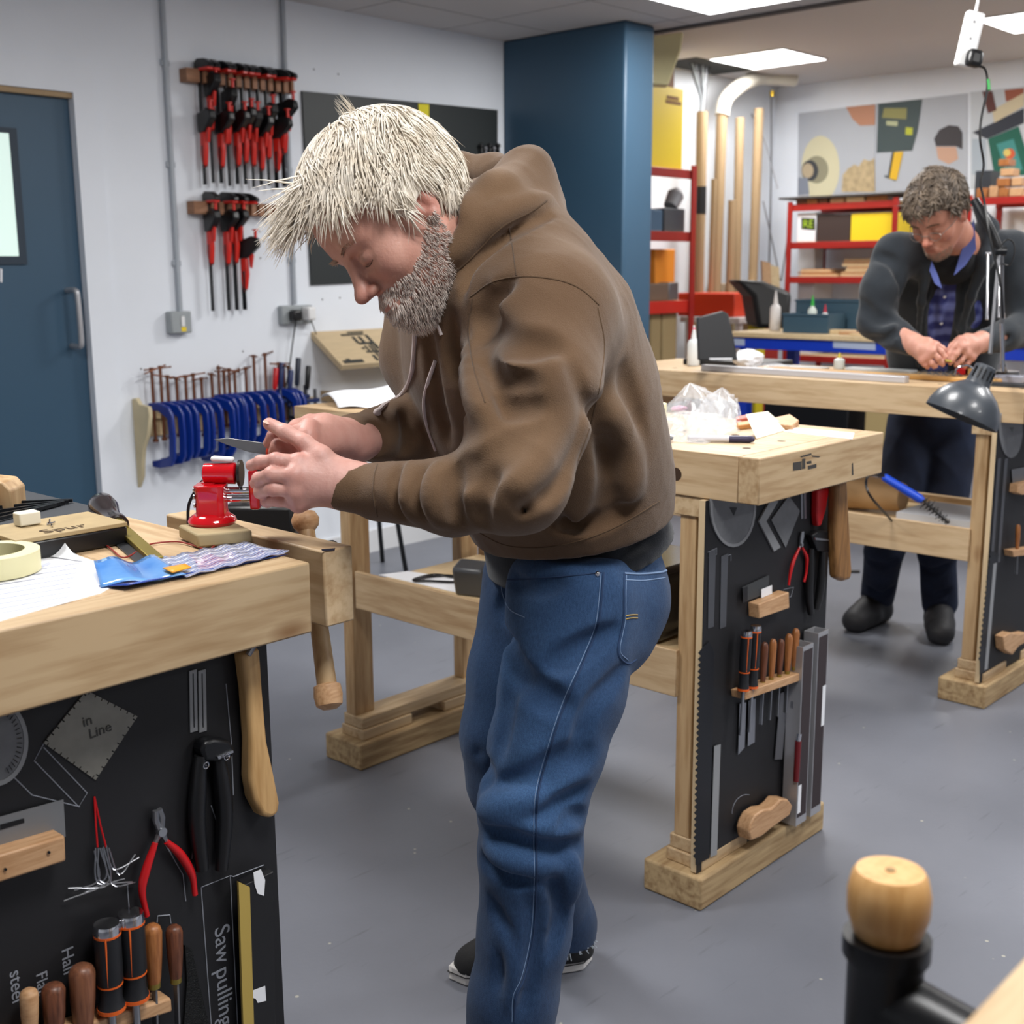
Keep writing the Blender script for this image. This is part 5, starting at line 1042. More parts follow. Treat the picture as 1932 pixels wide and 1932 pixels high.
MB().lathe(A3, B3-A3, [(0, .008), (.005, .013), ((B3-A3).length*.9, .015), ((B3-A3).length, .010)], 14).build('handle', mat('bright_blue', '#1b49c4', .35), bt_, smooth=True)
co = MB(); dd = (C3-B3); co.cyl(B3, C3, .003, n=8); a5, b5, d5 = frame(dd); n5 = 60
co.tube([B3+dd*(i/n5)+(a5*math.cos(i*.9)+b5*math.sin(i*.9))*.014*(1-.5*i/n5) for i in range(n5)], .0018, 5)
for i in range(24): q_ = B3+dd*(i/24); aa = i*2.4; co.cyl(q_, q_+(a5*math.cos(aa)+b5*math.sin(aa))*.026*(1-.4*i/24), .0012, n=4)
co.build('wire_coil', BLKM, bt_, smooth=True)
o = MB().tube(smoothpts([dep(1668, 898, 3.86), dep(1640, 897, 3.8), dep(1634, 915, 3.8), dep(1645, 940, 3.8), dep(1676, 975, 3.97), dep(1690, 992, dz(1690, 992, .5345))], 5), .004, 8).build('cable', BLKP, None, smooth=True); tag(o, 'black cable curving down beside the white column under the middle bench corner', 'cable')
o = MB().lathe(ony(1601, 975, 2.06)-Vector((0,0,.0)), (0, 0, 1), [(0, .026), (.17, .026)], 20).build('translucent_tube', mat('milk_tube', '#b9bcc4', .4), None, smooth=True) if False else MB().cyl((3.72-.035, 2.0, .47), (3.72-.035, 2.0, .72), .03, n=20).build('white_cylinder', mat('milk_tube', '#b9bcc4', .4), None, smooth=True); tag(o, 'pale upright plastic tube seen just right of the wooden club', 'tube')
o = MB().box((3.86, 2.06, S+.001), (4.1, 2.3, S+.11)).build('red_tin', mat('dull_red_tin', '#8d3a30', .5), None, bevel=.01); tag(o, 'dull red tin on the shelf of the far bench', 'tin')
o = flat('floor_cable', [(1590,1078),(1622,1078),(1622,1081),(1590,1081)], ('z', .001), .006, BLKP); tag(o, 'short black cable on the floor left of the far man\'s leg', 'cable')

# ================================================================ rear room
BXF = 6.2
bb = thing('blue_workbench', 'long workbench with a wide blue front rail behind the far man', 'workbench', (6.5, 3.0, 0))
MB().box((BXF, 1.2, .972), (BXF+.75, 4.03, 1.0)).build('worktop', PLAIN, bb, bevel=.003)
MB().box((BXF+.015, 1.22, .905), (BXF+.06, 4.0, .9715)).build('front_rail', mat('rail_blue', '#1638b0', .35), bb, bevel=.003)
for y in (1.25, 3.92):
    for xx in (BXF+.08, BXF+.62): MB().box((xx, y, 0), (xx+.06, y+.06, .9715)).build('leg', mat('rail_blue', '#1638b0', .35), bb)
MB().box((BXF+.1, 1.3, .35), (BXF+.66, 3.9, .37)).build('shelf', mat('dark_shelf', '#27262a', .7), bb)
for i, q in enumerate([[(1376,638),(1405,640),(1405,652),(1376,651)], [(1572,641),(1652,646),(1652,661),(1572,656)]]):
    flat('rail_label', q, ('x', BXF+.0148), .001, mat('pale_label', '#a9b4cc', .6), bb)
for k, (y0_, y1_, z1, m, lab) in enumerate([(1.4,1.9,.7,BLKP,'black box under the blue bench, right'), (2.0,2.7,.62,mat('dark_bin', '#2d2b2c', .6),'dark bin under the middle of the blue bench'), (2.8,3.2,.8,mat('tan_box', '#b09a6a', .7),'tan box under the blue bench'), (3.3,3.85,.66,BLKP,'black box under the left end of the blue bench')]):
    o = MB().box((BXF+.16, y0_, .371), (BXF+.6, y1_, z1)).build('storage_box', m, None, bevel=.008); tag(o, lab, 'box')
def bx_(x, y, w_, d_, h_, z0, m, name, label, cat, bev=.006): 
    o = MB().box((x, y-w_/2, z0+.001), (x+d_, y+w_/2, z0+h_)).build(name, m, None, bevel=bev); tag(o, label, cat); return o
def bin_(px_l, px_r, y_base, y_top, X, d_, m, name, label, z0=None):
    a = onx(px_l, y_base, X); b = onx(px_r, y_base, X); zt_ = onx((px_l+px_r)/2, y_top, X).z; z0 = a.z if z0 is None else z0; y1_, y0_ = a.y, b.y
    t = thing(name, label, 'bin', (X+d_/2, (y0_+y1_)/2, z0)); w_ = .006; i_ = .012
    m1 = MB().box((X, y0_, z0+.001), (X+w_, y1_, zt_)).box((X+d_-w_, y0_, z0+.001), (X+d_, y1_, zt_)).box((X+w_, y0_, z0+.001), (X+d_-w_, y0_+w_, zt_)).box((X+w_, y1_-w_, z0+.001), (X+d_-w_, y1_, zt_)).box((X+w_, y0_+w_, z0+.001), (X+d_-w_, y1_-w_, z0+.01))
    m1.build('body', m, t); MB().box((X-.006, y0_-.004, zt_-.012), (X-.0002, y1_+.004, zt_)).build('rim', m, t); return t
BB = mat('steel_blue_bin', '#3b5566', .45)
bin_(1477, 1562, 622, 592, BXF+.12, .2, BB, 'plastic_bin', 'front blue grey plastic bin on the blue bench', 1.0)
bin_(1500, 1640, 612, 566, BXF+.36, .25, BB, 'plastic_bin', 'large blue grey plastic bin at the back of the blue bench', 1.0)
bottle('white_bottle', 'tall white square bottle on the blue bench', onx(1462, 612, BXF+.30)*1.0, .235, .032, mat('tall_white_bottle', '#e9e4e2', .35))
bpy.data.objects['white_bottle'].location.z = 1.0
bb1 = Vector((BXF+.2, onx(1532, 600, BXF+.2).y, 1.012)); bottle('green_bottle', 'green nozzle white bottle standing in the front bin', bb1, .2, .026, mat('green_white', '#dfe8df', .35), mat('green_plastic', '#35b845', .35))
bb2 = Vector((BXF+.22, onx(1553, 600, BXF+.2).y, 1.012)); bottle('red_bottle', 'white bottle with red cap leaning in the front bin', bb2, .15, .024, WHITEP, mat('red_cap', '#c8263c', .35))
bb3 = Vector((BXF+.16, onx(1566, 600, BXF+.16).y, 1.0)); 
o = MB().cyl(bb3+Vector((0, 0, .075)), bb3+Vector((0, -.09, .085)), .024, n=18).build('lying_bottle', WHITEP, None, smooth=True) if False else None
of = onx(1610, 632, BXF+.05); 
for k in range(3): o = MB().box((BXF+.04+k*.05, of.y-.12+k*.09, 1.0005), (BXF+.10+k*.05, of.y+.02+k*.09, 1.012+k*.006)).build('wood_offcut', (PLAIN, BEECH, PLAIN)[k], None, bevel=.002); tag(o, '%s pale offcut from the right on the front edge of the blue bench' % ORD[k], 'offcut')
# red shelving by the rear left wall (runs along x)
RS = mat('red_steel', '#a3241f', .4, noise=.15, nscale=6)
s1 = thing('red_shelving', 'red steel shelving unit with a yellow cabinet on top, beside the blue pillar', 'shelf', (6.3, 5.2, 0))
XR = 7.21; YF = 5.0
for zt_, th_ in ((2.03, .06), (1.615, .065), (1.15, .085), (.55, .06)):
    for yy in (YF, YF+.44): MB().box((5.3, yy, zt_-th_), (XR+.05, yy+.02, zt_)).build('beam', RS if zt_ != 1.15 else mat('bright_red_steel', '#c92a1c', .4), s1, bevel=.003)
    MB().box((5.3, YF+.021, zt_-.016), (XR+.04, YF+.439, zt_-.002)).build('shelf_board', PLAIN, s1)
for x in (5.3, XR):
    for y in (YF-.012, YF+.45): MB().box((x, y, 0), (x+.055, y+.0115 if y < YF else y+.03, 2.06)).build('post', RS, s1)
yc = thing('yellow_cabinet', 'plain yellow metal cabinet standing on top of the red shelving', 'cabinet', (6.9, 5.2, 2.031))
a, b = ony(1210, 312, YF+.03), ony(1287, 318, YF+.03); zt_ = ony(1287, 168, YF+.03).z
MB().box((a.x, YF+.03, 2.031), (b.x, YF+.35, min(zt_, 2.75))).build('body', YELLOW, yc, bevel=.004)
text('DANGER\n Flammable', ony(1256, 185, YF+.0295), (1, 0, 0), (0, 0, 1), .034, mat('brown_print', '#8a5a1e', .7), yc) if False else None
lb = MB()
for k in range(2):
    for j in range(7 if k == 0 else 9): p = ony(1258+j*3.3-k*2, 183+k*8+j*.6, YF+.0295); lb.box((p.x, p.y-.001, p.z-.012), (p.x+.016, p.y, p.z+.012))
lb.build('printed_warning', mat('brown_print', '#8a5a1e', .7), yc)
o = MB().box((6.95, YF+.05, zt_+.003), (7.06, YF+.2, 2.72)).build('brown_carton', mat('brown_card', '#8a6a55', .8), None); tag(o, 'small brown carton on top of the yellow cabinet', 'box')
if zt_ > 2.7: bpy.data.objects.remove(o)
o = MB().prism([dep(x, y, 6.6) for x, y in [(1226,68),(1290,60),(1285,95),(1272,130),(1262,160),(1226,158)]], b3*.12).build('cream_sheet', mat('cream_sheet', '#efe6b4', .6), None, bevel=.01); qh = dep(1250, 75, 6.66); MB().cyl(qh, (qh.x, qh.y, CZ2), .003, n=6).build('hanging_wire', DSTEEL, o); tag(o, 'translucent cream plastic sheet hanging beside the pillar above the yellow cabinet', 'sheet')
def onshelf(px0, px1, yb, yt, m, name, label, cat, z0, d_=.3, YY=YF+.05):
    a, b = ony(px0, yb, YY), ony(px1, yb, YY); zt_ = ony((px0+px1)/2, yt, YY).z
    o = MB().box((a.x, YY, z0+.001), (b.x, YY+d_, zt_)).build(name, m, None, bevel=.008); tag(o, label, cat); return o
onshelf(1226, 1250, 430, 395, mat('slate_blue', '#3e5d7a', .5), 'storage_crate', 'slate blue crate on the second shelf beside the pillar', 'crate', 1.6145)
onshelf(1253, 1292, 435, 393, mat('dark_grey_crate', '#43474f', .5), 'storage_crate', 'dark grey ribbed crate on the second red shelf', 'crate', 1.6145)
o = MB().lathe(ony(1265, 390, YF+.1)+Vector((0, 0, .0)), Vector((.5, 0, .7)), [(0, .05), (.1, .06), (.14, .03)], 16).build('grey_hose_end', mat('silver_grey', '#9a9ca2', .5), None, smooth=True); tag(o, 'silver grey hose fitting lying on the crates', 'fitting')
onshelf(1235, 1273, 545, 470, mat('orange_card', '#dd8a24', .6), 'orange_box', 'orange box on the third red shelf', 'box', 1.149, .2, YF+.2)
onshelf(1222, 1262, 555, 535, mat('brown_tools', '#6b584a', .7), 'tool_tray', 'brown tray of tools at the front of the third shelf', 'tray', 1.149, .14)
onshelf(1262, 1280, 560, 533, DSTEEL, 'steel_block', 'small steel block at the front of the third shelf', 'block', 1.149, .1)
for k, (a0_, a1_) in enumerate(((1228, 1246), (1249, 1276))): onshelf(a0_, a1_, 690, 585, mat('pigeonhole_wood', '#a8936a', .7), 'pigeonhole_case', ('narrow', 'wide')[k]+' pale wooden upright case under the red shelf', 'case', .55, .25)
o = MB().bar((6.45, 4.96, .65), (6.25, 4.96, 1.2), .03, .02).build('wooden_batten', PLAIN, None); tag(o, 'pale batten leaning beside the pigeonhole cases', 'batten')
# crates and cartons behind
o = bx_(7.35, 4.75, .0, 0, 0, 0, PLAIN, 'x', 'x', 'x'); bpy.data.objects.remove(o)
def atx(px0, px1, yb, yt, X, d_, m, name, label, cat, z0=None, bev=.008):
    a, b = onx(px0, yb, X), onx(px1, yb, X); zt_ = onx((px0+px1)/2, yt, X).z; z0 = min(a.z, b.z) if z0 is None else z0
    o = MB().box((X, b.y, z0), (X+d_, a.y, zt_)).build(name, m, None, bevel=bev); tag(o, label, cat); return o
tbq = thing('side_table', 'white topped table carrying the orange crates behind the blue bench', 'table', (8, 4.8, 0))
a, b = onx(1283, 597, 7.4), onx(1395, 597, 7.4)
MB().box((7.4, b.y, a.z-.04), (8.0, a.y, a.z)).build('top', WHITEP, tbq, bevel=.003)
for yy in (b.y+.02, a.y-.06):
    for xx in (7.44, 7.92): MB().box((xx, yy, 0), (xx+.04, yy+.04, a.z-.041)).build('leg', WHITEP, tbq)
atx(1278, 1385, 592, 553, 7.45, .4, mat('orange_red_crate', '#c8391a', .45), 'orange_crate', 'orange red plastic crate on the white table', 'crate', a.z+.001)
atx(1396, 1420, 640, 532, 8.02, .15, mat('kraft_box', '#a5815a', .8), 'carton', 'tall brown carton right of the orange crate', 'carton', 0)
atx(1418, 1442, 620, 568, 7.3, .2, mat('red_bin', '#a8281c', .45), 'red_bin', 'small dark red bin right of the tall carton', 'bin', 0)
atx(1411, 1430, 612, 578, 7.0, .1, mat('yellow_box', '#e6cf10', .5), 'yellow_box', 'small yellow box behind the left end of the blue bench', 'box', 0)
atx(1334, 1370, 560, 535, 8.2, .15, mat('white_kraft', '#c9b498', .8), 'carton', 'open white and brown carton holding the left cardboard tubes', 'carton', .0)
atx(1373, 1420, 560, 532, 8.2, .15, mat('white_kraft', '#c9b498', .8), 'carton', 'open white and brown carton holding the middle cardboard tubes', 'carton', .0)
o = MB().prism([dep(x, y, 7.6) for x, y in [(1390,528),(1440,530),(1495,552),(1490,620),(1430,620),(1420,560)]], b3*.4).build('black_sack', mat('black_bag', '#111113', .5), None, bevel=.03); tag(o, 'large black sack bin right of the cardboard tubes', 'bin')
KR = mat('kraft_tube', '#a08766', .75, noise=.1, nscale=30, stretch=(1, 1, .1))
for i, (x0_, x1_, yt, yb, w_, Xd) in enumerate([(1325, 1318, 211, 535, 21, 8.4), (1362, 1348, 215, 530, 21, 8.45), (1396, 1390, 222, 535, 17, 8.5), (1432, 1419, 205, 535, 18, 8.55), (1382, 1377, 378, 535, 16, 8.3), (1347, 1340, 338, 535, 10, 8.2)]):
    Y_ = 5.30-.03*i; a = ony(x0_, yt, Y_); b = ony(x1_, yb, Y_); b.z = .42
    r_ = w_/2*((a-CO).dot(FW))/FPX
    t = thing('cardboard_tube', 'tall brown cardboard tube standing in the rear corner, %s' % ['leftmost, with a black band', 'second from the left, with the hose', 'third from the left', 'rightmost of the tall four', 'short, in front of the third', 'slim, between the left two'][i], 'tube', b, 'tall cardboard tubes in the rear corner')
    m = MB(); m.tube([b, a], r_, 18, cap=True); m.build('tube', KR, t, smooth=True)
    k = a.lerp(b, .72); MB().tube([k, a.lerp(b, .80)], r_*1.02, 18).build('pale_wrap', mat('pale_wrap', '#d2c8a0', .6), t, smooth=True)
    if i == 0: MB().tube([ony(1322, 352, Y_), ony(1321, 404, Y_)], r_*1.05, 18).build('black_band', BLKP, t, smooth=True)
    if i < 2:
        ww = thing('cable_bunch', 'bunch of grey cables rising from the tube, %s' % ('leftmost' if i == 0 else 'second'), 'cable', a) if i == 0 else None
        if ww:
            for k2 in range(7): MB().tube(smoothpts([a+Vector((.01*(k2-3), 0, -.05)), a+Vector((.012*(k2-3), 0, .1)), Vector((a.x+.045*(k2-3)-.05, a.y, CZ2))], 4), .006, 6).build('cable', (BLKP, GREYP, DSTEEL)[k2 % 3], ww, smooth=True)
hs = MB().tube(smoothpts([ony(1362, 218, 5.27), ony(1368, 190, 5.27), ony(1388, 168, 5.25), ony(1412, 154, 5.25), ony(1440, 146, 5.25), Vector((8.72, 5.1, CZ2-.02))], 6), .055, 16).build('flexible_hose', mat('off_white_hose', '#c9c4b8', .6), None, smooth=True); tag(hs, 'off white flexible hose curving from a tube to the ceiling', 'hose')
for i, (pts, r_, lab) in enumerate([([(1455,180),(1455,300),(1453,420),(1450,530)], .008, 'thin grey vertical rod on the rear wall left of the posters'), ([(1418,215),(1440,260),(1455,310),(1467,355)], .005, 'thin bent wire rising from the cardboard tubes'), ([(1440,380),(1460,470),(1472,530)], .006, 'thin rod leaning right behind the black sack'), ([(1492,400),(1483,470),(1474,530)], .006, 'thin rod leaning left against the red shelf')]):
    o = MB().tube(smoothpts([onx(x, y, 8.75) for x, y in pts], 4), r_, 6).build('thin_rod', DSTEEL, None, smooth=True); tag(o, lab, 'rod')
o = MB().cyl(onx(1457, 182, 8.75), onx(1457, 172, 8.75), .02, n=12).build('brass_fitting', mat('bright_brass', '#c9a53a', .2, .9), None, smooth=True); tag(o, 'small shiny brass fitting on the top of the thin rod', 'fitting')
for i, (x, y0_, w_) in enumerate(((1440, 492, .05), (1456, 500, .04))): o = MB().prism([dep(a_, b_, 7.9) for a_, b_ in [(x, 548), (x+16, 552), (x+14, y0_+4), (x-2, y0_)]], b3*w_).build('wood_offcut', (BEECH, PLAIN)[i], None); tag(o, ('left', 'right')[i]+' wood offcut sticking out of the black sack', 'offcut')
# ---- red shelf on the rear wall
SX = 8.55
def wshelf(y0_, y1_, zs, label, posts=True):
    t = thing('red_shelving', label, 'shelf', (SX+.25, (y0_+y1_)/2, 0))
    for z_ in zs:
        for xx in (SX, SX+.5): MB().box((xx, y0_, z_-.05), (xx+.02, y1_, z_)).build('beam', RS, t, bevel=.003)
        MB().box((SX+.0205, y0_, z_-.015), (SX+.4995, y1_, z_-.002)).build('shelf_board', PLAIN, t)
    for y in (y0_, y1_-.04):
        for xa_, xb_ in ((SX-.012, SX-.0005), (SX+.521, SX+.54)): MB().box((xa_, y, 0), (xb_, y+.04, zs[0]+.02)).build('post', RS, t)
    return t
z1, z2, z3 = onx(1500, 386, SX).z, onx(1500, 457, SX).z, onx(1500, 522, SX).z
wshelf(4.12, 5.02, (z1, z2, z3, .7), 'red steel shelf with yellow and white boxes left of the far man\'s head')
zr = onx(1900, 371, SX).z
wshelf(1.4, 3.62, (zr, zr-.45, .9), 'red steel shelf with wooden blocks at the right edge of the picture')
PX = lambda a, b, yb, yt, m, name, label, cat, z0, X=SX+.03, d_=.3: atx(a, b, yb, yt, X, d_, m, name, label, cat, z0+.001, .004)
PX(1503, 1538, 455, 402, PAPER, 'white_box', 'white box with a green letter label on the middle red shelf', 'box', z2)
lbq = flat('green_label', [(1512,411),(1538,412),(1538,434),(1512,432)], ('x', SX+.029), .001, mat('black_lab', '#16191a', .6), bpy.data.objects['white_box'])
pR = onx(1514, 430, SX+.0275); text('RE', pR, (0, -1, 0), (0, 0, 1), .085, mat('lime_print', '#a8cc2c', .6), lbq)
PX(1540, 1603, 455, 405, mat('dark_brown_bundle', '#3a2c28', .8), 'dark_box', 'dark brown bundle of offcuts between the white and yellow boxes', 'bundle', z2)
PX(1604, 1690, 452, 402, YELLOW, 'yellow_box', 'wide yellow box with a small printed word on the middle red shelf', 'box', z2)
yb_o = bpy.data.objects[[o.name for o in bpy.data.objects if o.name.startswith('yellow_box')][-1]]
text('TAPE', onx(1609, 441, SX+.0285), (0, -1, 0), (0, 0, 1), .035, mat('ochre_print', '#8f7a1a', .7), yb_o) if False else None
PX(1504, 1536, 520, 465, PAPER, 'white_box', 'plain white box on the lower red shelf', 'box', z3, SX+.34, .14)
PX(1504, 1534, 560, 532, mat('pale_box2', '#cfcdd0', .7), 'white_box', 'pale box below the lowest red beam', 'box', .7, SX+.1)
for k in range(9):
    a0_ = random.uniform(1502, 1512); yb = 519-k*2.6; 
    p, q = onx(a0_, yb, SX+.02), onx(a0_+72-k*5, yb, SX+.02)
    if k < 5: o = MB().box((SX+.02+.01*k, q.y, z3+.001+.0115*k), (SX+.32, p.y, z3+.0115*(k+1))).build('veneer_sheet', (PLAIN, BEECH, MIDW)[k % 3], None); tag(o, '%s thin wood sheet from the bottom, left stack on the lower red shelf' % ORD[k], 'sheet', 'thin wood sheets on the lower red shelf')
for k in range(7):
    p, q = onx(1588+random.uniform(-6, 6), 515, SX+.02), onx(1648, 515, SX+.02)
    o = MB().box((SX+.02+.01*k, q.y, z3+.001+.019*k), (SX+.32, p.y, z3+.019*(k+1)-.002)).build('veneer_sheet', (PLAIN, BEECH)[k % 2], None); tag(o, '%s thin wood sheet from the bottom, right stack on the lower red shelf' % ORD[k], 'sheet', 'thin wood sheets on the lower red shelf')
o = MB().box((SX-.03, 4.05, z1+.04), (SX+.5, 5.09, z1+.055)).build('dark_board', mat('dark_board', '#38312c', .7), None); tag(o, 'dark board lying over the offcuts on the middle red shelf', 'board')
for k, (a0_, w_, h_, m) in enumerate([(1502,18,.038,DARKW),(1522,20,.036,MIDW),(1545,16,.035,DARKW),(1566,26,.034,BEECH),(1596,34,.036,PLAIN),(1634,40,.038,MIDW)]):
    p, q = onx(a0_, 380, SX+.0), onx(a0_+w_, 380, SX+.0); o = MB().box((SX+.0, q.y, z1+.001), (SX+.2, p.y, z1+h_)).build('wood_offcut', m, None, bevel=.003); tag(o, '%s wood offcut from the left under the dark board' % ORD[k], 'offcut', 'offcuts on top of the middle red shelf')
PX(1838, 1868, 360, 322, mat('dark_tin', '#2c3138', .5), 'dark_tin', 'dark tin beside the wooden blocks on the right red shelf', 'tin', zr, SX+.1, .15)
n_ = 0
for (a0_, yb, w_, h_, m) in [(1842,362,20,.06,MIDW),(1866,362,16,.07,BEECH),(1884,362,18,.055,MIDW),(1904,362,24,.05,BEECH),(1880,350,24,.05,MIDW),(1886,340,24,.045,BEECH),(1882,330,20,.04,MIDW),(1908,350,18,.05,BEECH)]:
    p, q = onx(a0_, yb, SX+.0), onx(a0_+w_, yb, SX+.0); lvl = {362: 0, 350: 1, 340: 2, 330: 3}[yb]
    o = MB().box((SX+.0, q.y, zr+.001+.068*lvl), (SX+.12, p.y, zr+.068*lvl+h_+.005)).build('wooden_block', m, None, bevel=.004); tag(o, '%s of the stacked wooden blocks on the right red shelf' % ORD[n_], 'block', 'wooden blocks on the right red shelf'); n_ += 1
PX(1836, 1870, 372, 366, BLKP, 'x', 'dark strip at the left end of the right red shelf', 'strip', zr, SX, .1)
bpy.data.objects.remove(bpy.data.objects['x'])
# ---- posters on the rear wall
PP = ('x', BX-.002)
def poster(px, label, m): o = flat('poster', px, PP, .003, m, bevel=0); return tag(o, label, 'poster', 'large workshop posters on the rear wall')
GP = mat('poster_grey', '#b4b8c0', .6, noise=.08, nscale=2); k_ = [0]
def ink(parent, px, col, name='printed_shape', **kw):
    k_[0] += 1; return flat(name, px, ('x', BX-.0052-.0004*(k_[0] % 12)), .0003, mat('ink_'+col.strip('#'), col, .6, **kw), parent)
p1 = poster([(1507,214),(1651,196),(1651,362),(1505,370)], 'grey wall poster of a planer wheel and a heap of shavings', GP)
ink(p1, circ(1548, 318, 36, 30, 62), '#cfc8a8'); ink(p1, circ(1541, 320, 22, 24, 26), '#8f8a72'); ink(p1, circ(1528, 322, 16, 20, 20), '#3a3c40'); ink(p1, circ(1524, 322, 11, 20, 14), '#b3a184'); ink(p1, [(1506,335),(1524,335),(1527,366),(1506,368)], '#7f8592')
sv = [(1588,362),(1590,330),(1600,318),(1612,310),(1620,314),(1630,300),(1640,304),(1650,298),(1651,362)]; ink(p1, sv, '#c9b28a', noise=.35, nscale=25, name='printed_shavings')
p2 = poster([(1652,196),(1826,176),(1826,356),(1652,362)], 'grey wall poster of a green machine with a yellow handle', GP)
ink(p2, [(1657,196),(1740,187),(1731,248),(1721,284),(1654,288)], '#38484a'); ink(p2, [(1668,204),(1711,204),(1710,225),(1664,222)], '#8e8a50'); ink(p2, [(1672,228),(1694,229),(1693,238),(1672,236)], '#b4b890'); ink(p2, [(1709,240),(1722,241),(1721,255),(1708,254)], '#b7bc2a')
ink(p2, [(1687,287),(1704,286),(1692,340),(1678,337)], '#e0b21e', name='printed_yellow_tool'); ink(p2, [(1683,287),(1690,286),(1682,336),(1675,332)], '#2b2b28'); ink(p2, [(1670,330),(1692,338),(1690,342),(1668,334)], '#3f4648')
ink(p2, [(1762,262),(1772,245),(1790,236),(1808,238),(1816,250),(1816,282),(1804,276),(1766,276)], '#353034', name='printed_dark_cap'); ink(p2, [(1766,277),(1804,277),(1808,300),(1790,310),(1770,300)], '#c59c84', name='printed_face')
ink(p1, [(1596,202),(1651,197),(1651,236),(1622,237),(1608,224)], '#b98468', name='printed_hand')
p3 = poster([(1831,174),(1960,160),(1960,352),(1831,356)], 'wall poster of a dark green control box with a red button', mat('poster_white', '#c3c8ce', .6, noise=.05, nscale=2))
ink(p3, [(1864,262),(1922,238),(1950,330),(1876,332)], '#115c4b', name='printed_green_box'); ink(p3, [(1880,272),(1912,262),(1930,320),(1898,324)], '#3f8a86'); ink(p3, circ(1905, 290, 10, 16), '#cf5a34', name='printed_button'); ink(p3, circ(1900, 288, 7, 12), '#d9c36a')
ink(p3, [(1835,250),(1932,204),(1932,232),(1862,262)], '#2c303c'); ink(p3, [(1872,208),(1932,175),(1932,200),(1876,232)], '#cdbfa0', name='printed_arm'); ink(p3, [(1853,172),(1872,172),(1880,208),(1864,214)], '#5c2f2b', name='printed_red_cloth'); ink(p3, [(1895,170),(1932,166),(1932,180),(1898,192)], '#9a5640')
ink(p3, [(1834,262),(1860,262),(1862,330),(1834,330)], '#a6b0ba')
# ================================================================ people
def skin_mat(name):
    m = mat(name, '#c98f7a', .5, bump=.25, bscale=260, sss=.12); nt = m.node_tree
    a = nt.nodes.new('ShaderNodeVertexColor'); a.layer_name = 'tone'; n = nt.nodes.new('ShaderNodeTexNoise'); n.inputs['Scale'].default_value = 35; n.inputs['Detail'].default_value = 4
    r = nt.nodes.new('ShaderNodeValToRGB'); r.color_ramp.elements[0].color = (.86, .78, .76, 1); r.color_ramp.elements[0].position = .3; r.color_ramp.elements[1].color = (1, 1, 1, 1); r.color_ramp.elements[1].position = .7
    mx = nt.nodes.new('ShaderNodeMix'); mx.data_type = 'RGBA'; mx.blend_type = 'MULTIPLY'; mx.inputs[0].default_value = 1
    nt.links.new(n.outputs['Fac'], r.inputs[0]); nt.links.new(a.outputs[0], mx.inputs[6]); nt.links.new(r.outputs[0], mx.inputs[7]); nt.links.new(mx.outputs[2], nt.nodes['Principled BSDF'].inputs['Base Color']); return m
SKIN = skin_mat('skin')
def cloth(name, c, c2, rough=.9, bscale=500, bump=.4, ns=9, sheen=.2):
    return mat(name, c, rough, noise=.3, col2=c2, nscale=ns, bump=bump, bscale=bscale, sheen=sheen, spec=.2)
npv = lambda v: np.array([v[0], v[1], v[2]], float)
def D_(x, y, d): return npv(dep(x, y, d))
class Frame:
    """local axes (X forward, Y left, Z up) at an origin"""
    def __init__(s, o, X, Z):
        s.o = npv(o); X = npv(X); X /= np.linalg.norm(X); Z = npv(Z); Z = Z-X*(X@Z); Z /= np.linalg.norm(Z); s.R = np.stack([X, np.cross(Z, X), Z], 1)
    def w(s, P): return np.atleast_2d(P)@s.R.T+s.o
    def l(s, P): return (np.atleast_2d(P)-s.o)@s.R
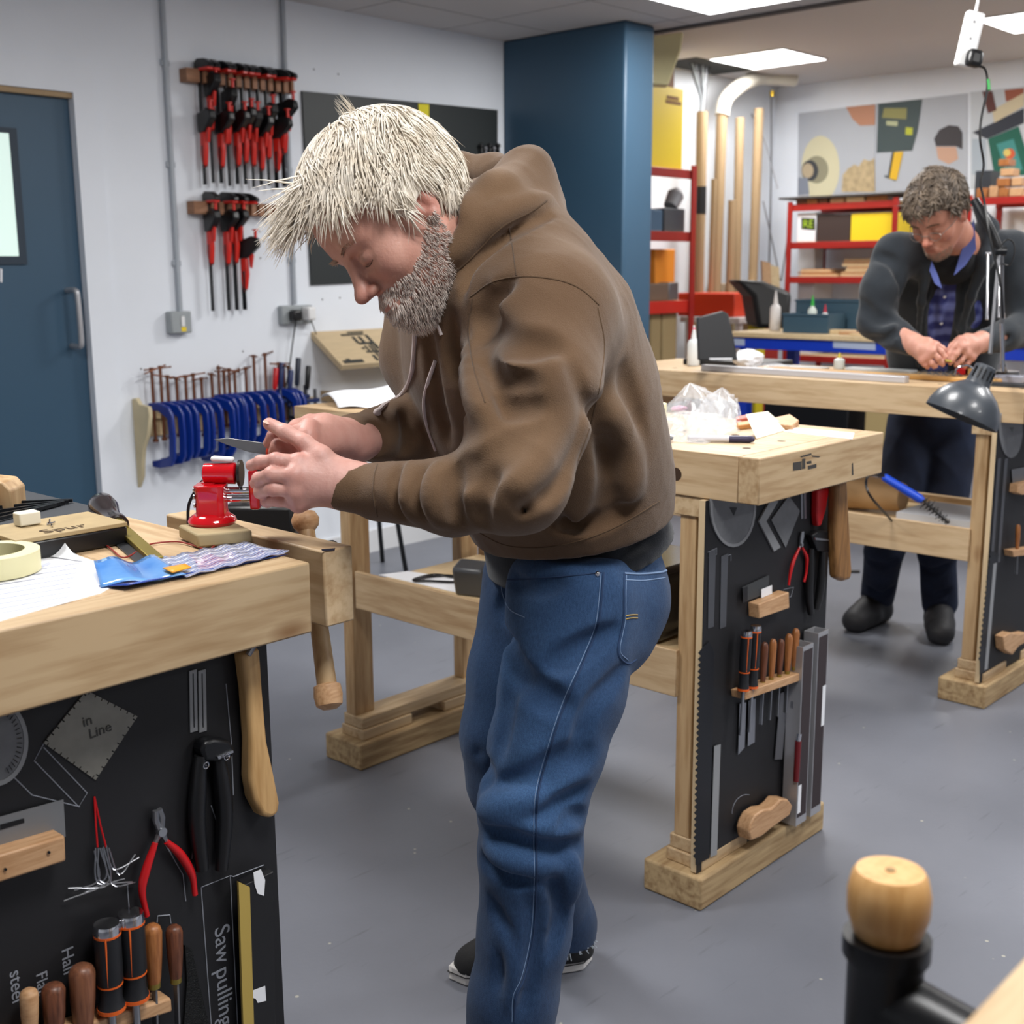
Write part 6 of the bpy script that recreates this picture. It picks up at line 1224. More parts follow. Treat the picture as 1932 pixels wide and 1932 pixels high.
def make_head(fr, neck, vox, skin, lips, nose=1.0, ear_red=1, brow=1.0, jaw=1.0):
    g = SDF((-.125, -.1, -.225), (.15, .1, .145), vox); nb = fr.l(neck)[0]
    g.ell((-.014, 0, .032), (.1, .0755, .09), k=0); g.ell((.03, 0, .03), (.062, .064, .075), k=.03); g.ell((.032, 0, -.035), (.057, .058, .082), k=.03)
    for s in (1, -1):
        g.rc((-.005, s*.055, -.05), (.055, s*.024, -.103), .02*jaw, .017, k=.025); g.ell((.056, s*.04, -.032), (.026, .022, .024), k=.022)
        g.rc((.078, s*.012, .018), (.066, s*.045, .016), .012*brow, .01, k=.014)
    g.ell((.07, 0, -.108), (.021, .022, .018), k=.02); g.ell((.077, 0, -.075), (.022, .028, .026), k=.02)
    for s in (1, -1): g.ell((.098, s*.032, -.006), (.02, .019, .013), k=.014, op='sub')
    g.rc((.083, 0, .008), (.105*nose, 0, -.032), .0085, .0105, k=.012); g.ell((.111*nose, 0, -.038), (.0125, .0125, .0105), k=.007)
    for s in (1, -1):
        g.ell((.099, s*.0125, -.043), (.011, .0075, .0075), k=.005); g.ell((.104, s*.0075, -.0515), (.006, .0035, .004), k=.003, op='sub')
        g.ell((.073, s*.0315, -.0075), (.0165, .017, .0145), k=.004)
        g.rc((.0885, s*.02, -.0145), (.0865, s*.044, -.0155), .0012, .0008, k=.003, op='sub')
        g.rc((.089, s*.019, .0035), (.084, s*.046, .001), .0015, .0015, k=.004, op='sub')
        g.rc((.1, s*.02, -.052), (.082, s*.033, -.078), .002, .002, k=.01, op='sub')
    g.rc((.096, -.016, -.0665), (.096, .016, -.0665), .0048, .0048, k=.006); g.rc((.094, -.015, -.076), (.094, .015, -.076), .006, .006, k=.006)
    g.rc((.1035, -.022, -.0708), (.1035, .022, -.0708), .0016, .0016, k=.003, op='sub')
    for s in (1, -1):
        e = np.array([-.012, s*.077, -.008]); ax = [(.93, s*-.35, -.1), (s*.36, .93, 0), (.1, 0, 1)]
        g.ell(e, (.018, .0065, .032), ax, k=.006); g.ell(e+[.004, s*.006, .004], (.0105, .0055, .021), ax, k=.003, op='sub'); g.ell(e+[-.006, s*.003, -.004], (.006, .005, .014), ax, k=.003)
        g.ell(e+[.0, s*.002, -.025], (.008, .006, .009), ax, k=.004)
    g.rc((-.035, 0, -.045), nb, .055, .062, k=.03); g.rc((-.01, 0, -.075), nb+np.array([.02, 0, .0]), .045, .055, k=.03)
    V, F = g.mesh(); V = relax(V, F, 1, .4)
    base = np.array(lin(skin)[:3]); red = np.array(lin(lips)[:3]); col = np.tile(base, (len(V), 1))
    def blend(c, r, tgt, a):
        nonlocal col
        d = np.linalg.norm((V-np.array(c))/np.array(r), axis=1); w_ = np.clip(1.3-d, 0, 1)[:, None]*a; col = col*(1-w_)+np.array(tgt)*w_
    blend((.11, 0, -.04), (.025, .022, .02), red, .55); 
    for s in (1, -1): blend((.07, s*.042, -.035), (.03, .02, .022), red, .35); blend((-.012, s*.08, -.005), (.03, .02, .04), red, .6*ear_red); blend((.088, s*.032, -.006), (.012, .018, .01), base*.62, .5); blend((.088, s*.032, -.0152), (.005, .014, .0022), base*.15, .9)
    blend((.1, 0, -.071), (.012, .022, .009), red*.8, .6)
    return g, V, F, col
def onface(g, y, z, lift=0):
    xs = np.arange(.15, .03, -.0005); v = g.val(np.stack([xs, np.full_like(xs, y), np.full_like(xs, z)], 1)); return np.array([xs[np.argmax(v < 0)]+lift, y, z])
def hair_cap(fr, g, vox, th, cut, noise=.004, seed=1):
    """head field grown by th where cut(P) is positive"""
    h = SDF(g.lo-.03, g.lo+g.h*g.n+.03, vox); X, Y, Z = np.meshgrid(*h.ax, indexing='ij'); P = np.stack([X.ravel(), Y.ravel(), Z.ravel()], 1)
    d = np.sqrt(((P[:, 0]+.014)/.1)**2+(P[:, 1]/.0755)**2+((P[:, 2]-.032)/.09)**2); dd = (d-1)*.085
    rg = np.random.default_rng(seed); n = sum(np.sin(P@(rg.normal(size=3)*70)+rg.uniform(0, 6)) for _ in range(6))/6*noise
    c = cut(P); f = dd-th+n; f = np.maximum(f, -c); h.D = f.reshape(h.n).astype(np.float32); V, F = h.mesh(); return V, F
def strands(roots, nrm, comb, L, n, r, seed, grav=(0, 0, 0), curl=.2, lift=.35, steps=6, cen=(-.014, 0, .032), rad=(.1, .0755, .09), lay=0):
    """tapered locks grown in head space"""
    rg = np.random.default_rng(seed); idx = rg.integers(0, len(roots), n); R0 = roots[idx]; N = nrm[idx]; cen = np.array(cen); rad = np.array(rad); VV = []; FF = []; off = 0
    ph = rg.normal(size=(4, 3))*45
    for k in range(n):
        p = R0[k].copy(); nn = N[k]; c = comb(p); w_ = np.array([np.sin(p@ph[0]), np.sin(p@ph[1]+1), np.sin(p@ph[2]+2)]); d = nn*lift+c+w_*curl+rg.normal(size=3)*.12*curl*3; d = d/np.linalg.norm(d)
        l = L(p)*rg.uniform(.7, 1.15); pts = [p]; ly = lay(R0[k]) if callable(lay) else lay; sh = rg.uniform(.99, 1.07) if ly > 0 or callable(lay) else 0
        for s in range(steps):
            d = d+np.array(grav)*.25+rg.normal(size=3)*.05; t = (p-cen)/rad; q = np.linalg.norm(t); m_ = t/rad; m_ = m_/max(np.linalg.norm(m_), 1e-9)
            if q < 1.12 and ly > 0: d = d-m_*(d@m_)*ly
            d = d/np.linalg.norm(d); p = p+d*l/steps; t = (p-cen)/rad; q = np.linalg.norm(t)
            if q < sh: p = cen+t/q*sh*rad
            pts.append(p)
        pts = np.array(pts); a = np.cross(d, [.3, .5, .8]); a /= np.linalg.norm(a); b = np.cross(d, a)
        rr = r*np.array([.9]+[1-.92*(s/steps)**1.6 for s in range(1, steps+1)])
        for t_ in range(3):
            an = 2*PI*t_/3; VV.append(pts+(a*math.cos(an)+b*math.sin(an)*.45)[None]*rr[:, None])
        m = steps+1
        for s in range(steps):
            for t_ in range(3): u = (t_+1) % 3; FF.append((off+t_*m+s, off+u*m+s, off+u*m+s+1, off+t_*m+s+1))
        off += 3*m
    return np.concatenate(VV), np.array(FF)
def scalp(g, V, F, test):
    n = vnormals(V, F); m = test(V); return V[m], n[m]
def hand(wrist, palm, kn, fingers, thumb, vox, skin, red, pr=(.024, .02), psq=None, fr_=(.0098, .0088, .0078), arm=None):
    """wrist, palm centre, knuckles (4), fingers (4 lists of joints after the knuckle), thumb joints"""
    P = [wrist, palm]+list(kn)+[q for f in fingers for q in f]+list(thumb)+([arm] if arm is not None else [])
    P = np.array(P); g = SDF(P.min(0)-.045, P.max(0)+.045, vox)
    g.rc(wrist, palm, pr[0]*1.08, pr[0], k=.012, sq=psq)
    if arm is not None: g.rc(arm, wrist, .033, pr[0]*1.1, k=.015)
    for i in range(4): g.rc(wrist+(palm-wrist)*.4, kn[i], pr[1]*.85, .0115, k=.014)
    for i in range(3): g.rc(kn[i], kn[i+1], .0115, .0115, k=.008)
    g.rc(thumb[0]*.4+wrist*.6, thumb[0], .018, .0155, k=.014)
    for i in range(len(thumb)-1): g.rc(thumb[i], thumb[i+1], (.0145, .0112, .0098, .009)[i], (.0112, .0102, .0088, .008)[i], k=.006)
    for i in range(4):
        ch = [kn[i]]+list(fingers[i]); s = (1, 1.03, .98, .87)[i]
        for j in range(len(ch)-1): g.rc(ch[j], ch[j+1], (.0104, .0095, .0085, .008)[j]*s, (.0093, .0086, .0078, .007)[j]*s, k=.0025)
        for j in range(1, len(ch)-1): g.ell(ch[j], (.0103*s-.001*j*.4,)*3, k=.004)
    V, F = g.mesh(); V = relax(V, F, 1, .35); base = np.array(lin(skin)[:3]); rd = np.array(lin(red)[:3]); col = np.tile(base, (len(V), 1))
    for c, r, a in [(k_, .016, .45) for k_ in kn]+[(f[j], .012, .4) for f in fingers for j in range(len(f))]+[(thumb[-1], .014, .5), (thumb[1], .014, .3)]:
        d = np.linalg.norm(V-c, axis=1)/r; w_ = (np.clip(1.2-d, 0, 1)*a)[:, None]; col = col*(1-w_)+rd*w_
    return V, F, col
def nail(c, d, n, size, m, parent):
    c = Vector(c); d = Vector(d).normalized(); n = Vector(n); n = (n-d*n.dot(d)).normalized(); MB().ball(tuple(c), (size*.75, size, .0016), 10, 6, ax=(d.cross(n).normalized(), d, n)).build('fingernail', m, parent, smooth=True)
def grid_for(pts, rs, vox, pad=.03): P = np.array(pts); R = np.array(rs)[:, None]; return SDF((P-R).min(0)-pad, (P+R).max(0)+pad, vox)
from mathutils.bvhtree import BVHTree
def surf(V, F): return BVHTree.FromPolygons([tuple(v) for v in V.tolist()], [tuple(f) for f in F.tolist()])
def cast(b, x, y): q = b.ray_cast(CO, ray(x, y).normalized()); return q[0]
def tubes_on(b, px, r, name, m, parent, n=5, jump=.03):
    """a cord that follows the finished surface along a drawn line"""
    P = smoothpts([(x, y, 0) for x, y in px], 10); run = []; mb = MB()
    for p in P+[None]:
        q = cast(b, p[0], p[1]) if p is not None else None
        if q is None or (run and (q-run[-1]).length > jump):
            if len(run) > 2: mb.tube(run, r, n)
            run = []
        if q is not None: run.append(q)
    if mb.v: return mb.build(name, m, parent, smooth=True)
def ripple(V, F, amp, freq, seed, aniso=(1, 1, 1), sharp=1.0):
    rg = np.random.default_rng(seed); n = vnormals(V, F); P = V*np.array(aniso); w_ = np.stack([np.sin(P@(rg.normal(size=3)*freq*.5)+rg.uniform(0, 6)) for _ in range(3)], 1)*.6
    s = 0
    for i in range(5): k = rg.normal(size=3)*freq*(.6+.25*i); s = s+(1-np.abs(np.sin(P@k+w_@rg.normal(size=3)+rg.uniform(0, 6))))**sharp/(1+.5*i)
    s = s/2.6-.45; return V+n*(s*amp)[:, None]
NAIL = mat('nail', '#e0b3a2', .3)

# ---------------------------------------------------------------- the man in the brown hoodie
def man_one():
    hx, hy = 742, 415; rv = ray(hx, hy).normalized(); r_ = (RT-rv*RT.dot(rv)).normalized(); u_ = r_.cross(rv); ph = math.radians(24)
    X = (r_*-.69-u_*.72)*math.cos(ph)-rv*math.sin(ph); Z = r_*-.72+u_*.69
    fr = Frame(dep(hx, hy, 1.67), X, Z); NB = D_(886, 462, 1.735)
    g, V, F, col = make_head(fr, NB, .0022, '#bf9080', '#a8675c')
    # hands ------------------------------------------------------
    sk, rd = '#d0a196', '#bf6f66'
    w1 = D_(650, 915, 1.645); pc1 = D_(595, 905, 1.64); kn1 = [D_(563, 872, 1.625), D_(556, 898, 1.615), D_(556, 926, 1.62), D_(563, 950, 1.632)]
    f1 = [[D_(520, 868, 1.62), D_(492, 872, 1.635), D_(474, 878, 1.65)], [D_(512, 895, 1.612), D_(489, 904, 1.63), D_(482, 912, 1.655)], [D_(514, 922, 1.617), D_(492, 927, 1.635), D_(489, 931, 1.66)], [D_(526, 944, 1.632), D_(504, 946, 1.647), D_(500, 946, 1.665)]]
    th1 = [D_(606, 862, 1.635), D_(574, 835, 1.64), D_(538, 815, 1.65), D_(508, 800, 1.66)]
    A = hand(w1, pc1, kn1, f1, th1, .0018, sk, rd, pr=(.029, .025), arm=D_(720, 922, 1.645))
    w2 = D_(668, 832, 1.80); pc2 = D_(618, 822, 1.75); kn2 = [D_(582, 806, 1.70), D_(580, 822, 1.69), D_(582, 838, 1.69), D_(590, 852, 1.70)]
    f2 = [[D_(548, 818, 1.685), D_(516, 824, 1.68), D_(507, 836, 1.685)], [D_(552, 840, 1.675), D_(524, 842, 1.67), D_(517, 852, 1.675)], [D_(556, 852, 1.675), D_(532, 856, 1.67), D_(526, 862, 1.68)], [D_(565, 862, 1.68), D_(545, 866, 1.68), D_(540, 870, 1.69)]]
    th2 = [D_(610, 802, 1.74), D_(585, 797, 1.735), D_(560, 805, 1.72), D_(545, 812, 1.705)]
    B = hand(w2, pc2, kn2, f2, th2, .0018, '#c99a8e', rd, pr=(.028, .024), arm=D_(730, 815, 1.86))
    # inner body, under the clothes
    pel, mid, che = D_(1085, 1050, 2.02), D_(1020, 790, 1.90), D_(965, 590, 1.80)
    LAT = np.array([-.37, -.93, 0]); LAT /= np.linalg.norm(LAT)
    bo = SDF(np.minimum(np.minimum(pel, NB), mid)-.9, np.maximum(np.maximum(pel, NB), mid)+.5, .016)
    bo.chain([pel, mid, che, NB], [.09, .09, .09, .05], .03, sq=(LAT, 1.3))
    shN, shF = D_(1030, 600, 1.645), D_(835, 565, 1.97); elN, elF = D_(972, 905, 1.53), D_(850, 805, 1.94)
    bo.rc(shN, shF, .05, .05, k=.04); bo.chain([shN, elN, D_(740, 924, 1.645)], [.045, .035, .026]); bo.chain([shF, elF, D_(740, 815, 1.87)], [.045, .035, .026])
    hipN, hipF = D_(1085, 1120, 1.93), D_(1020, 1100, 2.13); knN, knF = D_(1003, 1520, 1.90), D_(950, 1410, 2.10)
    anN = npv(onz(957, 2012, .10)); anF = npv(onz(1064, 1738, .13)); dA = float((Vector(anN)-CO).dot(FW)); dI = lambda y: 1.90+(dA-1.90)*(y-1520)/492
    bo.chain([hipN, knN, anN], [.06, .045, .035]); bo.chain([hipF, knF, anF], [.06, .045, .035])
    bV, bF = bo.mesh(); bcol = np.tile(np.array(lin(sk)[:3]), (len(bV), 1))
    # ears, face etc. go to world space
    me = npmesh('person', [(fr.w(V), F), A[:2], B[:2], (bV, bF)], SKIN, colors=[col, A[2], B[2], bcol])
    tag(me, 'grey-bearded man in a brown hoodie and blue jeans, bent over, holding a file', 'person')
    nail(D_(503, 797, 1.652), D_(500, 795, 1.66)-D_(520, 806, 1.655), [0, 0, 1], .006, NAIL, me)
    for f_, q in ((f1[0][-1], f1[0][-2]),): nail(f_+(f_-q)*.1+np.array([0, 0, .006]), f_-q, [0, 0, 1], .0055, NAIL, me)
    # brows and lashes
    W = lambda p: Vector(fr.w(p)[0])
    for s in (1, -1):
        MB().tube(smoothpts([W(onface(g, s*.020, -.0148)), W(onface(g, s*.026, -.0168)), W(onface(g, s*.033, -.0172)), W(onface(g, s*.039, -.0166)), W(onface(g, s*.045, -.0150))], 4), .0008, 5).build('eyelashes', mat('lash', '#4a342c', .8), me)
    pb = np.array([onface(g, s*(.012+.034*t), .0155+dz+.004*math.sin(t*3), .0) for s in (1, -1) for t in np.linspace(0, 1, 12) for dz in (0, .003)]); nb_ = np.array([[.9, 0, .3]]*len(pb))
    SV, SF = strands(pb, nb_, lambda p: np.array([.1, np.sign(p[1])*1.0, -.1]), lambda p: .010, 300, .0007, 3, lift=.2, steps=3, rad=(.001,)*3)
    npmesh('eyebrows', [(fr.w(SV), SF)], mat('pale_brow', '#c2a996', .7), me)
    # hair
    def hz(P): # positive above the hair line
        x, y, z = P[:, 0], P[:, 1], P[:, 2]; a = z-np.interp(x, [-.12, -.05, -.02, .015, .04, .06, .09], [-.075, -.055, .0, -.012, .038, .064, .076]); return a
    HV, HF = hair_cap(fr, g, .003, .018, hz, .005)
    hm = cloth('blond_hair', '#e6ded2', '#c9bfb0', .5, 700, .3, 60, 0); hm2 = mat('blond_strands', '#f3ece0', .5, noise=.3, col2='#d6cab8', nscale=40)
    npmesh('hair', [(fr.w(HV), HF)], hm, me)
    Rt, Rn = scalp(g, V, F, lambda P: (hz(P) > .002) & (np.abs(P[:, 1]) < .085) & ~((P[:, 0] > -.032) & (P[:, 0] < .010) & (P[:, 2] < .016) & (np.abs(P[:, 1]) > .066)))
    Rt = Rt+Rn*.002
    def comb(p):
        x, y, z = p; top = np.clip((z-.04)/.07, 0, 1); s = np.sign(y)
        return np.array([.75*top+.15, s*.25*top, -.1*top-.75*(1-top)])+np.array([.5, 0, .25])*(x > .05)*top
    RR = (.119, .095, .109)
    def comb1(p):
        x, y, z = p; s_ = np.sign(y); b = np.clip((-x-.02)/.06, 0, 1); top = np.clip((z-.03)/.06, 0, 1)
        v = np.array([.9, s_*.35, -.25])*top+np.array([.25, 0, -.95])*(1-top)+np.array([-.5, 0, -.8])*b*(1-top*.4); f = np.clip((x-.02)/.03, 0, 1)*np.clip((z-.035)/.02, 0, 1); return v*(1-f)+np.array([1.1, s_*.05, .02])*f
    S1 = strands(Rt+Rn*.010, Rn, comb1, lambda p: (.042-.016*(p[0] > .02)*(p[2] < .065))+.018*np.clip((p[2]-.05)/.06, 0, 1)+.010*(p[0] > .05), 5400, .0021, 5, curl=.42, lift=.06, grav=(0, 0, -.14), rad=RR, steps=8, lay=lambda p: .85-.6*float(np.clip((p[0]-.03)/.03, 0, 1)*np.clip((p[2]-.03)/.02, 0, 1)))
    S2 = strands(Rt+Rn*.012, Rn, comb1, lambda p: .042, 260, .0010, 9, curl=.6, lift=.35, rad=RR, lay=.35)
    npmesh('hair_strands', [(fr.w(S1[0]), S1[1]), (fr.w(S2[0]), S2[1])], hm2, me)
    # a cowlick standing up at the crown
    cw = np.array([[-.066+.012*math.sin(i), .01*math.cos(i*2), .116] for i in range(8)]); S3 = strands(cw, np.array([[-.25, 0, 1]]*8), lambda p: np.array([-.1, 0, .6]), lambda p: .045, 40, .0007, 13, curl=.35, lift=1)
    npmesh('hair_tuft', [(fr.w(S3[0]), S3[1])], hm2, me)
    # beard
    def bz(P):
        x, y, z = P[:, 0], P[:, 1], P[:, 2]; ay = np.abs(y)
        low = (z < np.interp(x, [-.03, .0, .03, .06, .075, .1], [-.03, -.03, -.05, -.062, -.056, -.053])) & (x > -.012) & (z > -.14)
        return low & ~((x > .085) & (ay < .018) & (np.abs(z+.0722) < .0030))
    Rt, Rn = scalp(g, V, F, bz); ok = Rt[:, 0]+.6*(Rt[:, 2]+.13) > -.005; Rt, Rn = Rt[ok], Rn[ok]
    S4 = strands(Rt, Rn, lambda p: np.array([.35, 0, -.8]), lambda p: .008+.010*np.clip((p[0]-.04)/.04, 0, 1)*(p[2] < -.08), 6000, .0009, 21, curl=.35, lift=.3, steps=4, rad=(.001, .001, .001), grav=(0, 0, -.1))
    npmesh('beard', [(fr.w(S4[0]), S4[1])], mat('grey_beard', '#ddd2ca', .6, noise=.4, col2='#b8a89f', nscale=50), me)
    # hoodie ------------------------------------------------------
    HB = cloth('brown_fleece', '#705842', '#5e4835', .95, 700, .5, 5); HB2 = cloth('brown_rib', '#795a40', '#6a4c34', .95, 900, .6, 5)
    T = [D_(1082, 1005, 2.02), D_(1058, 900, 1.97), D_(1022, 800, 1.92), D_(996, 700, 1.87), D_(968, 610, 1.82), D_(935, 530, 1.785)]; TR = [.150, .160, .168, .166, .155, .12]
    allp = T+[shN, shF, elN, elF, D_(640, 918, 1.64), D_(640, 830, 1.8), D_(1030, 290, 1.85)]; h = grid_for(allp, [.2]*6+[.1]*4+[.05]*3, .0052)
    h.chain(T, TR, .05, sq=(LAT, 1.22)); h.rc(shN, D_(950, 520, 1.78), .088, .10, k=.06); h.rc(shF, D_(930, 520, 1.80), .085, .10, k=.06)
    h.chain([shN, D_(1005, 745, 1.575), elN], [.088, .083, .07], .035); h.chain([elN, D_(855, 938, 1.575), D_(712, 927, 1.64)], [.066, .05, .0415], .02)
    h.rc(D_(704, 925, 1.642), D_(648, 918, 1.642), .037, .0355, k=.003)
    h.chain([shF, D_(812, 670, 1.975), elF], [.085, .076, .06], .03); h.chain([elF, D_(760, 815, 1.88), D_(712, 820, 1.84)], [.058, .049, .044], .02); h.rc(D_(706, 822, 1.835), D_(662, 826, 1.80), .038, .037, k=.003)
    # hood lying on the shoulders
    near = [D_(800, 545, 1.70), D_(838, 480, 1.665), D_(880, 420, 1.66), D_(940, 372, 1.69), D_(1000, 318, 1.77)]; far = [D_(800, 545, 1.76), D_(850, 470, 1.92), D_(852, 360, 1.97), D_(866, 316, 1.96), D_(930, 322, 1.91), D_(1000, 318, 1.80)]
    h.chain([D_(880, 520, 1.76), D_(930, 455, 1.76), D_(985, 385, 1.78)], [.09, .085, .055], .03); h.chain(near, [.022, .028, .032, .034, .022], .02); h.chain(far, [.02, .022, .02, .024, .026, .022], .02)
    h.rc(D_(1000, 315, 1.80), D_(1015, 390, 1.82), .022, .03, k=.03); h.rc(D_(985, 350, 1.80), D_(1010, 400, 1.84), .04, .035, k=.04)
    # the neck opening and the dark inside of the hood
    h.rc(D_(840, 465, 1.76), D_(905, 395, 1.80), .052, .042, k=.012, op='sub'); h.rc(D_(905, 395, 1.80), D_(900, 330, 1.84), .042, .036, k=.012, op='sub'); h.ell(D_(745, 420, 1.68), (.10, .10, .10), k=.01, op='sub')
    ax = (T[0]-T[2]); ax /= np.linalg.norm(ax); cut = npv(-UP+RT*.20+FW*.28); cut /= np.linalg.norm(cut); hp = D_(1078, 990, 2.0); h.half(hp, cut, .004)
    # creases
    for pts, r, k in [([(905,560),(900,640),(912,720),(940,790)], .010, .03), ([(985,790),(940,840),(905,870),(860,880)], .008, .018), ([(1010,800),(960,870),(900,900),(830,905)], .008, .018), ([(1075,700),(1080,800),(1060,880),(1020,940)], .012, .03),
                      ([(800,880),(790,930),(800,975)], .006, .014), ([(755,878),(748,930),(756,975)], .006, .014), ([(860,885),(850,935),(862,985)], .006, .016), ([(930,900),(900,950),(905,990)], .007, .018), ([(905,690),(950,720),(1010,722)], .007, .02), ([(900,745),(950,770),(1020,765)], .007, .02),
                      ([(1110,760),(1150,830),(1160,920),(1140,980)], .010, .03), ([(1180,700),(1205,800),(1210,900)], .008, .025), ([(985,960),(1050,985),(1130,985),(1200,950)], .006, .02), ([(850,600),(860,700),(880,780)], .007, .02), ([(800,620),(815,720),(840,830)], .006, .02),
                      ([(960,530),(930,580),(905,640)], .006, .02), ([(822,552),(850,512),(900,462),(950,428),(1000,408),(1040,402)], .022, .006), ([(870,560),(920,480),(985,420)], .005, .012), ([(900,600),(960,640),(1050,650)], .008, .03), ([(700,800),(715,840),(705,862)], .005, .012), ([(760,770),(770,820),(765,855)], .005, .012)]:
        h.fold(pts, r, k, push=r*.45)
    for pts, r, k in [([(818,530),(846,490),(896,438),(946,404),(1000,384),(1036,378)], .016, .014), ([(1045,700),(1050,790),(1020,870),(975,915)], .009, .03), ([(880,650),(895,740),(925,800)], .008, .025), ([(825,882),(818,935),(830,985)], .007, .02), ([(775,876),(768,930),(775,975)], .006, .015), ([(1140,760),(1180,840),(1190,930)], .010, .03)]:
        h.fold(pts, r, k, op='add', push=-r*.2)
    HV, HF = h.mesh(); HV = relax(HV, HF, 2, .5)
    HV = ripple(HV, HF, .0045, 13, 4, (1, 1, .7), 1.6); HV = ripple(HV, HF, .0022, 34, 6, (1, 1, .8), 2.2); hb = surf(HV, HF)
    ho = npmesh('hoodie', [(HV, HF)], HB, me)
    # seams as fine cords following the cloth
    SEAM = cloth('brown_seam', '#5f4a36', '#4e3b2a', .9)
    for px in ([(712,876),(706,900),(705,935),(712,975)], [(888,560),(930,532),(985,522),(1050,528),(1095,545),(1130,575)], [(892,565),(885,620),(893,690),(915,760)], [(822,545),(880,495),(945,430),(1000,400),(1032,378)], [(1128,580),(1140,660),(1120,780),(1090,870)], [(960,430),(968,470),(975,520)], [(900,1003),(960,1030),(1050,1030),(1150,1000),(1245,945)]):
        tubes_on(hb, px, .0013, 'seam', SEAM, ho)
    CORD = mat('white_cord', '#cfc3c2', .8, bump=.4, bscale=900)
    for px, lab in (([(779,545),(782,600),(782,650),(775,710),(757,745),(725,765),(712,778)], 1), ([(826,545),(822,580),(821,603)], 2)):
        q = [cast(hb, x, y) for x, y in px]; q = [a-ray(*p_)*.003 if a is not None else dep(p_[0], p_[1], 1.70) for a, p_ in zip(q, px)]
        for i in range(1, len(q)): 
            if (q[i]-q[i-1]).length > .16: q[i] = dep(px[i][0], px[i][1], (q[i-1]-CO).dot(FW))
        o = MB().tube(smoothpts(q, 6), .0038, 8).ball(tuple(q[-1]), .0062, 10, 6).build('drawstring', CORD, ho, smooth=True)
    q = [cast(hb, x, y) for x, y in [(821,605),(828,618),(833,632)]]; q = [Vector(a) for a in q if a is not None]
    if len(q) > 1: MB().tube(q, .003, 8).build('drawstring', CORD, ho, smooth=True)
    q = [cast(hb, x, y) for x, y in [(822,680),(808,720),(800,760),(805,800),(822,850)]]; q = [Vector(a) for a in q if a is not None]
    if len(q) > 1: MB().tube(smoothpts(q, 6), .003, 8).build('drawstring', CORD, ho, smooth=True)
    # T-shirt hem under the hoodie, and its dark collar
    TS = cloth('black_jersey', '#20242c', '#14171d', .9, 600)
    t = grid_for([T[0], pel+ax*.05], [.26, .26], .006); a0 = T[0]+ax*.0; t.chain([a0-ax*.06, a0+ax*.06, a0+ax*.14], [.141, .150, .156], .02, sq=(LAT, 1.22)); t.half(hp+cut*.062, cut+npv(RT)*.10, .006)
    t.half(hp-cut*.03, -cut, .003)
    for px in ([(1000,1052),(1100,1040),(1200,1000)], [(1180,1040),(1240,1005),(1265,975)]): t.fold(px, .006, .02)
    tV, tF = t.mesh(); tV = ripple(relax(tV, tF, 2), tF, .004, 16, 8); npmesh('t_shirt', [(tV, tF)], TS, me)
    nk = [dep(838+18*math.sin(a), 395+48*math.cos(a)*-1, 1.80+.05*math.cos(a)) for a in np.linspace(-.2, 2.6, 9)]; MB().tube(smoothpts(nk, 4), .011, 8).build('t_shirt_collar', TS, me, smooth=True)
    # jeans ------------------------------------------------------
    JM = mat('denim', '#35527a', .85, noise=.3, col2='#253c5e', nscale=4.5, bump=.5, bscale=900, sheen=.1, spec=.2, detail=7)
    nt = JM.node_tree; L = nt.links.new; bs = nt.nodes['Principled BSDF']; src = bs.inputs['Base Color'].links[0].from_socket
    n2 = nt.nodes.new('ShaderNodeTexNoise'); n2.inputs['Scale'].default_value = 420; n2.inputs['Detail'].default_value = 3; mp = nt.nodes.new('ShaderNodeMapping'); mp.inputs['Scale'].default_value = (1, 1, .25); L(nt.nodes['Texture Coordinate'].outputs['Object'], mp.inputs[0]); L(mp.outputs[0], n2.inputs['Vector'])
    r2 = nt.nodes.new('ShaderNodeValToRGB'); r2.color_ramp.elements[0].position = .3; r2.color_ramp.elements[1].position = .7; r2.color_ramp.elements[0].color = (.74, .77, .8, 1); r2.color_ramp.elements[1].color = (1.2, 1.18, 1.14, 1); L(n2.outputs['Fac'], r2.inputs[0])
    va = nt.nodes.new('ShaderNodeVertexColor'); va.layer_name = 'tone'; m1 = nt.nodes.new('ShaderNodeMix'); m1.data_type = 'RGBA'; m1.blend_type = 'MULTIPLY'; m1.inputs[0].default_value = 1; L(src, m1.inputs[6]); L(r2.outputs[0], m1.inputs[7])
    m3 = nt.nodes.new('ShaderNodeMix'); m3.data_type = 'RGBA'; m3.blend_type = 'MULTIPLY'; m3.inputs[0].default_value = 1; L(m1.outputs[2], m3.inputs[6]); L(va.outputs[0], m3.inputs[7]); L(m3.outputs[2], bs.inputs['Base Color'])
    anF2 = anF-np.array([0, 0, .07]); anN2 = anN-np.array([0, 0, .07])
    ptsN = [hipN, D_(1062, 1300, 1.91), D_(1032, 1410, 1.90), knN, D_(1001, 1610, dI(1610)+.01), D_(988, 1760, dI(1760)+.01), D_(968, 1880, dI(1880)), anN, anN2]; rN = [.112, .098, .090, .084, .083, .074, .071, .074, .078]
    ptsF = [hipF, D_(985, 1280, 2.11), D_(958, 1390, 2.10), D_(965, 1470, 2.12), D_(1024, 1600, 2.22), anF, anF2]; rF = [.105, .09, .078, .074, .064, .057, .060]
    j = grid_for(ptsN+ptsF+[pel], rN+rF+[.2], .0058)
    wst = D_(1092, 1060, 2.02); j.rc(wst, D_(1096, 1120, 2.03), .124, .126, k=.04, sq=(LAT, 1.2)); j.rc(D_(1152, 1130, 1.98), D_(1135, 1190, 1.97), .092, .08, k=.05); j.rc(D_(1125, 1130, 2.12), D_(1095, 1180, 2.12), .092, .08, k=.05)
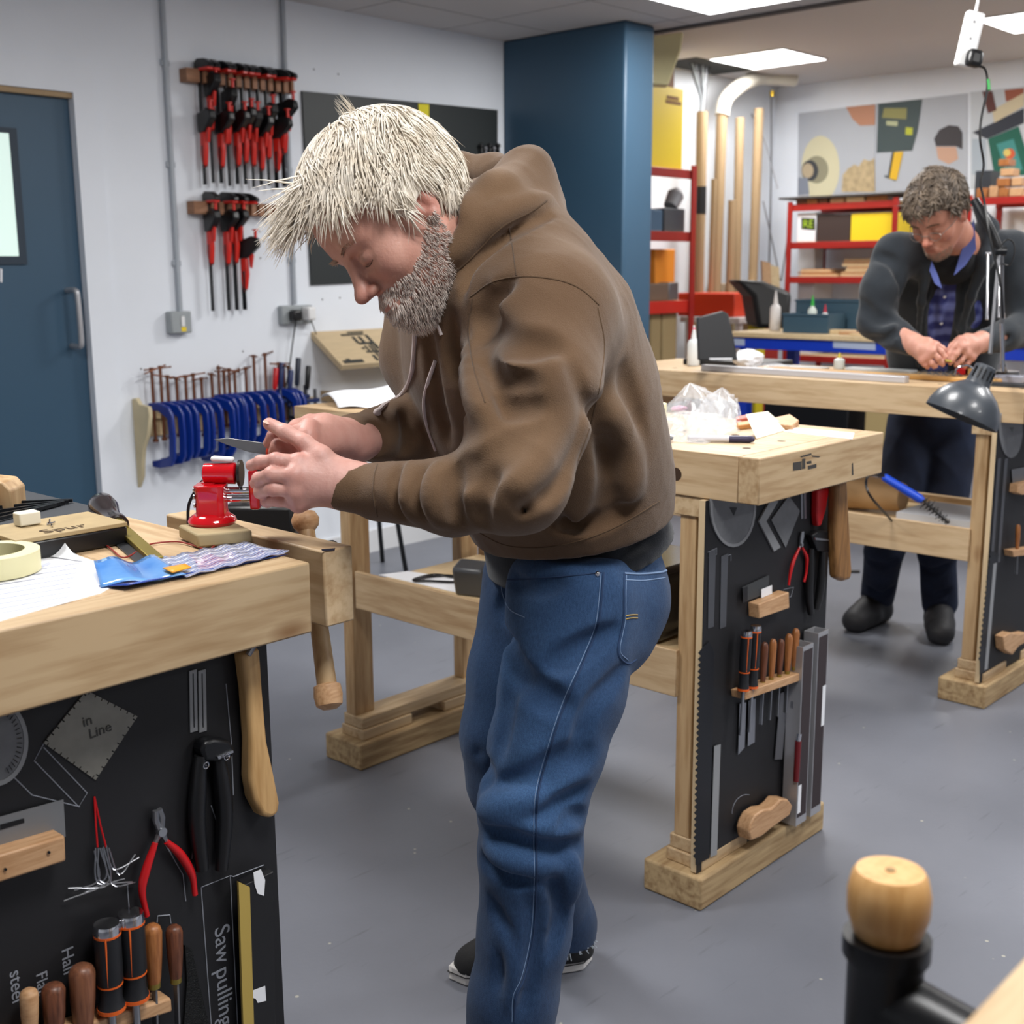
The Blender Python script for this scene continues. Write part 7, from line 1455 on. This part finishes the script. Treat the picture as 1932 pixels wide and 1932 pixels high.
    j.chain(ptsF, rF, .03); j2k = .018; j.chain(ptsN, rN, j2k)
    up_ = np.array([0, 0, 1.]); j.half(wst+np.array([0, 0, .045]), up_, .004); j.half(np.array([0, 0, .062]), -up_, .003); j.ell(anF-np.array([0, 0, .108]), (.15, .15, .075), k=.004, op='sub')
    for pts, r, k in [([(945,1110),(948,1160),(962,1230),(955,1330),(940,1420)], .010, .02), ([(915,1560),(960,1590),(1040,1610),(1090,1600)], .009, .025), ([(905,1620),(950,1650),(1000,1665)], .007, .02), ([(930,1500),(990,1480),(1060,1440),(1110,1425)], .009, .03), ([(1000,1540),(1060,1520),(1105,1490)], .007, .02),
                      ([(1030,1260),(1090,1230),(1160,1190)], .007, .025), ([(960,1240),(1000,1300),(1060,1330)], .008, .03), ([(925,1700),(950,1780),(940,1860)], .007, .02), ([(1040,1650),(1060,1720),(1040,1800)], .006, .02), ([(1180,1260),(1120,1330),(1090,1400)], .006, .02), ([(960,1090),(1000,1110),(1060,1100)], .005, .02), ([(1000,1700),(1010,1800),(990,1900)], .006, .02), ([(900,1420),(915,1450),(910,1480)], .007, .02), ([(1060,1560),(1085,1540),(1105,1545)], .007, .015)]:
        j.fold(pts, r, k, push=r*.4)
    for pts, r, k in [([(915,1530),(950,1520),(1010,1500)], .010, .03), ([(920,1600),(970,1625),(1050,1635)], .008, .025), ([(940,1740),(970,1820),(960,1900)], .007, .02), ([(1060,1600),(1080,1650),(1075,1700)], .007, .02)]: j.fold(pts, r, k, op='add', push=-r*.2)
    JV, JF = j.mesh(); JV = relax(JV, JF, 1, .5); JV = ripple(JV, JF, .005, 14, 12, (1, 1, .55), 1.8); JV = ripple(JV, JF, .002, 38, 5, (1, 1, .6), 2.2); jb = surf(JV, JF)
    # worn, paler denim on thigh and knee
    jc = np.full((len(JV), 3), .78)
    for c, r, a in ((D_(980, 1200, 1.82), .17, .5), (D_(1000, 1400, 1.80), .17, .55), (D_(975, 1560, 1.80), .13, .75), (D_(985, 1750, 1.9), .16, .35), (D_(900, 1330, 2.0), .14, .3), (D_(1200, 1130, 1.9), .1, .3)):
        d = np.linalg.norm(JV-c, axis=1)/r; jc += (np.clip(1.1-d, 0, 1)*a)[:, None]*np.array([1.0, .95, .85])
    jo = npmesh('jeans', [(JV, JF)], JM, me, colors=[jc]); ST = mat('pale_thread', '#7189ab', .8); SD = mat('denim_seam', '#22395c', .9); GT = mat('gold_thread', '#a58a4c', .8)
    for px, m_, r_2 in (([(1134,1080),(1128,1150),(1120,1190),(1095,1250),(1060,1330),(1030,1420),(1010,1500),(1007,1580),(1008,1660),(1002,1760),(985,1840),(968,1880),(966,1928)], ST, .0008), ([(1139,1080),(1133,1150),(1125,1190),(1100,1252),(1065,1332),(1035,1422),(1015,1502),(1012,1582),(1013,1662),(1007,1762),(990,1842),(973,1882),(971,1928)], SD, .002),
                        ([(1178,1082),(1177,1120),(1176,1170),(1166,1230),(1183,1252),(1200,1245)], SD, .0018), ([(1182,1084),(1181,1120),(1180,1170),(1170,1226),(1185,1246)], ST, .0009), ([(1178,1082),(1210,1083),(1245,1080),(1258,1076)], ST, .0022), ([(1180,1094),(1215,1095),(1255,1090)], ST, .0012), ([(1180,1162),(1192,1160),(1203,1160)], GT, .0012), ([(1180,1168),(1192,1166),(1203,1166)], GT, .0012),
                        ([(945,1090),(948,1120),(962,1150),(990,1165)], ST, .001), ([(930,1095),(1000,1092),(1080,1086),(1135,1080)], SD, .0014)):
        tubes_on(jb, px, r_2, 'stitching', m_, jo)
    for x, y in ((936, 1073), (1127, 1083)):
        q = cast(jb, x, y)
        if q is not None: MB().ball(tuple(q), .0045, 10, 6).build('rivet', CHROME, jo, smooth=True)
    # frayed hem of the far leg
    fz = MB(); rg = np.random.default_rng(4)
    for i in range(90):
        a = rg.uniform(0, 2*PI); p = Vector(anF)+Vector((math.cos(a)*.056, math.sin(a)*.056, rg.uniform(-.036, -.028))); fz.tube([p, p+Vector((math.cos(a)*rg.uniform(.003, .012), math.sin(a)*rg.uniform(.003, .012), rg.uniform(-.015, .004)))], .0009, 4)
    fz.build('frayed_hem', mat('frayed_white', '#b7c1cc', .9), jo)
    # shoes
    def shoe(toe, heel, name_, lab=None):
        toe, heel = npv(toe), npv(heel); d = toe-heel; L_ = np.linalg.norm(d); d /= L_; s = np.array([-d[1], d[0], 0]); z = np.array([0, 0, 1.]); P = lambda a, b, c: heel+d*a*L_+s*b+z*c
        sp = bpy.data.objects.new('shoe', None)
        g2 = SDF(np.minimum(toe, heel)-.09, np.maximum(toe, heel)+np.array([.09, .09, .16]), .0035)
        g2.chain([P(.12, 0, .03), P(.35, 0, .032), P(.65, 0, .03), P(.84, 0, .026)], [.034, .036, .042, .036], .02, sq=(s, 1.08)); g2.chain([P(.16, 0, .05), P(.18, 0, .095)], [.036, .037], .03); g2.chain([P(.2, 0, .085), P(.5, 0, .055), P(.75, 0, .04)], [.035, .034, .032], .03)
        g2.half(P(.5, 0, .022), -z, .002); g2.half(P(.5, 0, .118), z, .003); V_, F_ = g2.mesh(); u = npmesh('shoe', [(relax(V_, F_, 1), F_)], mat('black_canvas', '#1a1a1c', .8, bump=.3, bscale=600), me)
        ol = []
        for t_ in np.linspace(0, 2*PI, 40, endpoint=False):
            a = .5+.5*math.cos(t_); w_ = np.interp(a, [0, .1, .35, .68, .9, 1], [.0, .034, .037, .047, .034, .0]); ol.append(Vector(P(a, math.copysign(w_, math.sin(t_)), .0015)))
        so = MB().prism(ol, (0, 0, .029)).build('sole', mat('white_rubber', '#d8d6d4', .5), u, bevel=.004)
        MB().tube([Vector(((p.x-P(.5, 0, 0)[0])*1.004+P(.5, 0, 0)[0], (p.y-P(.5, 0, 0)[1])*1.012+P(.5, 0, 0)[1], .018)) for p in ol+ol[:1]], .0012, 5).build('sole_stripe', BLKP, so)
        MB().prism([Vector(P(.42+.05*math.cos(t_), .046+.0*math.sin(t_), .05+.012*math.sin(t_))) for t_ in np.linspace(0, 2*PI, 12, endpoint=False)], Vector(s)*.001).build('side_stripe', mat('white_rubber', '#d8d6d4', .5), u)
    shoe(onz(846, 1848, 0), onz(1118, 1812, 0), 'shoe')
    nf = anN.copy(); nf[2] = 0; dr_ = np.array([-.86, .5, 0]); shoe(nf+dr_*.20, nf-dr_*.085, 'shoe')
    # the tool in his hands
    tl = thing('hand_file', 'narrow steel file with a red band held in the bent man\'s hands', 'file', dep(470, 840, 1.70))
    e0, e1, e2 = dep(403, 829, 1.735), dep(512, 851, 1.70), dep(600, 868, 1.68); d = (e1-e0).normalized()
    MB().prism([e0, dep(430, 826, 1.725), e1+UP*.010, e1-UP*.006, dep(470, 853, 1.71), dep(425, 838, 1.73)], FW*.004).build('blade', DSTEEL, tl, bevel=.001)
    MB().lathe(e1-d*.004, e2-e1, [(0, .009), (.004, .0115), (.012, .0115), (.014, .009), (.09, .009)], 16).build('red_handle', mat('orange_red_handle', '#d63a16', .4), tl, smooth=True)
man_one()

# ---------------------------------------------------------------- the man in the dark fleece
def man_two():
    hx, hy = 1768, 404; rv = ray(hx, hy).normalized(); r_ = (RT-rv*RT.dot(rv)).normalized(); u_ = r_.cross(rv); yw, pt = math.radians(26), math.radians(36)
    X = (r_*-math.sin(yw)-rv*math.cos(yw))*math.cos(pt)-u_*math.sin(pt); Z = (r_*-math.sin(yw)-rv*math.cos(yw))*math.sin(pt)+u_*math.cos(pt)
    Z = Z+r_*-.10
    fr = Frame(dep(hx, hy, 3.98), X, Z); NB = D_(1812, 462, 4.12)
    g, V, F, col = make_head(fr, NB, .0032, '#b9826c', '#a8503f')
    sk, rd = '#c99684', '#b86a5a'
    D0 = 3.96
    w1 = D_(1722, 648, 4.02); p1 = D_(1738, 660, 3.98); k1 = [D_(1762, 652, D0), D_(1758, 663, D0-.01), D_(1750, 673, D0), D_(1740, 680, D0+.01)]
    f1 = [[D_(1776, 664, D0), D_(1784, 674, D0), D_(1786, 681, D0+.01)], [D_(1770, 676, D0-.01), D_(1776, 684, D0), D_(1779, 688, D0+.01)], [D_(1758, 685, D0), D_(1764, 690, D0+.01), D_(1762, 692, D0+.03)], [D_(1745, 688, D0+.01), D_(1750, 692, D0+.02), D_(1749, 692, D0+.04)]]
    t1 = [D_(1750, 645, 3.98), D_(1766, 650, 3.98), D_(1778, 658, 3.98), D_(1787, 666, 3.98)]
    A = hand(w1, p1, k1, f1, t1, .0035, sk, rd, pr=(.030, .026), arm=D_(1690, 628, 4.08))
    w2 = D_(1852, 645, 4.02); p2 = D_(1834, 652, 3.98); k2 = [D_(1812, 640, D0), D_(1816, 655, D0-.01), D_(1824, 667, D0), D_(1834, 675, D0+.01)]
    f2 = [[D_(1799, 655, D0), D_(1791, 668, D0), D_(1789, 678, D0)], [D_(1805, 668, D0-.01), D_(1797, 679, D0), D_(1793, 685, D0+.01)], [D_(1814, 680, D0), D_(1806, 687, D0+.01), D_(1804, 689, D0+.03)], [D_(1826, 686, D0+.01), D_(1820, 690, D0+.02), D_(1820, 690, D0+.04)]]
    t2 = [D_(1825, 638, 3.98), D_(1808, 642, 3.99), D_(1796, 652, 3.99), D_(1789, 662, 3.98)]
    B = hand(w2, p2, k2, f2, t2, .0035, sk, rd, pr=(.030, .026), arm=D_(1890, 636, 4.08))
    pel, che = D_(1770, 760, 4.64), D_(1795, 520, 4.38); LAT = npv(r_)*.94+npv(rv)*.2; LAT[2] = 0; LAT /= np.linalg.norm(LAT)
    shR, shL = D_(1690, 482, 4.14), D_(1905, 478, 4.22); elR, elL = D_(1652, 606, 4.13), D_(1938, 618, 4.16)
    hR, hL = D_(1722, 800, 4.62), D_(1800, 805, 4.60); kR, kL = D_(1685, 985, 4.60), D_(1775, 990, 4.57); rh = npv(rv); rh[2] = 0; rh /= np.linalg.norm(rh); rr_ = np.array([rh[1], -rh[0], 0]); SH = []
    for tx, ty, an_ in ((1604, 1194, 26), (1774, 1219, -2)):
        dd_ = -rh*math.cos(math.radians(an_))-rr_*math.sin(math.radians(an_)); SH.append((npv(onz(tx, ty, 0)), dd_))
    aR = SH[0][0]-SH[0][1]*.20+np.array([0, 0, .11]); aL = SH[1][0]-SH[1][1]*.20+np.array([0, 0, .11])
    bo = SDF(np.minimum(pel, aL)-[.5, .5, .1], np.maximum(che, NB)+[.5, .5, .2], .02); bo.chain([pel, che, NB], [.08, .08, .05], .03, sq=(LAT, 1.3)); bo.rc(shR, shL, .045, .045, k=.03)
    bo.chain([shR, elR, D_(1690, 632, 4.07), D_(1712, 642, 4.04)], [.04, .026, .026, .026]); bo.chain([shL, elL, D_(1895, 634, 4.08), D_(1865, 642, 4.04)], [.04, .026, .026, .026]); bo.chain([hR, kR, D_(1668, 1040, 4.60), aR], [.05, .03, .03, .03]); bo.chain([hL, kL, D_(1768, 1040, 4.57), aL], [.05, .03, .03, .03]); bV, bF = bo.mesh()
    me = npmesh('person', [(fr.w(V), F), A[:2], B[:2], (bV, bF)], SKIN, colors=[col, A[2], B[2], np.tile(np.array(lin(sk)[:3]), (len(bV), 1))])
    tag(me, 'man in glasses and dark fleece jacket working behind the far bench', 'person')
    W = lambda p: Vector(fr.w(p)[0])
    for s in (1, -1):
        MB().tube(smoothpts([W(onface(g, s*.020, -.0148)), W(onface(g, s*.033, -.0172)), W(onface(g, s*.045, -.0150))], 4), .001, 5).build('eyelashes', mat('lash', '#4a342c', .8), me)
    gl = MB()
    for s in (1, -1):
        gl.tube([W((.103-.004*abs(math.cos(a)), s*(.033+.021*math.cos(a)), -.016+.015*math.sin(a))) for a in np.linspace(0, 2*PI, 21)], .0012, 6); gl.tube([W((.099, s*.054, -.014)), W((.05, s*.074, -.008)), W((-.005, s*.08, -.002))], .0012, 6)
    gl.tube([W((.103, -.012, -.012)), W((.108, 0, -.008)), W((.103, .012, -.012))], .0012, 6); gl.build('glasses', mat('glasses_wire', '#9a8f88', .3, .8), me, smooth=True)
    pb = np.array([onface(g, s*(.012+.034*t), .0155+dz+.004*math.sin(t*3), .0) for s in (1, -1) for t in np.linspace(0, 1, 12) for dz in (0, .003)]); SV, SF = strands(pb, np.array([[.9, 0, .3]]*len(pb)), lambda p: np.array([.1, np.sign(p[1]), -.1]), lambda p: .010, 160, .001, 3, lift=.2, steps=3, rad=(.001,)*3)
    npmesh('eyebrows', [(fr.w(SV), SF)], mat('brown_brow', '#6d5340', .7), me)
    hz = lambda P: P[:, 2]-np.interp(P[:, 0], [-.12, -.05, -.02, .015, .04, .06, .09], [-.07, -.05, .0, -.004, .035, .054, .066])
    HV, HF = hair_cap(fr, g, .004, .014, hz, .006, 3); hm = mat('brown_grey_hair', '#5d5046', .6, noise=.4, col2='#3a3029', nscale=40); hm2 = mat('brown_grey_strands', '#8a7a69', .5, noise=.4, col2='#43382f', nscale=28)
    npmesh('hair', [(fr.w(HV), HF)], hm, me)
    Rt, Rn = scalp(g, V, F, lambda P: (hz(P) > .002) & (np.abs(P[:, 1]) < .085) & ~((P[:, 0] > -.035) & (P[:, 0] < .012) & (P[:, 2] < .022) & (np.abs(P[:, 1]) > .066))); Rt = Rt+Rn*.008
    S1 = strands(Rt, Rn, lambda p: np.array([.3*(p[2] > .06), np.sign(p[1])*.3, -.5*(p[2] < .06)]), lambda p: .03+.012*(p[2] > .06), 2600, .0032, 6, curl=1.0, lift=.25, rad=(.115, .092, .106), lay=.6); npmesh('hair_strands', [(fr.w(S1[0]), S1[1])], hm2, me)
    Rt, Rn = scalp(g, V, F, lambda P: (P[:, 2] < -.085) & (P[:, 0] > .05) & (P[:, 2] > -.135)); S2 = strands(Rt, Rn, lambda p: np.array([.3, 0, -.6]), lambda p: .007, 700, .0009, 8, curl=.3, lift=.4, steps=3, rad=(.001,)*3); npmesh('stubble', [(fr.w(S2[0]), S2[1])], mat('ginger_stubble', '#9c8270', .7), me)
    FL = cloth('dark_fleece', '#30353b', '#24282d', .95, 500, .5, 7)
    T = [D_(1778, 735, 4.60), D_(1780, 650, 4.52), D_(1786, 560, 4.38), D_(1795, 490, 4.27)]
    h = grid_for(T+[shR, shL, elR, elL, D_(1712, 642, 4.02), NB], [.27, .27, .27, .2, .1, .1, .1, .1, .06, .1], .008)
    h.chain(T, [.15, .15, .152, .13], .05, sq=(LAT, 1.28)); h.rc(shR, D_(1785, 480, 4.22), .07, .095, k=.04); h.rc(shL, D_(1830, 478, 4.22), .074, .095, k=.04)
    h.chain([shR, D_(1662, 545, 4.12), elR], [.072, .066, .06], .03); h.chain([elR, D_(1690, 632, 4.07), D_(1718, 647, 4.03)], [.063, .052, .043], .02)
    h.chain([shL, D_(1930, 545, 4.18), elL], [.074, .068, .062], .03); h.chain([elL, D_(1895, 634, 4.08), D_(1860, 644, 4.03)], [.064, .052, .044], .02)
    h.chain([D_(1845, 392, 4.14), D_(1866, 430, 4.12), D_(1858, 490, 4.09), D_(1832, 560, 4.16), D_(1815, 620, 4.26), D_(1812, 690, 4.36)], [.02, .032, .03, .016, .012, .010], .02); h.chain([D_(1758, 470, 4.22), D_(1748, 505, 4.14), D_(1738, 570, 4.20), D_(1732, 640, 4.30), D_(1732, 690, 4.38)], [.028, .024, .014, .012, .010], .02)
    for pts, r in (([(1798,470),(1788,520),(1776,580),(1770,640),(1768,700)], .043),):
        Q = [h.hit(x, y) for x, y in pts]; Q = [q for q in Q if q is not None]
        for i in range(len(Q)-1): h.rc(Q[i], Q[i+1], r*(1.15-.06*i), r*(1.1-.06*i), k=.008, op='sub')
    h.ell(D_(1790, 455, 4.10), (.085, .085, .085), k=.01, op='sub'); h.half(D_(1775, 745, 4.60), [0, 0, -1], .004)
    for pts, r, k in [([(1625,570),(1650,600),(1690,600)], .01, .03), ([(1640,640),(1670,640),(1700,620)], .008, .02), ([(1700,560),(1710,620),(1715,650)], .01, .03), ([(1880,600),(1900,640),(1925,660)], .01, .03), ([(1850,560),(1845,620),(1860,640)], .01, .03), ([(1650,480),(1690,500),(1700,560)], .008, .03)]: h.fold(pts, r, k, push=r*.4)
    HV, HF = h.mesh(); HV = ripple(relax(HV, HF, 2), HF, .006, 14, 5, sharp=1.6); fo = npmesh('fleece_jacket', [(HV, HF)], FL, me)
    # checked shirt
    SM = mat('checked_shirt', '#323a78', .85); nt = SM.node_tree; L = nt.links.new; tc = nt.nodes['Texture Coordinate']; outs = []
    for dr_, sc in (('X', 7), ('Z', 7)):
        wv = nt.nodes.new('ShaderNodeTexWave'); wv.bands_direction = dr_; wv.inputs['Scale'].default_value = sc; wv.inputs['Distortion'].default_value = .6; L(tc.outputs['Object'], wv.inputs['Vector']); outs.append(wv.outputs['Fac'])
    ad = nt.nodes.new('ShaderNodeMath'); ad.operation = 'ADD'; L(outs[0], ad.inputs[0]); L(outs[1], ad.inputs[1]); rr = nt.nodes.new('ShaderNodeValToRGB'); rr.color_ramp.elements[0].position = .3; rr.color_ramp.elements[0].color = lin('#32387a'); rr.color_ramp.elements[1].position = 1.0; rr.color_ramp.elements[1].color = lin('#7480c2')
    dv = nt.nodes.new('ShaderNodeMath'); dv.operation = 'MULTIPLY'; dv.inputs[1].default_value = .6; L(ad.outputs[0], dv.inputs[0]); L(dv.outputs[0], rr.inputs[0]); L(rr.outputs[0], nt.nodes['Principled BSDF'].inputs['Base Color'])
    s = grid_for(T, [.25]*4, .008); s.chain(T, [.132, .134, .138, .115], .05, sq=(LAT, 1.1)); s.ell(D_(1788, 452, 4.08), (.075, .075, .075), k=.01, op='sub')
    for pts, r in (([(1790,540),(1785,600),(1780,650)], .006), ([(1765,520),(1762,600),(1768,650)], .008)): s.fold(pts, r, .02)
    V2, F2 = s.mesh(); V2 = ripple(relax(V2, F2, 2), F2, .005, 16, 3); sh_ = npmesh('shirt', [(V2, F2)], SM, me)
    MB().prism([D_(1838, 412, 4.06), D_(1842, 470, 4.02), D_(1822, 500, 4.0), D_(1800, 520, 4.0), D_(1812, 478, 4.03), D_(1832, 430, 4.06)], FW*.004).build('collar', mat('collar_blue', '#4a5590', .85), sh_, bevel=.001)
    MB().prism([D_(1758, 492, 4.02), D_(1770, 520, 4.0), D_(1778, 545, 3.99), D_(1764, 535, 4.0), D_(1754, 510, 4.02)], FW*.004).build('collar', mat('collar_blue', '#4a5590', .85), sh_, bevel=.001)
    for x, y in ((1806, 492), (1782, 560), (1776, 610)): 
        q = s.hit(x, y)
        if q is not None: MB().ball(tuple(q), .006, 10, 6).build('button', WHITEP, sh_, smooth=True)
    tsh = SDF(D_(1790, 480, 4.14)-.14, D_(1790, 480, 4.14)+.14, .007); tsh.ell(D_(1795, 490, 4.14), (.085, .085, .085), k=0); tsh.half(D_(1790, 452, 4.1), [0, 0, 1]); V3, F3 = tsh.mesh(); npmesh('undershirt', [(V3, F3)], mat('black_knit', '#101114', .95), me)
    # trousers and shoes
    tr = grid_for([hR, hL, kR, kL, aR, aL], [.17]*6, .009); tr.rc(D_(1767, 740, 4.60), D_(1765, 790, 4.61), .135, .13, k=.03, sq=(LAT, 1.2)); tr.chain([hR, kR, D_(1668, 1040, 4.60), aR], [.095, .082, .07, .066], .02); tr.chain([hL, kL, D_(1768, 1040, 4.57), aL], [.095, .082, .07, .066], .02)
    tr.half(np.array([0, 0, .06]), [0, 0, -1]); tr.half(D_(1765, 735, 4.60), [0, 0, 1])
    for pts, r in (([(1640,1060),(1670,1070),(1690,1060)], .008), ([(1735,1070),(1765,1080),(1790,1065)], .009), ([(1735,1110),(1765,1125),(1790,1115)], .008), ([(1640,1110),(1665,1125),(1685,1110)], .008)): tr.fold(pts, r, .02)
    V4, F4 = tr.mesh(); npmesh('trousers', [(ripple(relax(V4, F4, 1), F4, .007, 15, 9, (1, 1, .8), 1.5), F4)], mat('dark_jeans', '#1e2a44', .9, noise=.3, col2='#151d33', nscale=12, bump=.4, bscale=500), me)
    for toe, d in SH:
        Lf = .27; hl = toe-d*(Lf-.01); s_ = np.array([-d[1], d[0], 0]); P = lambda u, z: hl+d*u*Lf+np.array([0, 0, z])
        q = SDF(np.minimum(hl, hl+d*Lf)-.1, np.maximum(hl, hl+d*Lf)+[.1, .1, .22], .006); q.chain([P(.15, .04), P(.5, .045), P(.84, .04)], [.045, .046, .046], .02, sq=(s_, 1.1)); q.chain([P(.18, .06), P(.18, .12)], [.05, .055], .03); q.rc(P(.25, .1), P(.7, .06), .045, .04, k=.03); q.half(P(0, .002), [0, 0, -1], .002); q.half(P(0, .145), [0, 0, 1])
        V5, F5 = q.mesh(); npmesh('shoe', [(relax(V5, F5, 1), F5)], mat('dark_leather', '#26262a', .6, bump=.3, bscale=200), me)
    o = MB().cyl(Vector(D_(1783, 680, 3.955)), Vector(D_(1795, 682, 3.955)), .004, n=8).build('small_part', BRASS, None, smooth=True); tag(o, 'tiny piece pinched between the far man\'s fingertips', 'part')
man_two()
